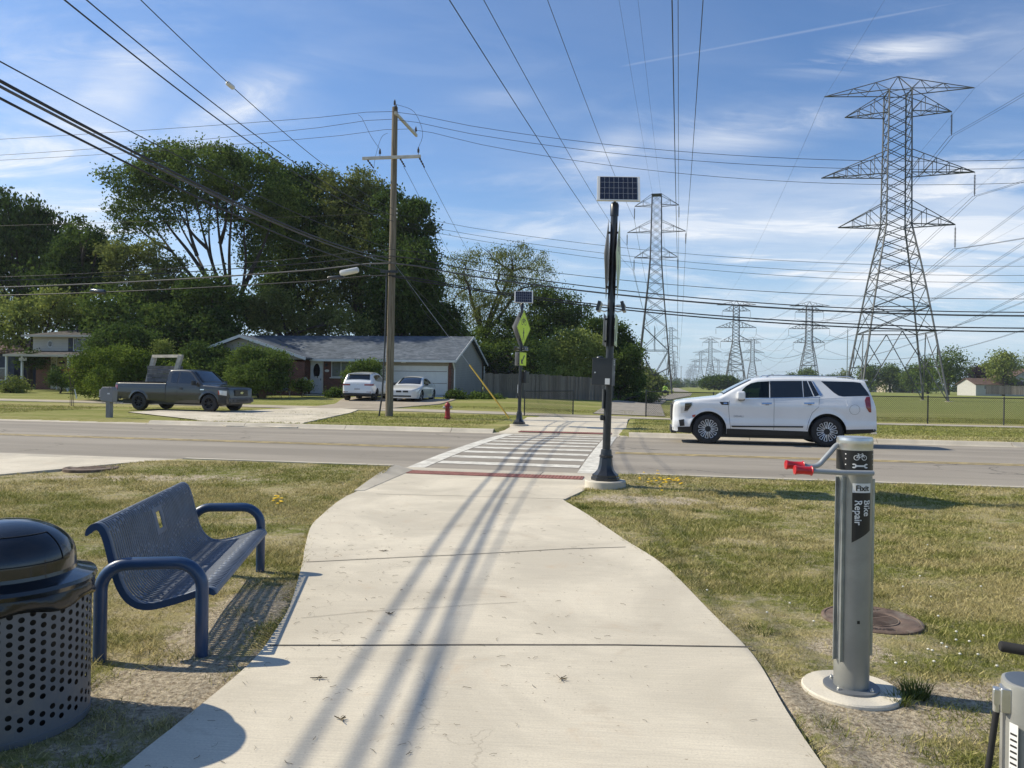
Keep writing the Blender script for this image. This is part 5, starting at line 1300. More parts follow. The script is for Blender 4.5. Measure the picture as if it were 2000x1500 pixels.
# conductors between the towers
def span(a, b, sag, r, label, group, n=20, mat=None):
    pts = [a.lerp(b, k / n) - Vector((0, 0, 4 * sag * (k / n) * (1 - k / n))) for k in range(n + 1)]
    mb = MB(); mb.tube(pts, r, 4, False); o = mb.build('power_line', mat or WIRE, smooth=80); tag(o, label, 'power line', group); return o
def arm(Y, off, side, half, z): return tp(Y, off) + CROSS * (side * half) + Vector((0, 0, z))
GL = 'overhead power lines of the flat topped towers'; GB = 'twin power lines of the big right tower'; GR = 'power lines of the right hand row'
for sd, sn in ((-1, 'left'), (1, 'right')):
    for half, z, nm in ((3.75, 30.1, 'top'), (4.95, 25.6, 'middle'), (3.7, 21.2, 'bottom')):
        span(arm(132, -4.2, sd, half, z), arm(-168, -4.2, sd, half, z), 7.2, .022, 'black power line overhead from the %s %s arm of the flat topped tower' % (nm, sn), None, 60)
        span(arm(132, -4.2, sd, half, z), arm(436, -4.6, sd, half, z), 7.2, .028, 'power line beyond the near flat topped tower, %s %s arm' % (nm, sn), None, 24)
        span(arm(436, -4.6, sd, half, z), arm(740, -4.6, sd, half, z), 7.0, .05, 'distant power line between far flat topped towers', 'distant power lines of the flat topped towers', 12)
    span(arm(132, -4.2, sd, .7, 34.3), arm(-168, -4.2, sd, .7, 34.3), 5.0, .010, 'thin shield wire overhead from the %s top corner of the flat topped tower' % sn, None, 50)
    span(arm(132, -4.2, sd, .7, 34.3), arm(436, -4.6, sd, .7, 34.3), 5.0, .014, 'thin shield wire beyond the flat topped tower, %s corner' % sn, None, 20)
for half, z, nm in ((6.2, 33.0, 'upper'), (8.9, 25.4, 'middle'), (6.8, 19.0, 'lower')):
    for k, dx in enumerate((-.22, .22)):
        a = arm(96.5, 27.0, 1, half + dx, z); span(a, arm(-160, 27.0, 1, half + dx, z), 8.5, .020, 'power line passing over the road from the %s right arm, %s of its pair' % (nm, ('inner', 'outer')[k]), None, 60); span(a, arm(352, 26.0, 1, half + dx, z), 8.5, .030, 'power line receding from the %s right arm, %s of its pair' % (nm, ('inner', 'outer')[k]), None, 24)
    span(arm(352, 26, 1, half, z), arm(611, 25, 1, half, z), 8, .05, 'distant power line between middle row towers', 'distant power lines of the middle row', 12)
    for sd in (-1, 1):
        for dx in (-.22, .22):
            span(arm(96.5, 60, sd, half + dx, z), arm(352, 59.5, sd, half + dx, z), 8.5, .032, 'power line from right edge to %s %s arm of mid tower, %s of pair' % (nm, 'left' if sd < 0 else 'right', 'left' if dx < 0 else 'right'), None, 24)
        span(arm(352, 59.5, sd, half, z), arm(611, 58.5, sd, half, z), 8, .05, 'distant power line of the right hand tower row', 'distant power lines of the right row', 12)
for sd, sn in ((-1, 'left'), (1, 'right')):
    span(arm(96.5, 27, sd, 8.7, 38.7), arm(-160, 27, sd, 8.7, 38.7), 5, .010, 'thin shield wire rising from the %s tip of the big tower top' % sn, None, 50)
    span(arm(96.5, 27, sd, 8.7, 38.7), arm(352, 26, sd, 8.7, 38.7), 5, .016, 'thin shield wire receding from the %s tip of the big tower top' % sn, None, 24)
    span(arm(96.5, 60, sd, 8.7, 38.7), arm(352, 59.5, sd, 8.7, 38.7), 5, .018, 'thin shield wire of the right hand tower row', 'shield wires of the right row', 24)
# slim mast behind the big tower
mb = MB(); p = P(1654, 748, 170); mb.tube([p - Vector((0, 0, 1)), p + Vector((0, 0, 11.5)), p + Vector((0, 0, 12.6))], [.14, .10, .02], 8); o = mb.build('mast', GALV); tag(o, 'slim pale mast standing behind the left leg of the big tower', 'mast')
for i, (px, py, Y, h) in enumerate(((1254, 752, 190, 9), (1261, 752, 215, 9.3), (1312, 748, 330, 8), (1330, 747, 420, 9))):
    p = P(px, py, Y); mb = MB(); mb.tube([p - Vector((0, 0, 1)), p + Vector((0, 0, h))], [.16, .11], 8); mb.box(p + Vector((0, 0, h - .5)), (2.2, .1, .12)); o = mb.build('wooden_pole', WOOD); tag(o, ('pale distant utility pole at the edge of the trees left of the trail', 'second distant utility pole beside the trees left of the trail', 'short distant utility pole behind the rider', 'faintest distant utility pole right of the trail')[i], 'utility pole')
# ---- fences
CL = M('chain link black', (0.018, 0.02, 0.022), 0.5, var=0); CLG = M('chain link post grey', (0.10, 0.105, 0.105), 0.6, var=.2)
def chain_fence(pts, h, label, posts, pitch=0.085, rw=0.0052, mat=CL, grey=()):
    t = thing('chain_link_fence', label, 'fence')
    mb = MB(); mr = MB()
    for (a, b) in zip(pts, pts[1:]):
        a, b = Vector(a), Vector(b); L = (b - a).xy.length; d = (b - a) / L; n = int(L / pitch)
        for i in range(-int(h / pitch), n):
            for sg in (1, -1):
                x0 = i * pitch if sg > 0 else i * pitch + h
                x1 = x0 + sg * h; z0, z1 = 0.0, h
                lo, hi = (x0, x1) if sg > 0 else (x1, x0)
                def zat(x): return (x - x0) / (x1 - x0) * h
                A_x, B_x = max(lo, 0), min(hi, L)
                if B_x - A_x < .02: continue
                p = a + d * A_x + Vector((0, 0, zat(A_x) + .03)); q_ = a + d * B_x + Vector((0, 0, zat(B_x) + .03)); mb.beam(p, q_, rw * 2, 3)
        mr.tube([a + Vector((0, 0, h + .04)), b + Vector((0, 0, h + .04))], .021, 8)
    mb.build('wire_mesh', mat, t); mr.build('top_rail', mat if not grey else BLKM, t)
    for i, p in enumerate(posts):
        m = MB(); m.tube([Vector(p) - Vector((0, 0, .2)), Vector(p) + Vector((0, 0, h + .07))], .03, 10); m.lathe([(.035, h + .06), (.03, h + .10), (0, h + .11)], p, 10); m.build('post', CLG if i in grey else BLKM, t, 40)
    return t
def gp3(s, v): p = SV(s, v); return Vector((p.x, p.y, gz(p.x, p.y)))
fr_pts = [gp3(-.05, 36.1), gp3(9, 36.0), gp3(20, 36.0), gp3(45, 36.0)]
chain_fence(fr_pts, 1.12, 'long black chain link fence along the field right of the trail', [gp3(-.05, 36.1)] + [gp3(-.05 + 3.02 * k, 36.05) for k in range(1, 15)], grey=tuple(range(5, 20)))
a = G(1024, 812); b = G(1119, 809.5); chain_fence([a, b], 1.05, 'short black chain link fence section left of the trail entrance', [a, b])
p0, p1 = G(1250, 813), None
# yard chain link behind, greyer
a = G(1035, 795); b = G(1075, 795)
mb = MB()
FW = NT('grey fence wood'); 
def plank():
    t = FW; co = t.pos(scale=(1, 1, .12)); isl = t.n('ShaderNodeNewGeometry').outputs['Random Per Island']; f = t.noise(co, 22, 5, .65)
    c = t.mix(f, (0.10, 0.092, 0.08), (0.20, 0.186, 0.165)); h = t.n('ShaderNodeHueSaturation'); t.l(t.rng(isl, 0, 1, .7, 1.25, False), h.inputs['Value']); t.l(c, h.inputs['Color']); t.l(h.outputs[0], t.b.inputs['Base Color']); t.b.inputs['Roughness'].default_value = .95; t.b.inputs['Specular IOR Level'].default_value = .1
plank(); FW = FW.m
def wood_fence(pts, h, label, seed=1):
    t = thing('wooden_fence', label, 'fence'); rg = random.Random(seed); mb = MB(); mr = MB()
    for a, b in zip(pts, pts[1:]):
        a, b = Vector(a), Vector(b); L = (b - a).length; d = (b - a).normalized(); ang = math.atan2(d.y, d.x); x = 0
        while x < L:
            w = rg.uniform(.13, .15); hh = h + rg.uniform(-.04, .03)
            p = a + d * (x + w / 2); mb.box(p + Vector((0, 0, hh / 2)), (w - .012, .02, hh), rz=ang, ry=rg.uniform(-.01, .01)); x += w
        nrm = Vector((-d.y, d.x, 0))
        for zz in (.35, h - .3): mr.box((a + b) / 2 + nrm * .03 + Vector((0, 0, zz)), (L, .04, .09), rz=ang)
    mb.build('board', FW, t)['kind'] = 'stuff'; mr.build('rail', FW, t)
    return t
fa = P(886, 786, 48.5); fb = P(1060, 790, 49.5); fc = P(1180, 787, 52.5)
zg = lambda p: Vector((p.x, p.y, gz(p.x, p.y) - .03))
wood_fence([zg(P(945, 780, 49.8)), zg(P(1060, 780, 50.5)), zg(P(1182, 780, 54)), zg(P(1222, 780, 80))], 1.62, 'weathered grey wooden board fence right of the ranch house')
# ---- hydrant
def hydrant():
    g = G(874, 819); t = thing('fire_hydrant', 'red fire hydrant with white caps on the grass across the road', 'fire hydrant', (g.x, g.y, g.z))
    RH = M('hydrant red', (0.30, 0.018, 0.022), 0.5, var=.15, dirt=(.12, .03, .02), ds=8); WC = M('hydrant white', (0.55, 0.55, 0.52), 0.6)
    mb = MB(); mb.lathe([(.09, -.05), (.09, .06), (.13, .065), (.13, .10), (.095, .11), (.09, .50), (.115, .505), (.115, .535), (.095, .54)], n=20); mb.build('barrel', RH, t, 35)
    mb = MB(); mb.lathe([(.105, .54), (.10, .58), (.07, .63), (.03, .655), (.03, .69), (0, .695)], n=16); mb.build('bonnet', RH, t, 35)
    for sd in (-1, 1):
        mb = MB(); mb.lathe([(.05, sd * .07), (.05, sd * .12), (.062, sd * .125), (.062, sd * .165), (.02, sd * .17), (.02, sd * .19), (0, sd * .19)], (0, 0, .46), 14, 'X'); mb.build('side_cap', WC, t, 35)
    mb = MB(); mb.lathe([(.06, -.07), (.06, -.12), (.075, -.125), (.075, -.165), (.02, -.17), (.02, -.19), (0, -.19)], (0, 0, .42), 14, 'Y'); mb.build('front_cap', RH, t, 35)
    t.scale = (1.05, 1.05, 1.02)
hydrant()
# ---- mailbox
def mailbox():
    g = G(213, 815.5); t = thing('mailbox', 'grey plastic mailbox on a square post at the kerb by the pickup', 'mailbox', (g.x, g.y, g.z), R_(-10))
    MG = M('mailbox grey', (0.20, 0.20, 0.20), 0.6, var=.08); 
    mb = MB(); mb.bb(-.075, .10, -.09, .09, -.1, .62); mb.build('post', MG, t, bev=.006)
    mb = MB(); mb.prism([(-.26, .62), (.23, .56), (.24, 1.0)] + [(.24 - .06 * k / 4, 1.0 + .13 * math.sin(math.pi / 2 * k / 4)) for k in range(5)] + [(-.20 - .08 * k / 4, 1.13 - .10 * k / 4) for k in range(5)] + [(-.30, .95), (-.29, .68)], lambda a, b: (a, -.13, b), lambda a, b: (a, .13, b)); bx = mb.build('box', MG, t, bev=.02, fixn=True)
    mb = MB(); mb.bb(-.335, -.295, -.12, .12, .80, 1.03); mb.build('door', M('mailbox door', (0.30, 0.30, 0.30), .6), t, bev=.02)
    mb = MB(); mb.bb(-.33, -.27, -.11, .11, .655, .755); mb.build('paper_slot', M('slot brown', (0.13, 0.10, 0.08), .8), t)
    mb = MB(); mb.bb(-.345, -.27, -.125, .125, .765, .79); mb.build('shelf_lip', FRW, t)
    mb = MB(); mb.bb(.02, .12, -.138, -.131, .86, .91); mb.build('number_plate', FRW, bx)
    mb = MB(); mb.box((.08, -.142, 1.06), (.018, .012, .18), ry=.35); mb.build('flag', MG, bx)
    mb = MB(); mb.prism([(-.14, .62), (-.075, .62), (-.075, .42)], lambda a, b: (a, -.05, b), lambda a, b: (a, .05, b)); mb.build('bracket', MG, t)
mailbox()
# ================================================================== VEHICLES
TYRE = M('tyre rubber', (0.018, 0.018, 0.019), 0.75, var=0.2); RIMD = M('dark wheel', (0.022, 0.023, 0.026), 0.35, metal=.5); RIMB = M('bright wheel', (0.72, 0.72, 0.72), 0.35, metal=.6, var=.05)
GLSD = M('privacy glass', (0.006, 0.008, 0.010), 0.04, var=0, coat=1.0); CLAD = M('black plastic trim', (0.012, 0.013, 0.014), 0.5, var=.1); CHR = M('chrome', (0.75, 0.75, 0.76), 0.12, metal=1.0, var=0)
LENS = M('clear lamp', (0.62, 0.64, 0.66), 0.12, metal=.3, var=.1, coat=.8); TAIL = M('tail lamp red', (0.22, 0.008, 0.010), 0.15, var=.1, coat=1.0); AMB = M('amber lamp', (0.42, 0.06, 0.02), 0.3, var=0)
def paint(name, c, flake=0.0, rough=0.28, metal=0.0):
    if name in MATS: return MATS[name]
    m = M(name, c, rough, metal=metal, var=0.03, vs=2, coat=1.0); return m
def glass_mat():
    if 'window glass' in MATS: return MATS['window glass']
    t = NT('window glass'); tr = t.n('ShaderNodeBsdfTransparent'); tr.inputs[0].default_value = (0.42, 0.50, 0.46, 1); gl = t.n('ShaderNodeBsdfGlossy'); gl.inputs['Roughness'].default_value = .02; fr = t.n('ShaderNodeFresnel'); fr.inputs[0].default_value = 1.5
    mx = t.n('ShaderNodeMixShader'); t.l(fr.outputs[0], mx.inputs[0]); t.l(tr.outputs[0], mx.inputs[1]); t.l(gl.outputs[0], mx.inputs[2]); t.l(mx.outputs[0], t.out.inputs[0]); MATS['window glass'] = t.m; return t.m
class Car:
    """body: height-field shell. x from the nose (0) to the tail (L), y half width, z up"""
    def __init__(s, L, W, top, bottom, wheels, wr, plan, side, shoulder, crown, arch=1.14):
        s.L, s.W, s.wheels, s.wr = L, W, wheels, wr; s.top = top; s.bot = bottom; s.planp = plan; s.sidep = side; s.sh = shoulder; s.crown = crown; s.ar = wr * arch
        tp_ = smooth_path([Vector((x, z, 0)) for x, z in top], 6); s.tx = [p.x for p in tp_]; s.tz = [p.y for p in tp_]
        for i in range(1, len(s.tx)): s.tx[i] = max(s.tx[i], s.tx[i - 1] + 1e-4)
    def ztop(s, x): return float(np.interp(x, s.tx, s.tz))
    def zbot(s, x):
        z = float(np.interp(x, [p[0] for p in s.bot], [p[1] for p in s.bot]))
        for wx in s.wheels:
            d = abs(x - wx)
            if d < s.ar: z = max(z, s.wr + math.sqrt(s.ar ** 2 - d * d) * 1.0)
        return z
    def wid(s, x, z):
        w = s.W / 2 * float(np.interp(x, [p[0] for p in s.planp], [p[1] for p in s.planp])) * float(np.interp(z, [p[0] for p in s.sidep], [p[1] for p in s.sidep]))
        zt = s.ztop(x); t = (z - (zt - s.sh)) / s.sh
        if t > 0: w -= s.sh * (1 - math.sqrt(max(0, 1 - min(t, 1) ** 2)))
        # flared lips round the wheels
        for wx in s.wheels:
            d = math.hypot(x - wx, z - s.wr)
            if d < s.ar * 1.22: w += 0.02 * ss(s.ar * 1.22, s.ar * 1.02, d)
        return w
    def body(s, mat, parent, name='body'):
        xs = set(np.linspace(0, s.L, 110).tolist())
        for wx in s.wheels:
            for k in range(0, 25): xs.add(wx + s.ar * math.cos(math.pi * k / 24) * 0.9995)
            xs |= {wx - s.ar - .0015, wx + s.ar + .0015}
        xs |= {p[0] for p in s.top} | {0.004, .012, .03, .06, s.L - .004, s.L - .012, s.L - .03, s.L - .06}
        xs = sorted(x for x in xs if 0 <= x <= s.L); ys_ = []
        NZ = 26; NT_ = 9; mb = MB(); K = None
        fz = [((i / NZ) if i < NZ * .6 else (i / NZ)) for i in range(NZ + 1)]
        for x in xs:
            zb, zt = s.zbot(x), s.ztop(x); zt = max(zt, zb + .02); ring = []
            # rows denser at the shoulder
            zz = [zb + (zt - s.sh - zb) * i / 18 for i in range(19)] if zt - s.sh > zb + .01 else [zb + (zt - zb) * .3 * i / 18 for i in range(19)]
            z18 = zz[-1]; zz += [z18 + (zt - z18) * math.sin(math.pi / 2 * i / 8) for i in range(1, 9)]
            W_ = [s.wid(x, z) for z in zz]
            ring += [(x, -w, z) for w, z in zip(W_, zz)]
            wt = W_[-1]
            for i in range(1, NT_): y = -wt + 2 * wt * i / NT_; ring.append((x, y, zt + s.crown * (1 - (y / wt) ** 2) * min(1, 5 * x / s.L + .2)))
            ring += [(x, w, z) for w, z in zip(W_[::-1], zz[::-1])]
            K = len(ring); mb.v += ring
        n = len(xs)
        for i in range(n - 1):
            for k in range(K):
                k2 = (k + 1) % K
                if k == K - 1: mb.m.append(1)
                else: mb.m.append(0)
                mb.f.append((i * K + k, i * K + k2, (i + 1) * K + k2, (i + 1) * K + k))
        mb.f.append(tuple(range(K - 1, -1, -1))); mb.m.append(0); mb.f.append(tuple((n - 1) * K + k for k in range(K))); mb.m.append(0)
        o = mb.build(name, [mat, CLAD, M('car interior', (0.02, 0.02, 0.021), .8)], parent, 32, fixn=True); s.o = o; return o
    def cut(s, poly):
        """open a see-through window pair through both sides"""
        mb = MB(); mb.prism(poly, lambda a, b: (a, -1.5, b), lambda a, b: (a, 1.5, b)); c = mb.build('cut', [M('car interior', (0.02, 0.02, 0.021), .8)], fixn=True)
        md = s.o.modifiers.new('b', 'BOOLEAN'); md.operation = 'DIFFERENCE'; md.solver = 'EXACT'; md.object = c; md.material_mode = 'TRANSFER'
        dg = bpy.context.evaluated_depsgraph_get(); me = bpy.data.meshes.new_from_object(s.o.evaluated_get(dg)); s.o.modifiers.clear(); s.o.data = me
        bpy.data.objects.remove(c)
    def side(s, poly, sd, name, mat, parent, off=0.004, th=0.02, sub=10):
        """panel that follows the flank. poly in (x, z)"""
        # subdivide outline
        P_ = []
        for a, b in zip(poly, poly[1:] + poly[:1]):
            k = max(1, int(math.hypot(b[0] - a[0], b[1] - a[1]) / .12))
            P_ += [(a[0] + (b[0] - a[0]) * i / k, a[1] + (b[1] - a[1]) * i / k) for i in range(k)]
        bm = bmesh.new(); vs = [bm.verts.new((x, 0, z)) for x, z in P_]; bm.faces.new(vs)
        x0, x1 = min(p[0] for p in P_), max(p[0] for p in P_); z0, z1 = min(p[1] for p in P_), max(p[1] for p in P_)
        for i in range(1, int((x1 - x0) / .15) + 1):
            x = x0 + i * .15; bmesh.ops.bisect_plane(bm, geom=bm.verts[:] + bm.edges[:] + bm.faces[:], plane_co=(x, 0, 0), plane_no=(1, 0, 0))
        for i in range(1, int((z1 - z0) / .08) + 1):
            z = z0 + i * .08; bmesh.ops.bisect_plane(bm, geom=bm.verts[:] + bm.edges[:] + bm.faces[:], plane_co=(0, 0, z), plane_no=(0, 0, 1))
        for v in bm.verts: v.co.y = sd * (s.wid(v.co.x, v.co.z) + off)
        r = bmesh.ops.extrude_face_region(bm, geom=bm.faces[:]); 
        for v in [g for g in r['geom'] if isinstance(g, bmesh.types.BMVert)]: v.co.y -= sd * th
        bmesh.ops.recalc_face_normals(bm, faces=bm.faces)
        me = bpy.data.meshes.new(name); bm.to_mesh(me); bm.free(); me.materials.append(mat); me.polygons.foreach_set('use_smooth', [True] * len(me.polygons)); me.set_sharp_from_angle(angle=R_(40))
        o = bpy.data.objects.new(name, me); COL.objects.link(o); o.parent = parent; return o
    def topp(s, poly, name, mat, parent, off=0.005, th=0.02, n=8):
        """panel on the top surface: poly = [(x0, halfw0), (x1, halfw1)...] strip across"""
        mb = MB(); V = []
        xs = np.linspace(poly[0][0], poly[-1][0], 14)
        for x in xs:
            hw = float(np.interp(x, [p[0] for p in poly], [p[1] for p in poly]))
            wt = s.wid(x, s.ztop(x))
            for i in range(n + 1): y = -hw + 2 * hw * i / n; V.append((x, y, s.ztop(x) + s.crown * (1 - min(1, (y / wt) ** 2)) * min(1, 5 * x / s.L + .2) + off))
        mb.add(V, [(i * (n + 1) + k, i * (n + 1) + k + 1, (i + 1) * (n + 1) + k + 1, (i + 1) * (n + 1) + k) for i in range(13) for k in range(n)])
        return mb.build(name, mat, parent, 60, solid=th * .4)
    def block(s, name, mat, parent, x0, x1, y0, y1, z0, z1, bev=.01):
        mb = MB(); mb.bb(x0, x1, y0, y1, z0, z1); return mb.build(name, mat, parent, bev=bev)
    def line(s, pts, sd, name, parent, mat=None, r=.004):
        """door gaps: pts in (x,z)"""
        Q = []
        for a, b in zip(pts, pts[1:]):
            k = max(1, int(math.hypot(b[0] - a[0], b[1] - a[1]) / .08)); Q += [(a[0] + (b[0] - a[0]) * i / k, a[1] + (b[1] - a[1]) * i / k) for i in range(k)]
        Q.append(pts[-1]); mb = MB(); mb.tube([(x, sd * (s.wid(x, z) + .0005), z) for x, z in Q], r, 5); return mb.build(name, mat or M('panel gap', (0.015, 0.015, 0.016), .8), parent)
    def wheel(s, x, sd, parent, spokes=12, rim=0.72, bright=True, style='multi', inset=0.02, tw=.26):
        y = sd * (s.W / 2 - inset); yo = y; yi = y - sd * tw
        if sd < 0: s.block('wheel_liner', CLAD, parent, x - s.ar - .01, x + s.ar + .01, -s.W / 2 + .30, s.W / 2 - .30, s.wr * .7, s.wr + s.ar + .03, 0)
        w = thing('wheel', None, None, (x, 0, s.wr)); w.parent = parent
        R = s.wr; mb = MB()
        pr = [(R * rim, 0.0), (R * .90, -.006), (R * .97, .012), (R, .045), (R, tw - .045), (R * .96, tw - .01), (R * rim, tw)]
        mb.lathe([(r, yo - sd * d) for r, d in pr], (0, 0, 0), 40, 'Y', False); mb.build('tyre', TYRE, w, 40, fixn=True)
        mb = MB(); mb.mat(1).lathe([(R * rim * .97, yo - sd * .09), (0, yo - sd * .09)], (0, 0, 0), 32, 'Y')
        mb.mat(1).lathe([(R * rim * .90, yo - sd * .06), (R * rim * .93, yo - sd * .008), (R * rim * 1.005, yo - sd * .004), (R * rim * 1.0, yo - sd * .06)], (0, 0, 0), 40, 'Y', False)
        mb.mat(1).lathe([(R * .20, yo - sd * .05), (R * .19, yo - sd * .02), (0, yo - sd * .018)], (0, 0, 0), 20, 'Y')
        for k in range(spokes):
            a = 2 * math.pi * k / spokes; c, s_ = math.cos(a), math.sin(a)
            mb.mat(0)
            if style == 'multi':   # looped pairs of spokes
                for da in (-.13, .13):
                    a0 = a + da * .6; a1 = a + da * 1.25
                    p = (R * .20 * math.cos(a0), yo - sd * .03, R * .20 * math.sin(a0)); q = (R * rim * .88 * math.cos(a1), yo - sd * .015, R * rim * .88 * math.sin(a1)); mb.tube([p, q], R * .030, 4)
                p = [(R * rim * .90 * math.cos(a + e), yo - sd * .014, R * rim * .90 * math.sin(a + e)) for e in (-.17, -.06, .06, .17)]; mb.tube(p, R * .028, 4)
            else:
                p = (R * .15 * c, yo - sd * .04, R * .15 * s_); q = (R * rim * .92 * c, yo - sd * .02, R * rim * .92 * s_); mb.tube([p, q], [R * .05, R * .06], 6)
        mb.build('rim', [RIMB if bright else RIMD, RIMD], w, 40, fixn=True)
        return w
WPAINT = paint('white car paint', (0.72, 0.73, 0.74), rough=.3)
def arc_poly(cx, cz, r, a0, a1, n=8): return [(cx + r * math.cos(R_(a0 + (a1 - a0) * i / n)), cz + r * math.sin(R_(a0 + (a1 - a0) * i / n))) for i in range(n + 1)]
def big_suv():
    def yk(x, y): return ((x - 400) * .00289 + .95, (745 + (x - 400) * .0235 - y) * .00304)
    top = [(0.0, .42), (0.005, .75), (.02, 1.02), (.08, 1.13), (.30, 1.18), (.75, 1.225), (1.20, 1.275), (1.30, 1.31), (1.62, 1.50), (1.98, 1.69), (2.12, 1.755), (2.35, 1.805), (2.9, 1.835), (3.6, 1.84), (4.3, 1.825), (4.85, 1.79), (5.0, 1.765), (5.03, 1.70), (5.20, 1.25), (5.26, 1.05), (5.28, .90), (5.30, .52)]
    bot = [(0, .34), (.25, .30), (.5, .28), (1.4, .28), (3.6, .28), (4.5, .34), (5.1, .40), (5.3, .46)]
    c = Car(5.30, 2.03, top, bot, (.95, 4.02), .405, [(0, .78), (.05, .86), (.15, .93), (.35, .975), (.7, .995), (4.6, 1.0), (5.1, .965), (5.22, .92), (5.3, .84)],
            [(.25, .93), (.40, .950), (.50, .985), (.60, .992), (.70, .975), (.86, .985), (1.0, 1.0), (1.10, .998), (1.16, .978), (1.27, .965), (1.30, .955), (1.72, .80), (1.85, .77)], .085, .035, arch=1.19)
    t = thing('large_suv', 'large white sport utility vehicle driving left along the road', 'suv')
    c.body(WPAINT, t)
    # front window opening (see-through)
    fw = [yk(*p) for p in ((716, 337), (694, 300), (712, 262), (745, 232), (790, 207), (850, 194), (955, 190), (950, 337))]
    fw_s = [(x * .0 + x, z) for x, z in fw]
    c.cut(fw)
    for sd in (-1, 1):
        c.side(fw, sd, 'front_window', glass_mat(), t, off=-.006, th=.004)
        c.side([yk(*p) for p in ((962, 188), (1246, 189), (1250, 335), (958, 337))], sd, 'rear_window', GLSD, t)
        c.side([yk(*p) for p in ((1254, 190), (1290, 190), (1340, 328), (1257, 334))], sd, 'vent_window', GLSD, t)
        c.side([yk(*p) for p in ((1300, 192), (1330, 193), (1392, 318), (1350, 328))], sd, 'vent_window', GLSD, t)
        c.side([yk(*p) for p in ((1415, 194), (1700, 203), (1760, 212), (1820, 300), (1830, 326), (1600, 330), (1560, 322), (1520, 295))], sd, 'quarter_window', GLSD, t)
        c.side([yk(*p) for p in ((1336, 193), (1346, 193), (1420, 312), (1414, 322), (1396, 326))], sd, 'chrome_trim', CHR, t, off=.007)
        c.side([yk(*p) for p in ((700, 340), (1395, 332), (1397, 337), (702, 346))], sd, 'chrome_trim', CHR, t, off=.008)
        c.side([yk(*p) for p in ((612, 583), (1252, 588), (1250, 600), (618, 596))], sd, 'door_moulding', CLAD, t, off=.016)
        c.side([(1.44, .425), (3.54, .40), (3.54, .27), (1.44, .27)], sd, 'rocker_trim', CLAD, t, off=.008)
        c.side([(.02, .30), (.02, .43), (.52, .46), (.50, .27)], sd, 'bumper_trim', CLAD, t, off=.008)
        c.side([(4.50, .34), (4.50, .47), (5.24, .50), (5.28, .44), (5.1, .39)], sd, 'bumper_trim', CLAD, t, off=.008)
        c.side([yk(*p) for p in ((142, 374), (250, 371), (256, 400), (205, 462), (146, 470))], sd, 'headlight', LENS, t, off=.010)
        c.side([yk(*p) for p in ((186, 380), (246, 377), (250, 398), (208, 448), (180, 452))], sd, 'headlight_shroud', GLSD, t, off=.016)
        c.side([yk(*p) for p in ((130, 532), (178, 524), (184, 584), (142, 588))], sd, 'fog_light', CLAD, t, off=.010)
        c.side([yk(*p) for p in ((252, 488), (284, 482), (276, 502), (256, 508))], sd, 'side_marker', AMB, t, off=.012)
        c.side([yk(*p) for p in ((500, 370), (582, 370), (583, 398), (520, 396))], sd, 'fender_vent', CLAD, t, off=.010)
        c.side([yk(*p) for p in ((538, 377), (572, 377), (572, 388), (538, 388))], sd, 'emblem', CHR, t, off=.014)
        c.side([yk(*p) for p in ((1800, 335), (1832, 332), (1842, 470), (1822, 468), (1796, 430), (1786, 365))], sd, 'tail_light', TAIL, t, off=.012)
        for x in (925, 1300):
            c.side([yk(*p) for p in ((x - 45, 380), (x + 45, 380), (x + 45, 393), (x - 45, 393))], sd, 'door_handle', CHR, t, off=.045, th=.03)
            c.side([yk(*p) for p in ((x - 18, 384), (x + 30, 384), (x + 20, 403), (x - 8, 403))], sd, 'handle_recess', M('recess grey', (.25, .25, .26), .5), t, off=.003)
        c.line([yk(*p) for p in ((592, 360), (583, 420), (598, 560), (610, 618))], sd, 'panel_gap', t); c.line([yk(*p) for p in ((955, 190), (992, 345), (994, 622))], sd, 'panel_gap', t)
        c.line([yk(*p) for p in ((1395, 330), (1385, 420), (1330, 470), (1295, 560), (1285, 622))], sd, 'panel_gap', t)
        c.line([yk(*p) for p in ((1300, 350), (1790, 335))], sd, 'panel_gap', t, WPAINT)
        c.line([(q[0], q[1]) for q in arc_poly(*yk(1697, 445), .13, 0, 360, 20)], sd, 'fuel_flap', t, None, .003)
        tp2 = [[(yk(0, 0)[0], 0)]]
        mb = MB(); x_, z_ = yk(676, 500); 
        put_icon(mb, text_polys('DENALI', 0.075, .001), (lambda sd: (lambda a, b: (x_ + (a if sd < 0 else -a) , sd * (c.wid(x_, z_) + .003), z_ + b)))(sd)); mb.build('lettering', M('recess grey', (.25, .25, .26), .5), t)
        # mirror
        mb = MB(); xm, zm = yk(682, 320); mb.box((xm + .02, sd * 1.10, zm + .02), (.22, .28, .23)); mi = mb.build('mirror', WPAINT, t, bev=.05)
        mb = MB(); mb.box((xm + .04, sd * 1.02, zm - .085), (.17, .26, .06)); mb.build('mirror_base', CLAD, mi, bev=.02)
        for wx in c.wheels: c.wheel(wx, sd, t, 11, .70, True)
        # roof rail
        mb = MB(); mb.tube([(2.5, sd * .70, 1.83), (2.6, sd * .70, 1.885), (4.6, sd * .70, 1.875), (4.75, sd * .70, 1.82)], .018, 8); mb.build('roof_rail', CHR, t, 50)
    c.topp([(1.36, .80), (2.10, .66)], 'windscreen', GLSD, t)
    mb = MB(); mb.bb(-.022, .012, -.55, .55, .60, 1.06); gr = mb.build('grille', CLAD, t, bev=.02)
    mb = MB()
    for k in range(6): mb.bb(-.03, -.01, -.53, .53, .65 + .07 * k, .665 + .07 * k)
    mb.build('grille_bars', CHR, gr)
    c.block('roof_spoiler', WPAINT, t, 4.86, 5.10, -.68, .68, 1.765, 1.80); c.block('front_lip', CLAD, t, -.03, .12, -.75, .75, .26, .42); c.block('tailpipe', CHR, t, 5.14, 5.30, -.85, -.70, .36, .42)
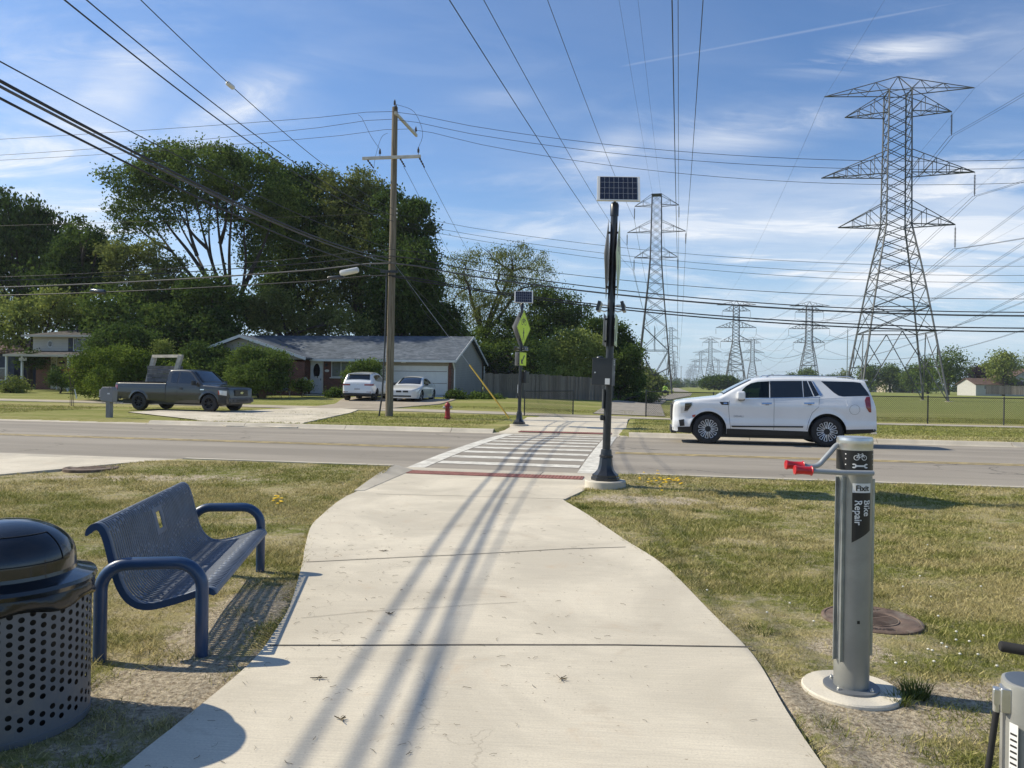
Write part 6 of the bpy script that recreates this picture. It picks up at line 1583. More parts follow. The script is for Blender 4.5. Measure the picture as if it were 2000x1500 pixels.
    c.block('rear_window', GLSD, t, 5.10, 5.135, -.62, .62, 1.28, 1.62)
    mb = MB(); mb.prism([(2.25, 1.83), (2.42, 1.83), (2.38, 1.88)], lambda a, b: (a, -.03, b + .02), lambda a, b: (a, .03, b + .02)); mb.build('antenna_fin', WPAINT, t)
    mb = MB(); mb.bb(.7, 4.5, -.8, .8, .18, .40); mb.build('chassis', CLAD, t)
    # steering wheel
    mb = MB(); Q = [(1.98 + .10 * math.sin(a), -.42 + .18 * math.cos(a), 1.27 + .15 * math.sin(a)) for a in [2 * math.pi * k / 18 for k in range(18)]]; mb.tube(Q, .016, 6, closed=True); mb.build('steering_wheel', CLAD, t)
    rear = Vector((8.27 / 20.1 * 20.35, 20.35, 0)); s0, v0 = toSV(rear.x, rear.y)
    near_off = 2.03 / 2
    org = rear - U * 4.02 + NV * near_off
    t.location = (org.x, org.y, 0.05 - .012); t.rotation_euler = (0, 0, -A_)
    return t
suv = big_suv()
# ---- people (skinned bodies)
def skin_person(name, label, joints, edges, radii, mat, loc, rotz=0, group=None, sub=2):
    me = bpy.data.meshes.new(name); me.from_pydata(joints, edges, []); me.materials.append(mat)
    o = bpy.data.objects.new(name, me); COL.objects.link(o)
    md = o.modifiers.new('skin', 'SKIN'); md.use_smooth_shade = True
    sv_ = me.skin_vertices[0].data
    for i, r in enumerate(radii): sv_[i].radius = (r, r) if not isinstance(r, tuple) else r
    sv_[0].use_root = True
    o.modifiers.new('sub', 'SUBSURF').levels = sub; o.modifiers['sub'].render_levels = sub
    dg = bpy.context.evaluated_depsgraph_get(); m2 = bpy.data.meshes.new_from_object(o.evaluated_get(dg)); o.modifiers.clear(); o.data = m2
    if not m2.materials: m2.materials.append(mat)
    o.location = loc; o.rotation_euler = (0, 0, rotz)
    if label: tag(o, label, 'person', group)
    return o
SHIRT = M('dark shirt', (0.02, 0.022, 0.028), .8); SKIN = M('skin', (0.28, 0.16, 0.11), .6, var=.05)
def driver():
    # facing local -x, seated behind the wheel on the near side
    J = [(0, 0, .55), (.0, 0, .72), (.02, 0, .92), (.0, 0, 1.03), (-.015, 0, 1.12), (-.02, 0, 1.22), (.02, .17, .93), (-.10, .22, .72), (-.34, .18, .72), (.02, -.17, .93), (-.10, -.22, .72), (-.34, -.18, .74), (-.42, .16, .73), (-.42, -.16, .75), (-.22, .1, .50), (-.22, -.1, .50)]
    E = [(0, 1), (1, 2), (2, 3), (3, 4), (4, 5), (2, 6), (6, 7), (7, 8), (2, 9), (9, 10), (10, 11), (8, 12), (11, 13), (0, 14), (0, 15)]
    Rr = [.15, .14, .13, .055, .095, .085, .065, .05, .038, .065, .05, .038, .035, .035, .09, .09]
    o = skin_person('person', 'driver seen in silhouette behind the front window of the large white vehicle', J, E, Rr, SHIRT, (0, 0, 0))
    p = suv.matrix_basis @ Vector((2.50, -.42, 0)); 
    M4 = Matrix.Translation(suv.location) @ Matrix.Rotation(-A_, 4, 'Z'); p = M4 @ Vector((2.50, -.42, .38)); o.location = p; o.rotation_euler = (0, 0, -A_)
    mb = MB(); mb.tube([(-.02, 0, 1.16), (.0, 0, 1.245), (.04, 0, 1.20)], [.06, .10, .07], 12); mb.lathe([(.0, 1.10), (.085, 1.12), (.105, 1.19), (.09, 1.26), (.04, 1.30), (0, 1.305)], (0.012, 0, 0), 16); mb.build('hair', M('dark hair', (.012, .01, .009), .7), o, 60)
    mb = MB(); mb.tube([(-.11, 0, 1.165), (-.135, 0, 1.15)], [.018, .01], 6); mb.build('nose', SKIN, o)
driver()
def pickup():
    L = 5.85
    top = [(0, .50), (.01, .75), (.04, .98), (.12, 1.06), (.5, 1.12), (1.15, 1.17), (1.32, 1.20), (1.62, 1.47), (1.92, 1.74), (2.05, 1.80), (2.4, 1.835), (2.95, 1.825), (3.08, 1.79), (3.12, 1.70), (3.17, 1.30), (3.18, 1.245), (3.3, 1.24), (5.6, 1.235), (5.80, 1.235), (5.84, 1.21), (5.85, .60)]
    bot = [(0, .36), (.3, .33), (.6, .36), (3.1, .38), (3.2, .42), (5.4, .50), (5.85, .55)]
    c = Car(L, 1.99, top, bot, (.95, 4.63 - .0), .385, [(0, .80), (.06, .88), (.2, .95), (.5, .985), (1.2, 1.0), (5.6, 1.0), (5.8, .985), (5.85, .96)],
            [(.3, .95), (.5, .985), (.8, 1.0), (1.0, .99), (1.15, .965), (1.245, .945), (1.28, .93), (1.7, .80), (1.85, .76)], .07, .03, arch=1.16)
    c.wheels = (.95, 4.58)
    GP = paint('dark grey truck paint', (0.026, 0.028, 0.028), rough=.32, metal=.3)
    t = thing('pickup_truck', 'dark grey single cab pickup truck parked facing right on the driveway apron', 'pickup truck')
    c.body(GP, t)
    for sd in (-1, 1):
        c.side([(1.52, 1.245), (1.80, 1.50), (1.98, 1.66), (2.10, 1.71), (2.52, 1.72), (2.52, 1.235)], sd, 'front_window', GLSD, t)
        c.side([(2.60, 1.24), (2.60, 1.72), (2.86, 1.71), (2.96, 1.62), (2.93, 1.26)], sd, 'rear_window', GLSD, t)
        c.side([(.10, .93), (.10, .72), (.42, .76), (.46, .95)], sd, 'headlight', LENS, t, off=.012)
        c.side([(.40, .77), (.46, .77), (.49, .94), (.44, .94)], sd, 'side_marker', AMB, t, off=.014)
        c.side([(.02, .62), (.02, .36), (.50, .38), (.44, .70), (.1, .66)], sd, 'bumper_trim', CLAD, t, off=.01)
        c.side([(5.68, 1.12), (5.84, 1.12), (5.845, .74), (5.72, .76)], sd, 'tail_light', TAIL, t, off=.012)
        c.side([(5.5, .62), (5.86, .62), (5.86, .50), (5.5, .48)], sd, 'rear_bumper', CLAD, t, off=.02)
        c.side([(2.28, 1.04), (2.44, 1.04), (2.44, .96), (2.28, .96)], sd, 'door_handle', CLAD, t, off=.02)
        c.side([(1.18, .99), (1.38, .99), (1.38, .95), (1.18, .95)], sd, 'emblem', CHR, t, off=.008)
        c.line([(1.42, 1.16), (1.38, .8), (1.45, .42)], sd, 'panel_gap', t); c.line([(2.56, 1.75), (2.57, 1.2), (2.55, .42)], sd, 'panel_gap', t); c.line([(3.165, 1.24), (3.165, .44)], sd, 'panel_gap', t, None, .008)
        c.line([(.5, 1.02), (1.3, 1.08), (3.1, 1.06), (5.6, 1.06)], sd, 'panel_gap', t, GP, .006)
        mb = MB(); mb.box((1.62, sd * 1.11, 1.25), (.10, .22, .20)); mi = mb.build('mirror', CLAD, t, bev=.03)
        mb = MB(); mb.tube([(1.66, sd * .98, 1.19), (1.64, sd * 1.08, 1.19)], .025, 8); mb.build('mirror_arm', CLAD, mi)
        for wx in c.wheels: c.wheel(wx, sd, t, 8, .60, False, 'plain')
    c.topp([(1.40, .80), (1.95, .68)], 'windscreen', GLSD, t)
    mb = MB(); mb.bb(-.015, .02, -.48, .48, .70, .98); gr = mb.build('grille', CLAD, t, bev=.03)
    mb = MB()
    for k in range(3): mb.bb(-.022, -.01, -.46, .46, .75 + .08 * k, .772 + .08 * k)
    mb.build('grille_bars', GP, gr)
    mb = MB(); mb.lathe([(0.0, -.03), (1, -.03), (1, -.02), (0, -.02)], (0, 0, 0), 20, 'X'); o = mb.build('emblem', CHR, gr, 40); o.scale = (1, .115, .05); o.location = (0, 0, .84)
    c.block('front_bumper', M('bumper grey', (.05, .052, .055), .4), t, -.06, .05, -.86, .86, .42, .62, .03); c.block('air_intake', CLAD, t, -.068, -.05, -.42, .42, .47, .55)
    c.block('fog_light', CLAD, t, -.066, -.04, -.70, -.58, .47, .56); c.block('fog_light', CLAD, t, -.066, -.04, .58, .70, .47, .56)
    c.block('chassis', CLAD, t, .7, 5.6, -.75, .75, .28, .48)
    c.block('bed_liner', M('bed liner', (.012, .012, .013), .9, spec=.1), t, 3.20, 5.80, -.93, .93, 1.20, 1.272, .002)
    # nose points to the right and a little towards the camera
    ang = R_(-15)       # travel direction angle
    d = Vector((math.cos(ang), math.sin(ang), 0)); side_n = Vector((math.sin(ang), -math.cos(ang), 0))   # towards the camera
    fwp = Vector((-(1000 - 407.4) / 1500 * 33.3, 33.3, 0))
    org = fwp + d * .95 - side_n * .995
    zg_ = gz(fwp.x, fwp.y) + .02
    t.location = (org.x, org.y, zg_); t.rotation_euler = (0, 0, ang + math.pi)
    M4 = Matrix.Translation(t.location) @ Matrix.Rotation(ang + math.pi, 4, 'Z')
    # load in the bed: an upright frame of weathered timber and a board
    WGR = M('weathered timber', (0.42, 0.39, 0.34), .9, var=.2, vs=6)
    fr = thing('timber_frame', 'weathered pale timber frame standing upright in the bed of the grey pickup', 'timber frame', t.location, ang + math.pi)
    def bar(p, q, w=.16, dpt=.14, name='frame_beam'):
        p, q = Vector(p), Vector(q); L_ = (q - p).length; mb = MB(); dd = (q - p).normalized()
        up = Vector((0, 1, 0)); a = dd.cross(up).normalized()
        vs = [P_ + a * i * w / 2 + up * j * dpt / 2 for P_ in (p, q) for i in (-1, 1) for j in (-1, 1)]
        mb.add(vs, [(0, 1, 3, 2), (4, 6, 7, 5), (0, 4, 5, 1), (2, 3, 7, 6), (0, 2, 6, 4), (1, 5, 7, 3)]); mb.build(name, WGR, fr)
    # frame leans: left leg lower left to upper right
    bar((5.22, -.35, 1.25), (4.86, -.35, 2.46), .20); bar((3.46, .15, 1.25), (3.04, .15, 2.46), .20); bar((4.95, -.35, 2.45), (2.96, .15, 2.45), .13)
    bd = thing('board_panel', 'grey weathered board panel leaning inside the timber frame in the pickup bed', 'board', t.location, ang + math.pi)
    mb = MB()
    for k in range(4): mb.box((4.0, .0, 1.36 + k * .185), (1.75, .04, .17), rz=.1)
    mb.build('plank', M('grey board', (.16, .15, .14), .9, var=.3, vs=4), bd)
    mb = MB(); mb.prism([(4.62, 1.98), (4.88, 2.0), (4.86, 1.55), (4.70, 1.62)], lambda a, b: (a - .15, -.12, b), lambda a, b: (a - .15, -.10, b)); mb.build('pale_scrap', M('pale ply', (.5, .46, .36), .8), bd)
    mb = MB(); mb.prism([(5.0, 1.25), (5.18, 1.25), (5.05, 1.52)], lambda a, b: (a, -.22, b), lambda a, b: (a, -.19, b)); mb.build('pale_scrap', M('pale ply', (.5, .46, .36), .8), bd)
    mb = MB(); mb.tube([(5.05, -.44, 1.82), (4.2, -.30, 1.84), (3.25, .03, 1.80)], .022, 6); o = mb.build('strap', M('blue strap', (.12, .22, .50), .6)); o.location = t.location; o.rotation_euler = (0, 0, ang + math.pi); tag(o, 'pale blue strap tied across the timber frame in the pickup bed', 'strap')
    return t
truck = pickup()
def crossover():
    top = [(0, .45), (.02, .8), (.10, .95), (.6, 1.02), (1.05, 1.08), (1.5, 1.38), (1.75, 1.53), (2.1, 1.61), (2.8, 1.63), (3.5, 1.58), (3.95, 1.53), (4.02, 1.47), (4.22, 1.15), (4.36, 1.02), (4.42, .80), (4.45, .55)]
    bot = [(0, .26), (.4, .24), (4.0, .26), (4.45, .34)]
    c = Car(4.45, 1.86, top, bot, (.88, 3.55), .345, [(0, .72), (.1, .84), (.3, .95), (.7, 1), (3.8, 1), (4.2, .95), (4.38, .88), (4.45, .78)], [(.2, .94), (.5, 1), (.85, 1), (1.02, .965), (1.5, .76), (1.6, .70)], .10, .03)
    t = thing('white_crossover', 'small white crossover seen from behind, parked on the driveway left of the pole', 'car'); c.body(WPAINT, t)
    for sd in (-1, 1):
        c.side([(1.45, 1.07), (1.75, 1.34), (2.1, 1.47), (2.6, 1.49), (2.6, 1.08)], sd, 'front_window', GLSD, t); c.side([(2.66, 1.08), (2.66, 1.49), (3.3, 1.47), (3.72, 1.36), (3.5, 1.14)], sd, 'rear_window', GLSD, t)
        c.side([(4.05, .98), (4.33, .96), (4.36, .86), (4.2, .86)], sd, 'tail_light', TAIL, t, off=.012); c.side([(3.95, .42), (4.42, .44), (4.44, .33), (3.9, .26)], sd, 'bumper_trim', CLAD, t, off=.008); c.side([(1.25, .38), (3.15, .38), (3.15, .25), (1.25, .25)], sd, 'sill_trim', CLAD, t, off=.008)
        for wx in c.wheels: c.wheel(wx, sd, t, 5, .66, False, 'plain')
        mb = MB(); mb.box((1.5, sd * 1.02, 1.07), (.14, .2, .14)); mb.build('mirror', WPAINT, t, bev=.04)
        mb = MB(); mb.box((4.405, sd * .62, .905), (.03, .44, .085)); mb.build('tail_light', TAIL, t, bev=.015)
        mb = MB(); mb.box((4.44, sd * .66, .50), (.02, .26, .04)); mb.build('reflector', TAIL, t)
    # rear glass
    c.topp([(3.99, .60), (4.05, .64), (4.20, .66)], 'rear_window', GLSD, t, .01)
    c.block('roof_spoiler', WPAINT, t, 3.85, 4.10, -.60, .60, 1.50, 1.535); c.block('licence_plate', M('plate', (.45, .46, .50), .5), t, 4.435, 4.46, -.16, .16, .62, .72, .003); c.block('rear_bumper', CLAD, t, 4.36, 4.48, -.80, .80, .30, .44, .03)
    c.block('emblem', CHR, t, 4.375, 4.40, -.05, .05, .93, .96, .002)
    # rear faces the camera: tail at px ~ 696, heading away to the right
    ang = R_(87)     # heading direction
    d = Vector((math.cos(ang), math.sin(ang), 0)); tail = P(697, 783, 43.3); tail.z = 0
    org = tail + d * 4.45; t.location = (org.x, org.y, gz(tail.x, tail.y) + .05); t.rotation_euler = (0, 0, ang + math.pi)
crossover()
def coupe():
    top = [(0, .40), (.02, .60), (.10, .70), (.5, .80), (1.15, .90), (1.35, .94), (1.8, 1.20), (2.1, 1.34), (2.4, 1.41), (2.9, 1.42), (3.3, 1.33), (3.8, 1.10), (4.0, 1.06), (4.5, 1.04), (4.68, .98), (4.72, .60)]
    bot = [(0, .2), (.4, .18), (4.3, .2), (4.72, .30)]
    c = Car(4.72, 1.79, top, bot, (.95, 3.80), .325, [(0, .62), (.08, .76), (.25, .90), (.7, 1), (4.1, 1), (4.5, .93), (4.72, .80)], [(.15, .94), (.45, 1), (.75, 1), (.92, .95), (1.3, .72), (1.42, .66)], .10, .035)
    WP2 = paint('old white car paint', (0.62, 0.62, 0.59), rough=.35)
    t = thing('white_coupe', 'low white coupe parked nose out in front of the garage door right of the pole', 'car'); c.body(WP2, t)
    for sd in (-1, 1):
        c.side([(1.65, .99), (2.05, 1.22), (2.45, 1.31), (2.9, 1.31), (2.85, .98)], sd, 'side_window', GLSD, t); c.side([(2.93, .99), (2.97, 1.30), (3.2, 1.25), (3.52, 1.06)], sd, 'side_window', GLSD, t)
        c.side([(.16, .66), (.18, .55), (.70, .66), (.80, .76), (.4, .74)], sd, 'headlight', LENS, t, off=.012)
        for wx in c.wheels: c.wheel(wx, sd, t, 5, .68, True, 'plain')
        mb = MB(); mb.box((1.72, sd * .97, .98), (.12, .2, .12)); mb.build('mirror', CLAD, t, bev=.04)
        mb = MB(); mb.box((-.012, sd * .20, .575), (.03, .30, .10)); mb.build('grille', CLAD, t, bev=.03)
        c.line([(1.45, .9), (1.4, .6), (1.5, .25)], sd, 'panel_gap', t); c.line([(2.95, .95), (2.95, .6), (2.85, .25)], sd, 'panel_gap', t)
    c.topp([(1.42, .68), (2.15, .56)], 'windscreen', GLSD, t); c.block('air_intake', CLAD, t, -.02, .06, -.52, .52, .27, .36, .02)
    ang = R_(-98)     # heading towards the camera and left
    d = Vector((math.cos(ang), math.sin(ang), 0)); nose = P(785, 781, 43.0); nose.z = 0
    t.location = (nose.x, nose.y, gz(nose.x, nose.y) + .04); t.rotation_euler = (0, 0, ang + math.pi)
coupe()
# ---- rider on the trail, far off
def rider():
    p = P(1299, 764, 112); g = Vector((p.x, p.y, 0.05)); hd = R_(-102)
    HV = M('high visibility green', (0.42, 0.62, 0.10), .7); AB = M('quad black', (.015, .016, .018), .5)
    t = thing('quad_bike', 'small dark quad bike coming along the trail under the flat topped tower', 'quad bike', g, hd)
    for x in (-.55, .6):
        for y in (-.42, .42):
            mb = MB(); mb.lathe([(.12, y - .1), (.27, y - .1), (.29, y - .05), (.29, y + .05), (.27, y + .1), (.12, y + .1)], (x, 0, .29), 16, 'Y', True); w = mb.build('wheel', TYRE, t, 40, fixn=True)
    mb = MB(); mb.prism([(-.85, .55), (-.8, .75), (-.3, .82), (.1, .72), (.3, .88), (.75, .80), (.9, .55), (.3, .35), (-.4, .35)], lambda a, b: (a, -.26, b), lambda a, b: (a, .26, b)); mb.build('body', AB, t, bev=.05, fixn=True)
    mb = MB(); mb.box((.55, 0, .66), (.6, 1.05, .06)); mb.build('fender', AB, t, bev=.03); mb = MB(); mb.box((-.6, 0, .66), (.55, 1.05, .06)); mb.build('fender', AB, t, bev=.03)
    mb = MB(); mb.tube([(.3, -.38, 1.05), (.36, 0, .98), (.3, .38, 1.05)], .02, 6); mb.build('handlebar', AB, t)
    J = [(-.25, 0, .88), (-.2, 0, 1.08), (-.12, 0, 1.32), (-.08, 0, 1.43), (-.05, 0, 1.52), (-.04, 0, 1.62), (-.12, .2, 1.33), (.05, .3, 1.12), (.26, .32, 1.07), (-.12, -.2, 1.33), (.05, -.3, 1.12), (.26, -.32, 1.07), (-.05, .18, .86), (.18, .28, .85), (.12, .33, .42), (.24, .33, .36), (-.05, -.18, .86), (.18, -.28, .85), (.12, -.33, .42), (.24, -.33, .36)]
    E = [(0, 1), (1, 2), (2, 3), (3, 4), (4, 5), (2, 6), (6, 7), (7, 8), (2, 9), (9, 10), (10, 11), (0, 12), (12, 13), (13, 14), (14, 15), (0, 16), (16, 17), (17, 18), (18, 19)]
    Rr = [.16, .16, .17, .06, .095, .085, .08, .055, .04, .08, .055, .04, .10, .075, .05, .045, .10, .075, .05, .045]
    o = skin_person('person', 'rider in a bright yellow green top sitting on the quad bike on the trail', J, E, Rr, HV, g, hd, sub=1)
    mb = MB(); mb.lathe([(0, 1.46), (.09, 1.48), (.13, 1.56), (.12, 1.66), (.06, 1.72), (0, 1.73)], (-.05, 0, 0), 14); mb.build('helmet', AB, o, 60)
rider()
# ================================================================== HOUSES
def siding(name, c, pitch=.12):
    if name in MATS: return MATS[name]
    t = NT(name); co = t.pos(); sp = t.n('ShaderNodeSeparateXYZ'); t.l(co, sp.inputs[0]); f = t.math('FRACT', t.math('DIVIDE', sp.outputs[2], pitch))
    line = t.rng(f, 0.0, 0.16); big = t.noise(co, .8, 3); cc = t.mix(t.rng(big, .3, .7), tuple(x * .92 for x in c), tuple(x * 1.05 for x in c)); cc = t.mix(line, tuple(x * .55 for x in c), cc)
    t.l(cc, t.b.inputs['Base Color']); t.b.inputs['Roughness'].default_value = .7; t.bump(f, .5, .02); MATS[name] = t.m; return t.m
def brick(name):
    if name in MATS: return MATS[name]
    t = NT(name); co = t.pos(True); sp = t.n('ShaderNodeSeparateXYZ'); t.l(co, sp.inputs[0]); cb = t.n('ShaderNodeCombineXYZ'); t.l(t.math('ADD', sp.outputs[0], sp.outputs[1]), cb.inputs[0]); t.l(sp.outputs[2], cb.inputs[1])
    b = t.n('ShaderNodeTexBrick'); t.l(cb.outputs[0], b.inputs['Vector']); b.inputs['Color1'].default_value = (.17, .055, .038, 1); b.inputs['Color2'].default_value = (.10, .035, .028, 1); b.inputs['Mortar'].default_value = (.20, .16, .13, 1)
    b.inputs['Scale'].default_value = 1; b.inputs['Brick Width'].default_value = .21; b.inputs['Row Height'].default_value = .075; b.inputs['Mortar Size'].default_value = .006
    t.l(b.outputs[0], t.b.inputs['Base Color']); t.b.inputs['Roughness'].default_value = .9; MATS[name] = t.m; return t.m
def shingle(name, c0, c1):
    if name in MATS: return MATS[name]
    t = NT(name); co = t.pos(True); mp = t.n('ShaderNodeMapping'); mp.inputs['Scale'].default_value = (3.0, 7, 7); t.l(co, mp.inputs[0]); v = t.n('ShaderNodeTexVoronoi'); v.inputs['Scale'].default_value = 1.2; t.l(mp.outputs[0], v.inputs[0])
    sp = t.n('ShaderNodeSeparateXYZ'); t.l(v.outputs['Color'], sp.inputs[0]); c = t.mix(sp.outputs[0], c0, c1); c = t.mix(t.math('MULTIPLY', t.rng(t.noise(co, .7, 4), .4, .7), .4), c, tuple(x * .6 for x in c0))
    t.l(c, t.b.inputs['Base Color']); t.b.inputs['Roughness'].default_value = .9; t.b.inputs['Specular IOR Level'].default_value = .2; MATS[name] = t.m; return t.m
TRIM = M('white trim', (.62, .62, .60), .5, var=.06); BRK = brick('red brick'); SID = siding('beige siding', (.34, .32, .28)); SIDW = siding('cream siding', (.50, .47, .40)); GLS = M('house window glass', (.012, .016, .018), .05, var=0, coat=.6)
CURT = M('curtain', (.16, .17, .15), .8, var=.2); DARK = M('deep shade', (.02, .02, .02), .9)
def roof_slab(mb, a, b, c, d, th=.12):
    """a,b eave ends; c,d ridge ends"""
    P_ = [Vector(p) for p in (a, b, c, d)]; n = (P_[1] - P_[0]).cross(P_[3] - P_[0]).normalized()
    if n.z < 0: n = -n
    Q = [p - n * th for p in P_]; mb.add(P_ + Q, [(0, 1, 2, 3), (7, 6, 5, 4), (0, 4, 5, 1), (1, 5, 6, 2), (2, 6, 7, 3), (3, 7, 4, 0)])
def window_part(par, x0, x1, y, z0, z1, panes=2, gl=None, fw=.05, name='window'):
    mb = MB(); 
    for (a, b, c, d) in ((x0, x1, z0, z0 + fw), (x0, x1, z1 - fw, z1), (x0, x0 + fw, z0 + fw, z1 - fw), (x1 - fw, x1, z0 + fw, z1 - fw)): mb.bb(a, b, y - .06, y + .02, c, d)
    for k in range(1, panes): x = x0 + (x1 - x0) * k / panes; mb.bb(x - .025, x + .025, y - .055, y + .02, z0 + fw, z1 - fw)
    f = mb.build(name, TRIM, par); mb = MB(); mb.bb(x0 + fw, x1 - fw, y - .02, y - .005, z0 + fw, z1 - fw); mb.build('pane', gl or GLS, f); return f
def ranch():
    zb = 0.50; t = thing('ranch_house', 'low brick ranch house with grey shingle roof and white garage door behind the pole', 'house', (-3.83, 50.0, zb), -A_)
    D = 9.0; L = 16.4; H = 2.62
    mb = MB(); mb.bb(-L, -9.86, 0, .2, -.6, H); mb.bb(-9.86, -9.0, 0, .2, 2.43, H); mb.bb(-9.0, -5.25, 0, .2, -.6, H); mb.bb(-.36, 0, 0, .2, -.6, H); mb.bb(-5.25, -.36, 0, .2, 2.55, H); mb.bb(-L, -L + .2, .2, D, -.6, H); mb.build('brick_wall', BRK, t)
    mb = MB(); mb.bb(-5.5, -.30, -.035, 0, 2.15, H); mb.build('beige_panel', siding('beige boards', (.30, .27, .22), .10), t)
    mb = MB(); mb.prism([(0, -.6), (D, -.6), (D, H), (D / 2, H + 1.62), (0, H)], lambda a, b: (-.004, a, b), lambda a, b: (-.15, a, b)); mb.build('gable_wall', SID, t, fixn=True)
    mb = MB(); mb.bb(-L, 0, D - .2, D, -.6, H); mb.build('back_wall', BRK, t)
    SH = shingle('blue grey shingles', (.060, .076, .095), (.145, .168, .20)); mb = MB(); e = .55; sl = 1.62 / 4.5
    roof_slab(mb, (-L - .3, -e, H - e * sl + .12), (.28, -e, H - e * sl + .12), (.28, D / 2, H + 1.62 + .12), (-L - .3, D / 2, H + 1.62 + .12)); roof_slab(mb, (-L - .3, D + e, H - e * sl + .12), (.28, D + e, H - e * sl + .12), (.28, D / 2, H + 1.62 + .12), (-L - .3, D / 2, H + 1.62 + .12)); rf = mb.build('roof', SH, t, fixn=True)
    # front gable
    gx = (-16.7, -14.15, -9.75); gz_ = (3.10, 3.92, 2.58); y0 = -1.35; mb = MB()
    roof_slab(mb, (gx[0] - .1, y0 - .35, gz_[0]), (gx[0] - .1, 3.5, gz_[0]), (gx[1], 3.5, gz_[1] + .12), (gx[1], y0 - .35, gz_[1] + .12)); roof_slab(mb, (gx[2] + .25, y0 - .35, gz_[2]), (gx[2] + .25, 1.2, gz_[2]), (gx[1], 3.4, gz_[1] + .12), (gx[1], y0 - .35, gz_[1] + .12)); mb.build('front_gable_roof', SH, t, fixn=True)
    mb = MB(); mb.prism([(gx[0], 2.3), (gx[0], gz_[0] - .14), (gx[1], gz_[1] - .06), (gx[2], gz_[2] - .13), (gx[2], 2.45)], lambda a, b: (a, y0, b), lambda a, b: (a, y0 + .15, b)); mb.build('gable_face', SID, t, fixn=True)
    mb = MB()
    for a, b in (((gx[0] - .12, gz_[0]), (gx[1], gz_[1] + .12)), ((gx[1], gz_[1] + .12), (gx[2] + .28, gz_[2]))):
        mb.prism([a, b, (b[0], b[1] - .19), (a[0], a[1] - .19)], lambda x, z: (x, y0 - .39, z), lambda x, z: (x, y0 - .352, z))
    mb.build('barge_board', TRIM, t, fixn=True)
    mb = MB(); mb.bb(-16.7, gx[2], y0, y0 + .15, -.6, 2.3); mb.build('porch_wall', BRK, t)
    mb = MB(); mb.bb(gx[2] + .1, .28, -e - .05, -e, H - e * sl - .06, H - e * sl + .10); mb.build('gutter', TRIM, t)
    mb = MB(); mb.bb(gx[2], .0, -e + .01, -.002, H - e * sl - .05, H - e * sl - .02); mb.build('soffit', TRIM, t)
    for sg in (0, 1):
        mb = MB(); a, b = ((-e - .02, H - e * sl + .10), (D / 2, H + 1.62 + .12)) if sg == 0 else ((D / 2, H + 1.62 + .12), (D + e, H - e * sl + .10)); mb.prism([a, b, (b[0], b[1] - .17), (a[0], a[1] - .17)], lambda y, z: (.283, y, z), lambda y, z: (.32, y, z)); mb.build('barge_board', TRIM, t, fixn=True)
    for y in (-.30, D + .1):
        mb = MB(); mb.tube([(.10, y if y > 0 else -.5, 2.36), (.10, y if y > 0 else -.15, 2.05), (.10, y if y > 0 else -.06, 1.95), (.10, y if y > 0 else -.06, -.3)], .05, 6); mb.build('downpipe', TRIM, t)
    # garage door: four panels
    mb = MB()
    for k in range(4):
        mb.bb(-5.15, -.42, .03, .07, -.55 + .02 + k * .775, -.55 + .765 + k * .775)
    gd = mb.build('garage_door', M('garage white', (.66, .67, .68), .5, var=.04), t)
    mb = MB(); mb.bb(-5.25, -.36, -.045, .02, 2.47, 2.55); mb.bb(-.42, -.36, -.02, .03, -.5, 2.47); mb.build('door_frame', TRIM, gd)
    # driveway side light
    mb = MB(); mb.box((-3.35, -.12, 2.36), (.28, .12, .10)); mb.build('security_light', TRIM, t)
    # front door
    mb = MB(); mb.bb(-9.80, -9.06, -.05, -.0, .20, 2.40); dr = mb.build('front_door', M('door white', (.62, .65, .68), .45, var=.04), t)
    mb = MB(); put_icon(mb, [[(-9.43 + .24 * math.cos(2 * math.pi * k / 20), 1.72 + .50 * math.sin(2 * math.pi * k / 20)) for k in range(20)]], lambda a, b: (a, -.056, b)); mb.build('oval_glass', GLS, dr)
    mb = MB(); mb.bb(-9.88, -9.80, -.07, .01, .20, 2.47); mb.bb(-9.06, -8.98, -.07, .01, .20, 2.47); mb.bb(-9.80, -9.06, -.07, .01, 2.40, 2.47); mb.build('door_frame', TRIM, dr)
    for x in (-9.47, -9.27): mb = MB(); mb.bb(x - .07, x + .07, -.062, -.058, 1.16, 1.36); mb.build('paper_notice', WLAB, dr)
    mb = MB(); mb.box((-9.12, -.09, 1.15), (.03, .05, .12)); mb.build('handle', BLKM, dr)
    mb = MB(); mb.bb(-10.3, -8.4, -1.2, 0, -.4, .17); mb.build('porch_step', CONC2, t)
    window_part(t, -8.40, -6.35, 0, 1.32, 2.38, 3, CURT); mb = MB(); mb.bb(-8.5, -6.25, -.08, 0, 1.24, 1.31); mb.build('window_sill', TRIM, t)
    window_part(t, -11.75, -10.95, y0, 1.35, 2.28, 1, CURT)
    mb = MB(); mb.bb(-12.15, -11.8, y0 - .04, y0, 1.35, 2.28); mb.build('shutter', TRIM, t)
    mb = MB(); mb.box((-8.75, -.06, 2.12), (.10, .10, .20)); mb.build('wall_lamp', BLKM, t)
    mb = MB(); put_icon(mb, [[(-8.72 + .16 * math.cos(2 * math.pi * k / 16), 1.74 + .09 * math.sin(2 * math.pi * k / 16)) for k in range(16)]], lambda a, b: (a, -.02, b)); mb.build('number_plaque', TRIM, t)
    mb = MB(); mb.lathe([(.12, 4.1), (.12, 4.3), (.18, 4.32), (.10, 4.40), (0, 4.40)], (-9.6, 4.7, 0), 12); mb.build('roof_vent', GALV, t)
    mb = MB(); mb.lathe([(.05, 4.1), (.05, 4.45), (0, 4.45)], (-6.0, 4.8, 0), 8); mb.build('roof_vent', GALV, t)
ranch()
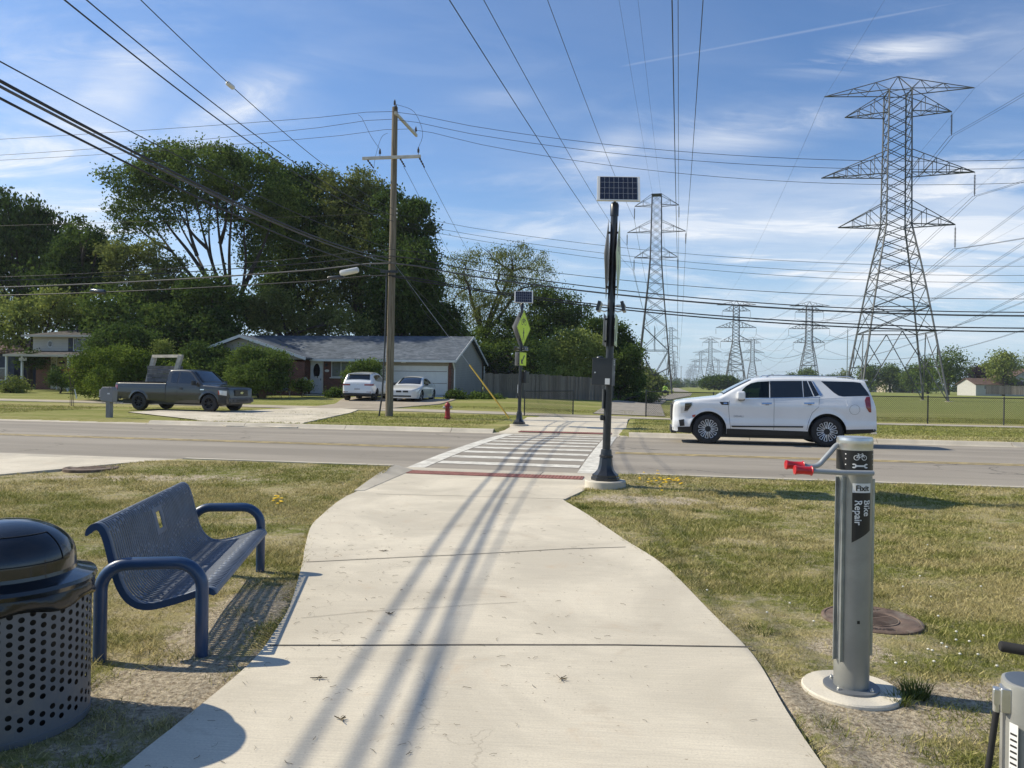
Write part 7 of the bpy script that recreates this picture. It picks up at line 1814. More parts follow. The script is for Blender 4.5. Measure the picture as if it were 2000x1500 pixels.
def tri_level():
    # origin: front left corner of the upper wall
    p = P(64, 700, 55.5); zb = 0.80; t = thing('two_storey_house', 'cream sided two storey house with brick ground floor and porch at the far left', 'house', (p.x, p.y, zb), -A_)
    Wd = 9.5; mb = MB(); mb.bb(0, Wd, .3, 8, -.6, 2.5); mb.build('brick_wall', BRK, t); mb = MB(); mb.bb(0, Wd, 0, 8, 2.5, 3.78); mb.build('upper_wall', SIDW, t)
    mb = MB(); SH = shingle('brown shingles', (.05, .045, .042), (.12, .11, .10)); V = [(-.5, -.5, 3.72), (Wd + .5, -.5, 3.72), (Wd + .5, 8.5, 3.72), (-.5, 8.5, 3.72), (2.6, 4, 4.62), (Wd - 2.6, 4, 4.62)]
    mb.add(V, [(0, 1, 5, 4), (1, 2, 5), (2, 3, 4, 5), (3, 0, 4), (3, 2, 1, 0)]); mb.build('roof', SH, t, fixn=True)
    mb = MB(); mb.bb(-.52, Wd + .52, -.54, -.5, 3.60, 3.74); mb.build('gutter', siding('gutter cream', (.45, .42, .36), 9), t); mb = MB(); mb.lathe([(.07, 3.9), (.07, 4.45), (.1, 4.46), (0, 4.5)], (2.6, 1.2, 0), 8); mb.build('roof_vent', BLKM, t); mb = MB(); mb.bb(5.6, 6.3, 2.8, 3.3, 4.2, 4.62); mb.build('roof_vent', TRIM, t)
    mb = MB(); roof_slab(mb, (-.45, -2.1, 2.28), (Wd, -2.1, 2.28), (Wd, 0, 2.62), (-.45, 0, 2.62), .06); mb.build('porch_roof', SH, t, fixn=True); mb = MB(); mb.bb(-.45, Wd, -2.16, -2.10, 2.14, 2.29); mb.build('fascia', SIDW, t)
    for x in (-.30, .95, 4.6): mb = MB(); mb.bb(x - .06, x + .06, -2.05, -1.93, -.3, 2.14); mb.build('porch_post', TRIM, t)
    mb = MB(); mb.bb(.75, 1.35, -2.06, -2.02, 1.84, 2.05); mb.build('hanging_sign', SIDW, t)
    mb = MB(); mb.bb(1.25, 1.75, .26, .31, -.1, 2.4); mb.bb(2.75, 3.3, .26, .31, -.1, 2.4); mb.build('side_panel', SIDW, t)
    mb = MB(); mb.bb(1.82, 2.62, .22, .29, -.15, 2.1); dr = mb.build('front_door', M('cream door', (.42, .36, .25), .6), t); mb = MB(); mb.bb(1.74, 1.82, .2, .3, -.15, 2.2); mb.bb(2.62, 2.7, .2, .3, -.15, 2.2); mb.bb(1.74, 2.7, .2, .3, 2.2, 2.28); mb.build('door_frame', TRIM, dr)
    mb = MB(); put_icon(mb, [[(2.22 + .28 * math.cos(math.pi * k / 10), 1.72 + .22 * math.sin(math.pi * k / 10)) for k in range(11)]], lambda a, b: (a, .212, b)); mb.build('fanlight', GLS, dr)
    mb = MB(); mb.lathe([(.20, -.02), (.20, -.05), (.13, -.06), (0, -.06)], (1.53, .26, 1.5), 14, 'Y'); mb.build('wreath', M('wreath dark', (.03, .04, .03), .9), t)
    mb = MB()
    for rr, m_ in ((.26, 0), (.20, 1)): put_icon(mb.mat(m_), [[(1.42 + rr * .8 * math.cos(2 * math.pi * k / 20), 3.12 + rr * math.sin(2 * math.pi * k / 20)) for k in range(20)]], lambda a, b, m_=m_: (a, -.02 - .01 * m_, b))
    mb.build('oval_window', [TRIM, GLS], t)
    mb = MB(); mb.bb(2.92, 3.26, -.05, 0, 2.62, 3.55); mb.build('shutter', M('navy shutter', (.018, .022, .04), .6), t); window_part(t, 3.34, 4.9, 0, 2.62, 3.55, 2)
tri_level()
def simple_house(name, label, px, py, Y, w, d, h, rh, wall, roofm, rot=-A_, win=(), gable='x', extra=None):
    p = P(px, py, Y); zb = p.z; t = thing(name, label, 'house', (p.x, p.y, zb), rot)
    mb = MB(); mb.bb(0, w, 0, d, -1, h)
    if gable == 'x': mb.prism([(0, h), (d, h), (d / 2, h + rh)], lambda a, b: (0, a, b), lambda a, b: (w, a, b))
    else: mb.prism([(0, h), (w, h), (w / 2, h + rh)], lambda a, b: (a, 0, b), lambda a, b: (a, d, b))
    mb.build('wall', wall, t, fixn=True); mb = MB(); e = .35
    if gable == 'x':
        s_ = rh / (d / 2); roof_slab(mb, (-e, -e, h - e * s_ + .1), (w + e, -e, h - e * s_ + .1), (w + e, d / 2, h + rh + .1), (-e, d / 2, h + rh + .1)); roof_slab(mb, (-e, d + e, h - e * s_ + .1), (w + e, d + e, h - e * s_ + .1), (w + e, d / 2, h + rh + .1), (-e, d / 2, h + rh + .1))
    else:
        s_ = rh / (w / 2); roof_slab(mb, (-e, -e, h - e * s_ + .1), (-e, d + e, h - e * s_ + .1), (w / 2, d + e, h + rh + .1), (w / 2, -e, h + rh + .1)); roof_slab(mb, (w + e, -e, h - e * s_ + .1), (w + e, d + e, h - e * s_ + .1), (w / 2, d + e, h + rh + .1), (w / 2, -e, h + rh + .1))
    mb.build('roof', roofm, t, fixn=True)
    for (x0, x1, z0, z1) in win: window_part(t, x0, x1, 0, z0, z1, 1)
    if extra: extra(t)
    return t
WHS = M('white siding far', (.42, .41, .38), .7, var=.08); TAN = M('tan siding far', (.42, .37, .29), .7, var=.1); GRS = M('grey wall far', (.22, .22, .21), .8); BRS = shingle('brown roof far', (.09, .06, .05), (.16, .11, .09)); BLS = M('navy siding', (.03, .04, .08), .8, var=.2)
simple_house('neighbour_house', 'low grey gabled outbuilding roof rising over the wooden fence', 945, 770, 72, 4.6, 6, 2.55, 1.0, SID, BRS, R_(-20), (), 'y')
simple_house('neighbour_house', 'dark blue house glimpsed between the trees at the extreme left edge', -110, 770, 62, 6.5, 8, 3.4, 1.2, BLS, BRS, -A_, ((4.8, 5.8, 1.2, 2.2),))
FH = [(1700, 768, 300, 14.0, 7, 2.6, .6, WHS, 'x', 'long low white shed under the trees left of the big tower legs', 15),
      (1729, 768, 290, 3.6, 7, 3.2, 1.5, TAN, 'x', 'tan gabled house behind the far field, first of the small row', 5),
      (1744, 768, 285, 4.4, 8, 3.3, 2.0, WHS, 'y', 'white gabled house in the small row beyond the field', 5),
      (1758, 768, 285, 3.8, 8, 3.0, 1.9, WHS, 'y', 'second white gabled house of the small row beyond the field', 5),
      (1791, 768, 280, 2.6, 5, 2.4, .8, WHS, 'x', 'little white shed seen between the big tower right legs', 5)]
for (px, py, Y, w, d, h, rh, wl_, gb, lab_, _) in FH:
    if w > 10: w = 3.2
    simple_house('far_house', lab_, px, py - 4, Y, w, d, h, rh, wl_, BRS, 0, (), gb)
simple_house('far_house', 'pale long low house with brown roof right of the big round tree', 1906, 768, 190, 12.5, 8, 2.2, 1.5, WHS, BRS, 0, ((2, 3, 1, 2), (7, 8.2, 1, 2)))
simple_house('far_house', 'white two storey house with brown roof at the right edge of the field', 1978, 765, 200, 8.5, 9, 3.8, 2.2, WHS, BRS, 0, ((1.2, 2, 2.3, 3.2), (3.2, 4, 1.2, 2.1)), 'y')
wf = [P(1925, 770, 178), P(1975, 771, 176), P(2040, 772, 172)]
wood_fence([Vector((p.x, p.y, p.z)) for p in wf], 2.0, 'distant grey board fence in front of the houses at the right edge', 4)
# ================================================================== TREES AND SHRUBS
BARK = M('tree bark', (.045, .036, .028), .95, var=.3, vs=3, obj=False)
def leaf_quads(rng, lobes, nclump, per, ls, cs=.38, inner=.25, flat=.55, drop=0.0):
    """lobes: array (cx,cy,cz,rx,ry,rz)"""
    Lb = np.array(lobes, float); wgt = Lb[:, 3] * Lb[:, 5]; wgt /= wgt.sum()
    idx = rng.choice(len(Lb), nclump, p=wgt); d = rng.normal(size=(nclump, 3)); d /= np.linalg.norm(d, axis=1)[:, None]
    rad = np.where(rng.random(nclump) < inner, rng.uniform(.2, .8, nclump), rng.uniform(.78, 1.08, nclump))
    rad *= 1 + .14 * np.sin(d[:, 0] * 5 + idx) * np.sin(d[:, 2] * 6 + idx * 2)
    C = Lb[idx, :3] + d * Lb[idx, 3:6] * rad[:, None]
    k = cs * rng.uniform(.5, 1.4, nclump)
    n = nclump * per; ci = np.repeat(np.arange(nclump), per)
    o = rng.normal(size=(n, 3)) * k[ci][:, None]; o[:, 2] *= flat; o[:, 2] -= drop * np.abs(rng.normal(size=n)) * k[ci]
    Pp = C[ci] + o
    a = rng.normal(size=(n, 3)); a /= np.linalg.norm(a, axis=1)[:, None]; b = rng.normal(size=(n, 3)); b -= a * (a * b).sum(1)[:, None]; b /= np.linalg.norm(b, axis=1)[:, None]
    if drop: a[:, 2] = -np.abs(a[:, 2]) - .8; a /= np.linalg.norm(a, axis=1)[:, None]
    s = ls * rng.uniform(.6, 1.35, n); 
    A = Pp - a * s[:, None] * .5; B = Pp + b * s[:, None] * .30; Cc = Pp + a * s[:, None] * .5; D = Pp - b * s[:, None] * .30
    return np.stack([A, B, Cc, D], 1)
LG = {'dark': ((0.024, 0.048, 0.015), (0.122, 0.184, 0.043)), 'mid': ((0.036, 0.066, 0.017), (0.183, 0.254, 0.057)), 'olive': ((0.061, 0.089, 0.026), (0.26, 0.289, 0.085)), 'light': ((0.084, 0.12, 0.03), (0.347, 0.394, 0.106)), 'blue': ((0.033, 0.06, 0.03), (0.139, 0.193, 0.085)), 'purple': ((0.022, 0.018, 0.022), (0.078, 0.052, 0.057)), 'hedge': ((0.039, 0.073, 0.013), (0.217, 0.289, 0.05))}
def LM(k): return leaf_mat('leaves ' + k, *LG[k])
def plant(name, label, cat, Y, lobes_px, kind, n, per=16, ls=.26, cs=.42, trunk=None, forks=None, tr=.28, seed=1, group=None, dy=2.5, zsq=1.0, drop=0.0, flat=.55, limb_r=.10, inner=.25, paths=None):
    rng = np.random.default_rng(seed); rg = random.Random(seed); k = Y / 1500; lobes = []
    for L in lobes_px:
        px, py, r = L[0], L[1], L[2]; rz = L[3] if len(L) > 3 else r * .85
        p = P(px, py, Y + rg.uniform(-dy, dy)); lobes.append((p.x, p.y, p.z, r * k, r * k, rz * k * zsq))
    if cat == 'tree' and Y < 100:
        for l in list(lobes):
            for q in range(3):
                a = rg.uniform(.15, math.pi - .15); rr = l[3] * rg.uniform(.16, .30)
                lobes.append((l[0] + math.cos(a) * l[3] * 1.0, l[1] + rg.uniform(-.5, .5) * l[4], l[2] + math.sin(a) * l[5] * 1.05, rr, rr, rr * rg.uniform(1.0, 1.9)))
        n = int(n * 1.2)
    tb = trunk or (sum(l[0] for l in lobes_px) / len(lobes_px), None)
    b = P(tb[0], 760, Y); b.z = gz(b.x, b.y) - .1
    t = thing(name, label, cat, b, 0, group)
    Q = leaf_quads(rng, lobes, n, per, ls, cs, inner, flat, drop).reshape(-1, 3) - np.array(b)[None, :]
    quads_mesh('foliage', Q, len(Q) // 4, LM(kind), t)
    mb = MB(); fk = Vector(P(*(forks[0]), Y)) - b if forks else Vector((0, 0, max(.4, min((l[2] - l[5] for l in lobes)) - b.z + .2)))
    mid = fk * .5 + Vector((rg.uniform(-.1, .1), 0, 0)); mb.tube([(0, 0, -.2), (0, 0, .15), mid, fk], [tr * 1.35, tr, tr * .85, tr * .7], 8); mb.build('trunk', BARK, t, 60)
    mb = MB()
    for l in ([] if paths else sorted(lobes[:len(lobes_px)], key=lambda q: -q[3])[:14]):
        e = Vector(l[:3]) - b; st = fk
        if forks and len(forks) > 1: st = min((Vector(P(*f, Y)) - b for f in forks), key=lambda q: (q - e).length)
        m1 = st.lerp(e, .35) + Vector((rg.uniform(-.4, .4), rg.uniform(-.4, .4), (e - st).length * .10)); m2 = st.lerp(e, .7) + Vector((rg.uniform(-.4, .4), 0, (e - st).length * .10))
        q = smooth_path([st, m1, m2, e], 4); r0 = limb_r * (1 + .6 * rg.random()); mb.tube(q, [r0 * (1 - .75 * i / (len(q) - 1)) for i in range(len(q))], 6, False)
        for j in range(3):
            e2 = e + Vector((rg.uniform(-1, 1), rg.uniform(-1, 1), rg.uniform(-.3, 1))) * l[3] * .8; s2 = q[int(len(q) * rg.uniform(.45, .8))]; mb.tube([s2, s2.lerp(e2, .5) + Vector((0, 0, .2)), e2], [r0 * .4, r0 * .25, r0 * .08], 5, False)
    for pth in (paths or []):
        q = smooth_path([Vector(P(px, py, Y + rg.uniform(-.8, .8) * i)) - b for i, (px, py) in enumerate(pth)], 4); r0 = limb_r * rg.uniform(1.1, 1.7); mb.tube(q, [r0 * (1 - .8 * i / (len(q) - 1)) for i in range(len(q))], 6, False)
    if forks and len(forks) > 1 and not paths:
        for f in forks[1:]:
            e = Vector(P(*f, Y)) - b; mb.tube(smooth_path([fk, fk.lerp(e, .5) + Vector((rg.uniform(-.2, .2), 0, 0)), e], 4), [limb_r * 2.0 - limb_r * .8 * i / 8 for i in range(9)], 7, False)
    mb.build('limbs', BARK, t, 60)
    return t
TR = 'tree'
plant('honey_locust_tree', 'wide umbrella shaped tree with bare dark limbs showing sky, behind the ranch house left end', TR, 62,
      [(262, 360, 44, 34), (330, 322, 42, 32), (300, 380, 36, 30), (252, 415, 34, 26), (245, 450, 20, 20), (395, 330, 48, 36), (455, 335, 46, 34), (345, 372, 40, 30), (300, 435, 26, 22), (512, 365, 48, 38), (420, 375, 34, 24), (490, 410, 40, 30), (545, 410, 46, 40), (360, 300, 34, 20), (480, 320, 34, 22), (300, 345, 34, 26), (440, 360, 40, 28), (345, 430, 22, 18), (375, 395, 30, 24), (430, 420, 26, 18), (470, 445, 22, 20), (400, 440, 14, 12), (500, 500, 30, 30), (515, 430, 30, 26), (300, 300, 22, 16), (425, 305, 30, 18), (520, 460, 36, 40)], 'mid', 1900, 22, .22, .40, (470, 0), [(452, 630)], .36, 3, limb_r=.125, inner=.18, paths=[
      [(452, 632), (440, 595), (412, 555), (385, 500), (352, 440), (330, 385)], [(446, 610), (425, 545), (405, 485), (390, 425), (378, 365)], [(452, 615), (442, 545), (430, 475), (424, 405), (428, 345)], [(455, 615), (449, 545), (448, 485), (452, 420), (458, 360)],
      [(458, 620), (474, 560), (480, 505), (477, 445), (492, 395)], [(470, 575), (498, 515), (518, 470), (532, 425)], [(446, 612), (402, 570), (370, 535), (335, 490), (305, 450), (275, 420)], [(415, 560), (375, 500), (335, 450), (300, 400)], [(424, 545), (412, 500), (408, 450), (412, 400)], [(430, 475), (440, 440), (443, 395)], [(385, 500), (370, 450), (362, 400)], [(335, 490), (300, 470), (262, 440)], [(405, 485), (375, 455), (345, 405)]])
plant('shade_tree', 'leafy mid height tree covering the fork of the umbrella tree', TR, 59, [(400, 600, 34, 24), (430, 635, 36, 26), (370, 580, 30, 20), (455, 590, 22, 20), (490, 620, 24, 26), (340, 600, 30, 22), (425, 575, 20, 12)], 'mid', 620, 18, .24, .4, (430, 0), [(430, 680)], .2, 91)
plant('shade_tree', 'dark evergreen growth hiding the right half of the two storey house', TR, 51, [(200, 676, 24, 20), (235, 662, 30, 20), (275, 672, 34, 24), (250, 690, 36, 20), (215, 655, 16, 12)], 'dark', 700, 18, .17, .28, (240, 0), [(240, 720)], .12, 92, dy=1)
plant('honey_locust_tree', 'drooping feathery tree limb crown low between the far left maple and the umbrella tree', TR, 60, [(250, 500, 34, 18), (290, 495, 26, 16), (220, 492, 22, 14), (330, 520, 26, 16), (300, 545, 30, 18), (240, 530, 26, 16), (265, 570, 30, 24), (340, 560, 30, 20)], 'olive', 620, 20, .20, .36, (330, 0), [(345, 600), (310, 520)], .22, 4, limb_r=.08, inner=.15)
plant('maple_tree', 'big dark maple filling the far left edge behind the two storey house', TR, 66, [(15, 430, 52, 40), (-20, 500, 80, 70), (60, 480, 52, 44), (95, 450, 30, 34), (110, 500, 45, 40), (40, 560, 80, 60), (120, 560, 50, 50), (8, 392, 22, 18), (70, 430, 18, 24)], 'dark', 1500, 20, .30, .45, (40, 0), [(40, 640)], .4, 5, drop=.2)
plant('maple_tree', 'pointed dark maple with upright shoots left of the umbrella tree', TR, 63, [(160, 500, 40, 34), (190, 530, 34, 30), (150, 545, 44, 34), (155, 448, 7, 26), (174, 462, 7, 24), (140, 470, 14, 22), (196, 468, 7, 22), (192, 495, 16, 22), (212, 560, 26, 22), (165, 480, 20, 22), (120, 500, 20, 26)], 'dark', 900, 20, .24, .30, (165, 0), [(165, 600)], .3, 6, inner=.1)
plant('shade_tree', 'sunlit yellow green understorey tree above the two storey house roof', TR, 60, [(60, 610, 40, 30), (20, 640, 50, 34), (100, 630, 34, 28), (110, 590, 26, 20), (-40, 620, 50, 50), (150, 610, 34, 24)], 'light', 620, 18, .24, .4, (60, 0), [(60, 690)], .25, 7)  # light leaf colour stands in for sun on this crown
plant('shade_tree', 'mid green tree right of the two storey house roof with lit sprays', TR, 58, [(215, 600, 44, 34), (180, 640, 40, 28), (260, 630, 46, 34), (300, 590, 36, 28), (330, 640, 50, 36), (230, 670, 50, 26), (195, 662, 26, 20), (290, 670, 46, 24), (150, 660, 30, 20)], 'mid', 1100, 18, .24, .4, (270, 0), [(270, 690)], .3, 8)
plant('shade_tree', 'dark tree behind the pickup with a crooked limb under its leaves', TR, 57, [(380, 600, 46, 34), (350, 650, 46, 34), (410, 650, 40, 34), (380, 700, 50, 34), (440, 690, 30, 34), (330, 700, 36, 30), (300, 720, 30, 22), (400, 560, 30, 20)], 'dark', 1100, 18, .24, .4, (420, 0), [(430, 640)], .3, 9)
plant('shade_tree', 'tall dark green tree directly behind the middle of the ranch house roof', TR, 68, [(575, 385, 50, 44), (630, 420, 60, 50), (560, 450, 50, 50), (620, 500, 66, 56), (550, 530, 54, 50), (660, 480, 40, 50), (600, 580, 66, 50), (530, 600, 46, 44), (600, 350, 26, 20), (545, 340, 20, 16)], 'dark', 1900, 20, .27, .45, (590, 0), [(590, 630), (570, 560), (620, 560)], .4, 10, limb_r=.14)
plant('shade_tree', 'olive tree with a spiky top just left of the utility pole', TR, 66, [(660, 375, 34, 32), (700, 370, 34, 30), (640, 355, 20, 18), (690, 420, 46, 44), (735, 385, 24, 34), (728, 440, 36, 44), (690, 500, 54, 50), (660, 570, 50, 50), (720, 560, 50, 56), (710, 345, 12, 12)], 'olive', 1500, 20, .22, .38, (700, 0), [(700, 640)], .36, 11, limb_r=.12)
plant('maple_tree', 'dense dark maple with ragged right edge just right of the utility pole', TR, 62, [(790, 425, 34, 30), (810, 460, 34, 34), (770, 470, 40, 44), (815, 510, 34, 34), (785, 540, 54, 50), (830, 560, 26, 26), (800, 600, 56, 46), (840, 610, 30, 26), (760, 400, 24, 24), (760, 620, 50, 44), (820, 410, 18, 16), (850, 640, 30, 26)], 'dark', 1900, 20, .25, .38, (780, 0), [(780, 650), (790, 560)], .38, 12)
plant('shade_tree', 'light olive undergrowth tree behind the left half of the ranch roof', TR, 60, [(520, 640, 30, 18), (560, 625, 34, 26), (600, 640, 36, 22), (640, 635, 36, 24), (690, 640, 36, 24), (500, 600, 22, 20), (545, 590, 26, 20)], 'olive', 700, 18, .2, .34, (560, 0), [(560, 665)], .2, 13)
plant('shade_tree', 'dark undergrowth tree behind the garage end of the ranch roof', TR, 64, [(740, 640, 40, 26), (790, 645, 40, 24), (840, 650, 36, 24), (875, 655, 30, 30), (880, 625, 24, 20)], 'dark', 600, 18, .24, .38, (800, 0), [(800, 670)], .2, 14)
plant('willow_tree', 'airy light willow with visible thin limbs right of the ranch house', TR, 78, [(905, 515, 32, 18), (880, 545, 24, 22), (950, 505, 34, 16), (1000, 505, 34, 20), (1045, 530, 34, 26), (970, 540, 30, 18), (920, 565, 26, 20), (1020, 565, 34, 24), (1062, 565, 22, 22), (885, 590, 24, 24), (950, 600, 34, 26), (990, 590, 30, 24), (915, 625, 34, 26)], 'olive', 1000, 22, .17, .42, (950, 0), [(945, 660), (935, 600), (915, 560), (975, 570), (1010, 570), (1000, 530)], .3, 15, drop=.5, limb_r=.10, inner=.12)
plant('shade_tree', 'round green tree behind the far sign post', TR, 76, [(1095, 600, 40, 26), (1060, 620, 40, 32), (1125, 620, 26, 24), (1030, 650, 44, 34), (1080, 660, 50, 36), (980, 660, 46, 36), (1130, 650, 30, 28), (940, 680, 40, 30), (1000, 700, 50, 34), (960, 720, 50, 26)], 'mid', 1400, 20, .24, .4, (1040, 0), [(1040, 700)], .3, 16)
plant('shade_tree', 'dark leafy bank of growth behind the board fence beside the far post', TR, 70, [(900, 690, 34, 30), (950, 710, 40, 30), (1010, 720, 40, 26), (1050, 700, 36, 34), (910, 725, 34, 24)], 'dark', 700, 18, .24, .4, (980, 0), [(980, 740)], .2, 17)
plant('lilac_bush', 'light olive flowering bush leaning over the board fence', 'bush', 60, [(1110, 680, 38, 32), (1085, 705, 30, 30), (1140, 700, 36, 36), (1105, 730, 40, 22), (1150, 735, 34, 20), (1120, 660, 24, 16), (1165, 680, 24, 24)], 'light', 1300, 18, .17, .32, (1120, 0), [(1120, 755)], .12, 18)
plant('shade_tree', 'dark tree beside the near sign post control box, left of the trail', TR, 64, [(1190, 665, 34, 30), (1215, 690, 30, 28), (1175, 640, 22, 16), (1195, 720, 44, 32), (1228, 725, 22, 26), (1215, 755, 32, 20), (1170, 760, 30, 16), (1235, 690, 14, 14), (1243, 750, 12, 18)], 'dark', 1300, 20, .2, .34, (1205, 0), [(1205, 765)], .22, 19)
for i, (px, py, r, Y, kd, l) in enumerate(((1243, 712, 14, 180, 'olive', 'brownish distant tree behind the dark tree left of the trail'), (1256, 722, 13, 200, 'mid', 'distant tree crown just left of the flat topped tower'), (1275, 738, 16, 170, 'olive', 'round distant bush under the flat topped tower'), (1290, 742, 11, 260, 'dark', 'small dark distant bush right of the flat topped tower'), (1318, 747, 9, 420, 'dark', 'tiny distant dark bush on the horizon beside the trail'))):
    plant('distant_tree', l, TR, Y, [(px, py + 6, r, r), (px + r * .7, py + 14, r * .8, r * .7), (px - r * .8, py + 14, r * .8, r * .8), (px, py + 22, r * 1.2, r * .6)], kd, 260, 14, .5, .8, (px, 0), [(px, py + 26)], .25, 30 + i, dy=3)
plant('hedge', 'large rounded yellow green hedge behind the pickup and mailbox', 'hedge', 41.5, [(185, 715, 38, 34), (235, 708, 40, 30), (280, 715, 34, 30), (165, 735, 24, 30), (215, 745, 40, 28), (260, 750, 40, 26), (310, 725, 30, 28), (180, 755, 26, 18), (350, 735, 30, 24)], 'hedge', 2600, 18, .11, .20, (230, 0), [(230, 770)], .10, 20, dy=1.0, inner=.1)
plant('conifer_shrub', 'pointed light green shrub poking up behind the pickup load', 'shrub', 43, [(318, 690, 13, 26), (308, 712, 18, 20), (330, 715, 18, 24)], 'light', 420, 16, .12, .20, (318, 0), [(318, 745)], .06, 21, dy=.5)
plant('shrub', 'dark round shrub beside the porch of the two storey house', 'shrub', 50, [(118, 732, 16, 16), (130, 742, 14, 14), (108, 742, 12, 12)], 'dark', 420, 16, .11, .16, (118, 0), [(118, 752)], .06, 22, dy=.3)
plant('shrub', 'tall leafy shrub in front of the left end of the ranch house', 'shrub', 46.5, [(478, 705, 26, 24), (520, 708, 30, 24), (545, 715, 20, 20), (500, 735, 40, 28), (465, 740, 24, 26), (535, 745, 26, 20), (490, 690, 16, 14), (545, 700, 12, 14)], 'mid', 1500, 18, .13, .22, (505, 0), [(505, 762)], .08, 23, dy=.7)
plant('shrub', 'dark bush mass between the pickup cab and the ranch house', 'shrub', 50, [(410, 730, 34, 34), (385, 700, 30, 28), (440, 735, 24, 32), (430, 700, 22, 24)], 'dark', 900, 18, .17, .28, (410, 0), [(410, 765)], .10, 24, dy=1)
plant('shrub', 'bush in front of the picture window above the white crossover', 'shrub', 49, [(705, 722, 20, 16), (725, 718, 18, 15), (690, 735, 16, 14), (715, 740, 24, 14)], 'mid', 620, 16, .13, .2, (712, 0), [(712, 760)], .06, 25, dy=.3)
for i, (px, py, r, Y, l) in enumerate(((655, 768, 12, 48, 'low dark shrub at the left corner of the picture window'), (890, 772, 11, 47.5, 'low weedy shrub at the right brick corner of the garage'), (935, 778, 14, 48, 'low leafy plants along the board fence beside the house'), (962, 780, 11, 48.5, 'small leafy clump at the foot of the board fence'), (590, 752, 13, 48, 'potted leafy plant left of the white front door'), (28, 752, 20, 50, 'pale weedy bush left of the two storey house porch'), (62, 700, 22, 54, 'thin leafy shrub reaching up left of the porch posts'))):
    plant('shrub', l, 'shrub', Y, [(px, py, r, r * .8), (px + r * .7, py + r * .3, r * .7, r * .6), (px - r * .7, py + r * .3, r * .7, r * .6)], ('dark', 'mid', 'mid', 'mid', 'mid', 'light', 'dark')[i], 200, 14, .12, .17, (px, 0), [(px, py + r * .8)], .03, 40 + i, dy=.2)
plant('ground_vine', 'low dark vine bank between the trail and the board fence', 'shrub', 58, [(1215, 790, 26, 7), (1180, 790, 26, 7), (1250, 778, 20, 8), (1270, 775, 16, 7)], 'mid', 420, 16, .16, .26, (1215, 0), [(1215, 790)], .04, 50, dy=2)
# far right trees beyond the field
for i, (px, pt, r, Y, kd, l) in enumerate(((1650, 722, 16, 300, 'olive', 'distant tree behind the left leg of the big tower'), (1700, 712, 26, 280, 'mid', 'distant round tree above the small white shed'), (1738, 709, 26, 280, 'mid', 'distant tree above the tan and white small houses'), (1782, 712, 26, 270, 'mid', 'distant tree seen between the legs of the big tower'),
        (1852, 676, 40, 205, 'mid', 'largest round tree beyond the field right of the big tower'), (1812, 700, 20, 230, 'mid', 'smaller tree attached to the left of the largest round tree'), (1905, 716, 20, 215, 'purple', 'dark purple tree beside the largest round tree'), (1928, 712, 22, 230, 'mid', 'distant tree between the purple tree and the light tree'),
        (1960, 688, 32, 190, 'light', 'light green airy tree before the white house at the right'), (2010, 712, 30, 230, 'mid', 'distant tree at the right edge of the photo'), (1575, 722, 26, 330, 'mid', 'tree clump above the roof of the large white vehicle'), (1545, 730, 18, 340, 'mid', 'lower tree left of the clump above the large white vehicle'),
        (1515, 734, 12, 350, 'dark', 'small dark tree on the horizon above the large white vehicle'), (1620, 734, 16, 340, 'mid', 'small tree right of the clump above the large white vehicle'), (1405, 737, 22, 260, 'dark', 'dark bush clump below the mid distance towers'), (1385, 741, 16, 262, 'dark', 'left part dark bush below the mid distance towers'), (1428, 740, 16, 262, 'dark', 'right part dark bush below the mid distance towers'))):
    base = 764 if px > 1640 else 756
    lb = []; h = base - pt; rg = random.Random(60 + i)
    for k in range(9 if r > 20 else 6):
        a = rg.uniform(0, 6.28); q = rg.uniform(0, .75); lb.append((px + math.cos(a) * r * q, pt + h * .42 + math.sin(a) * h * .30 * (q + .2), r * rg.uniform(.42, .6), r * rg.uniform(.36, .5)))
    lb.append((px, pt + r * .45, r * .5, r * .42)); lb.append((px, base - h * .2, r * .8, h * .2))
    plant('distant_tree', l, TR, Y, lb, kd, 420 if r > 20 else 260, 14, .62 if Y > 220 else .5, .9, (px, 0), [(px, base - h * .35)], .4, 60 + i, dy=r * Y / 1500 * .5)
def far_wood():
    rng = np.random.default_rng(77); A = []
    for (X0, X1, Y, h) in ((-260, 60, 620, 13), (60, 420, 900, 11), (400, 1100, 760, 13), (90, 140, 640, 8), (220, 330, 420, 5), (120, 240, 560, 6)):
        n = int((X1 - X0) / 7); lb = [(x + rng.uniform(-4, 4), Y + rng.uniform(-10, 10), h * rng.uniform(.35, .55), 7, 6, h * rng.uniform(.35, .5)) for x in np.linspace(X0, X1, n)]
        lb += [(x, Y + 5, h * .2, 9, 5, h * .3) for x in np.linspace(X0, X1, n)]
        A.append(leaf_quads(rng, lb, n * 26, 10, 1.6, 1.5, .2))
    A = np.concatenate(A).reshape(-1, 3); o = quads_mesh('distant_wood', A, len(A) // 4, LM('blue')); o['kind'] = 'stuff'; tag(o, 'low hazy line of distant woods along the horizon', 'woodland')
far_wood()
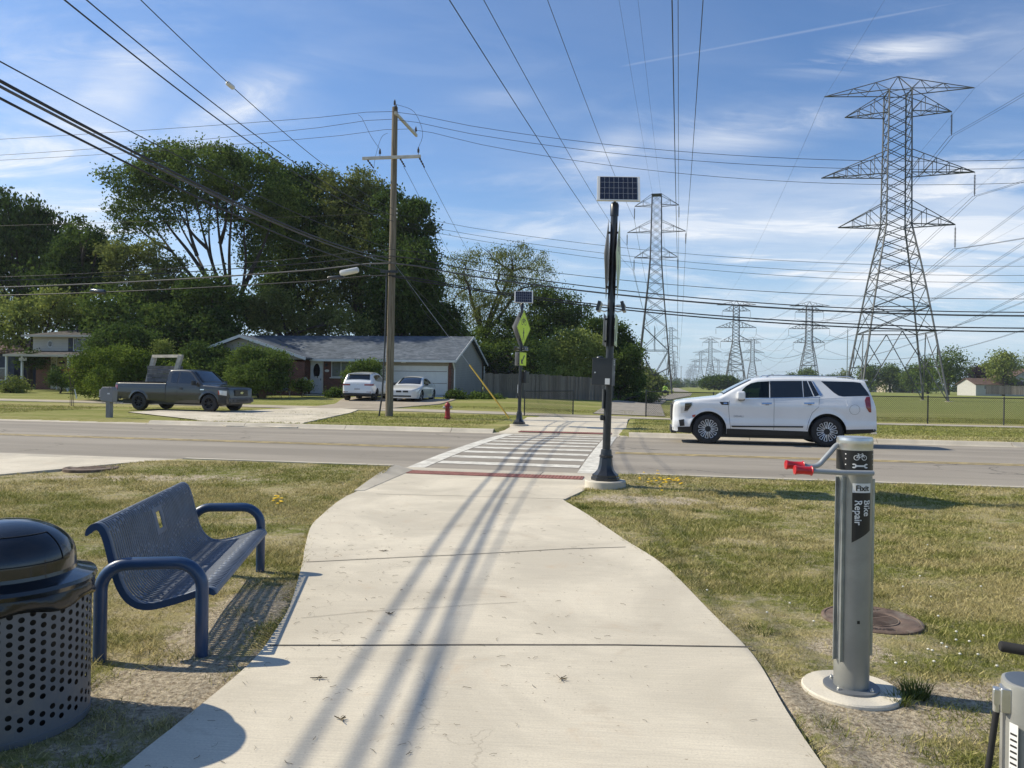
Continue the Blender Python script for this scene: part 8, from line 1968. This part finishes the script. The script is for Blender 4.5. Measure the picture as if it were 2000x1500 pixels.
# young staked tree by the mailbox
def sapling():
    g = G(140, 793); t = thing('young_tree', 'spindly young tree with rusty leaves and a white tag on the verge', 'tree', g)
    mb = MB(); mb.tube([(0, 0, 0), (.02, 0, .8), (-.12, 0, 1.4), (-.28, 0, 2.1), (-.38, 0, 2.5)], [.022, .018, .014, .008, .004], 6)
    for s_, e in (((-.05, 0, 1.2), (.5, .1, 1.75)), ((-.1, 0, 1.3), (-.4, -.1, 1.5)), ((-.12, 0, 1.4), (.35, 0, 1.95)), ((-.2, 0, 1.8), (-.5, .1, 2.1))): mb.tube([s_, ((s_[0] + e[0]) / 2, 0, (s_[2] + e[2]) / 2 + .03), e], [.010, .007, .003], 5)
    mb.build('trunk', BARK, t, 60)
    for x in (-.09, .08):
        mb = MB(); mb.tube([(x, .02, -.05), (x, .02, 1.25)], .012, 6); mb.build('stake', BARK, t)
    rng = np.random.default_rng(3); Q = leaf_quads(rng, [(-.22, 0, 1.72, .20, .15, .12), (-.1, 0, 1.80, .16, .15, .10)], 12, 5, .06, .07); quads_mesh('rusty_leaves', Q.reshape(-1, 3), len(Q), leaf_mat('rusty leaves', (.09, .035, .02), (.18, .07, .035)), t)
    mb = MB(); mb.prism([(.12, .82), (.17, .84), (.28, .38), (.22, .36)], lambda a, b: (a, -.03, b), lambda a, b: (a, -.02, b)); mb.build('white_tag', TRIM, t)
sapling()
# porch clutter in front of the ranch
def folding_chair():
    p = P(557, 764, 47.2); g = Vector((p.x, p.y, gz(p.x, p.y))); t = thing('folding_chair', 'grey fabric folding lawn chair on the grass before the ranch wall', 'chair', g, R_(30)); F = M('chair fabric', (.10, .11, .14), .8)
    mb = MB(); mb.bb(-.25, .25, -.22, .22, .40, .425); mb.build('seat', F, t); mb = MB(); mb.box((0, .30, .72), (.50, .03, .62), rx=-.3); mb.build('backrest', F, t)
    for x in (-.27, .27):
        for a, b in (((x, -.25, 0), (x, .25, .42)), ((x, .25, 0), (x, -.25, .42))): mb = MB(); mb.tube([a, b], .013, 6); mb.build('leg', GALV, t)
folding_chair()
p = P(512, 766, 46.0); g = Vector((p.x, p.y, gz(p.x, p.y))); mb = MB(); mb.box(g + Vector((0, 0, .38)), (.42, .05, .85), ry=-.22, rx=-.25); o = mb.build('plywood_board', M('ply brown', (.17, .095, .05), .8), bev=.004); tag(o, 'brown plywood board leaning near the tall shrub by the ranch house', 'board')
def lantern():
    p = P(596, 760, 48.2); g = Vector((p.x, p.y, gz(p.x, p.y) + .05)); t = thing('lantern_stand', 'small pale garden lantern on a stand left of the white front door', 'lantern', g)
    mb = MB()
    for a, b in (((-.15, 0, 0), (-.07, 0, .7)), ((.15, 0, 0), (.07, 0, .7))): mb.tube([a, b], .015, 5)
    mb.build('leg', TRIM, t); mb = MB(); mb.bb(-.11, .11, -.11, .11, .72, 1.02); mb.prism([(-.16, 1.02), (.16, 1.02), (0, 1.2)], lambda a, b: (a, -.14, b), lambda a, b: (a, .14, b)); mb.build('lantern_body', M('lantern', (.25, .24, .2), .7), t)
lantern()
p = P(741, 757, 48.6); g = Vector((p.x, p.y, gz(p.x, p.y) + .05)); 
# ---- haze
mb = MB(); mb.bb(-700, 1500, -60, 2600, -1.2, 60); hz = mb.build('haze', [bpy.data.materials.new('haze')]); hm = hz.data.materials[0]; hm.use_nodes = True; N_ = hm.node_tree.nodes
for n_ in list(N_): N_.remove(n_)
o_ = N_.new('ShaderNodeOutputMaterial'); v_ = N_.new('ShaderNodeVolumePrincipled'); v_.inputs['Color'].default_value = (.80, .88, 1, 1); v_.inputs['Density'].default_value = 0.0002; v_.inputs['Anisotropy'].default_value = 0.2
hm.node_tree.links.new(v_.outputs[0], o_.inputs['Volume']); tag(hz, 'thin pale summer haze over the far field and towers', 'haze', kind='stuff')
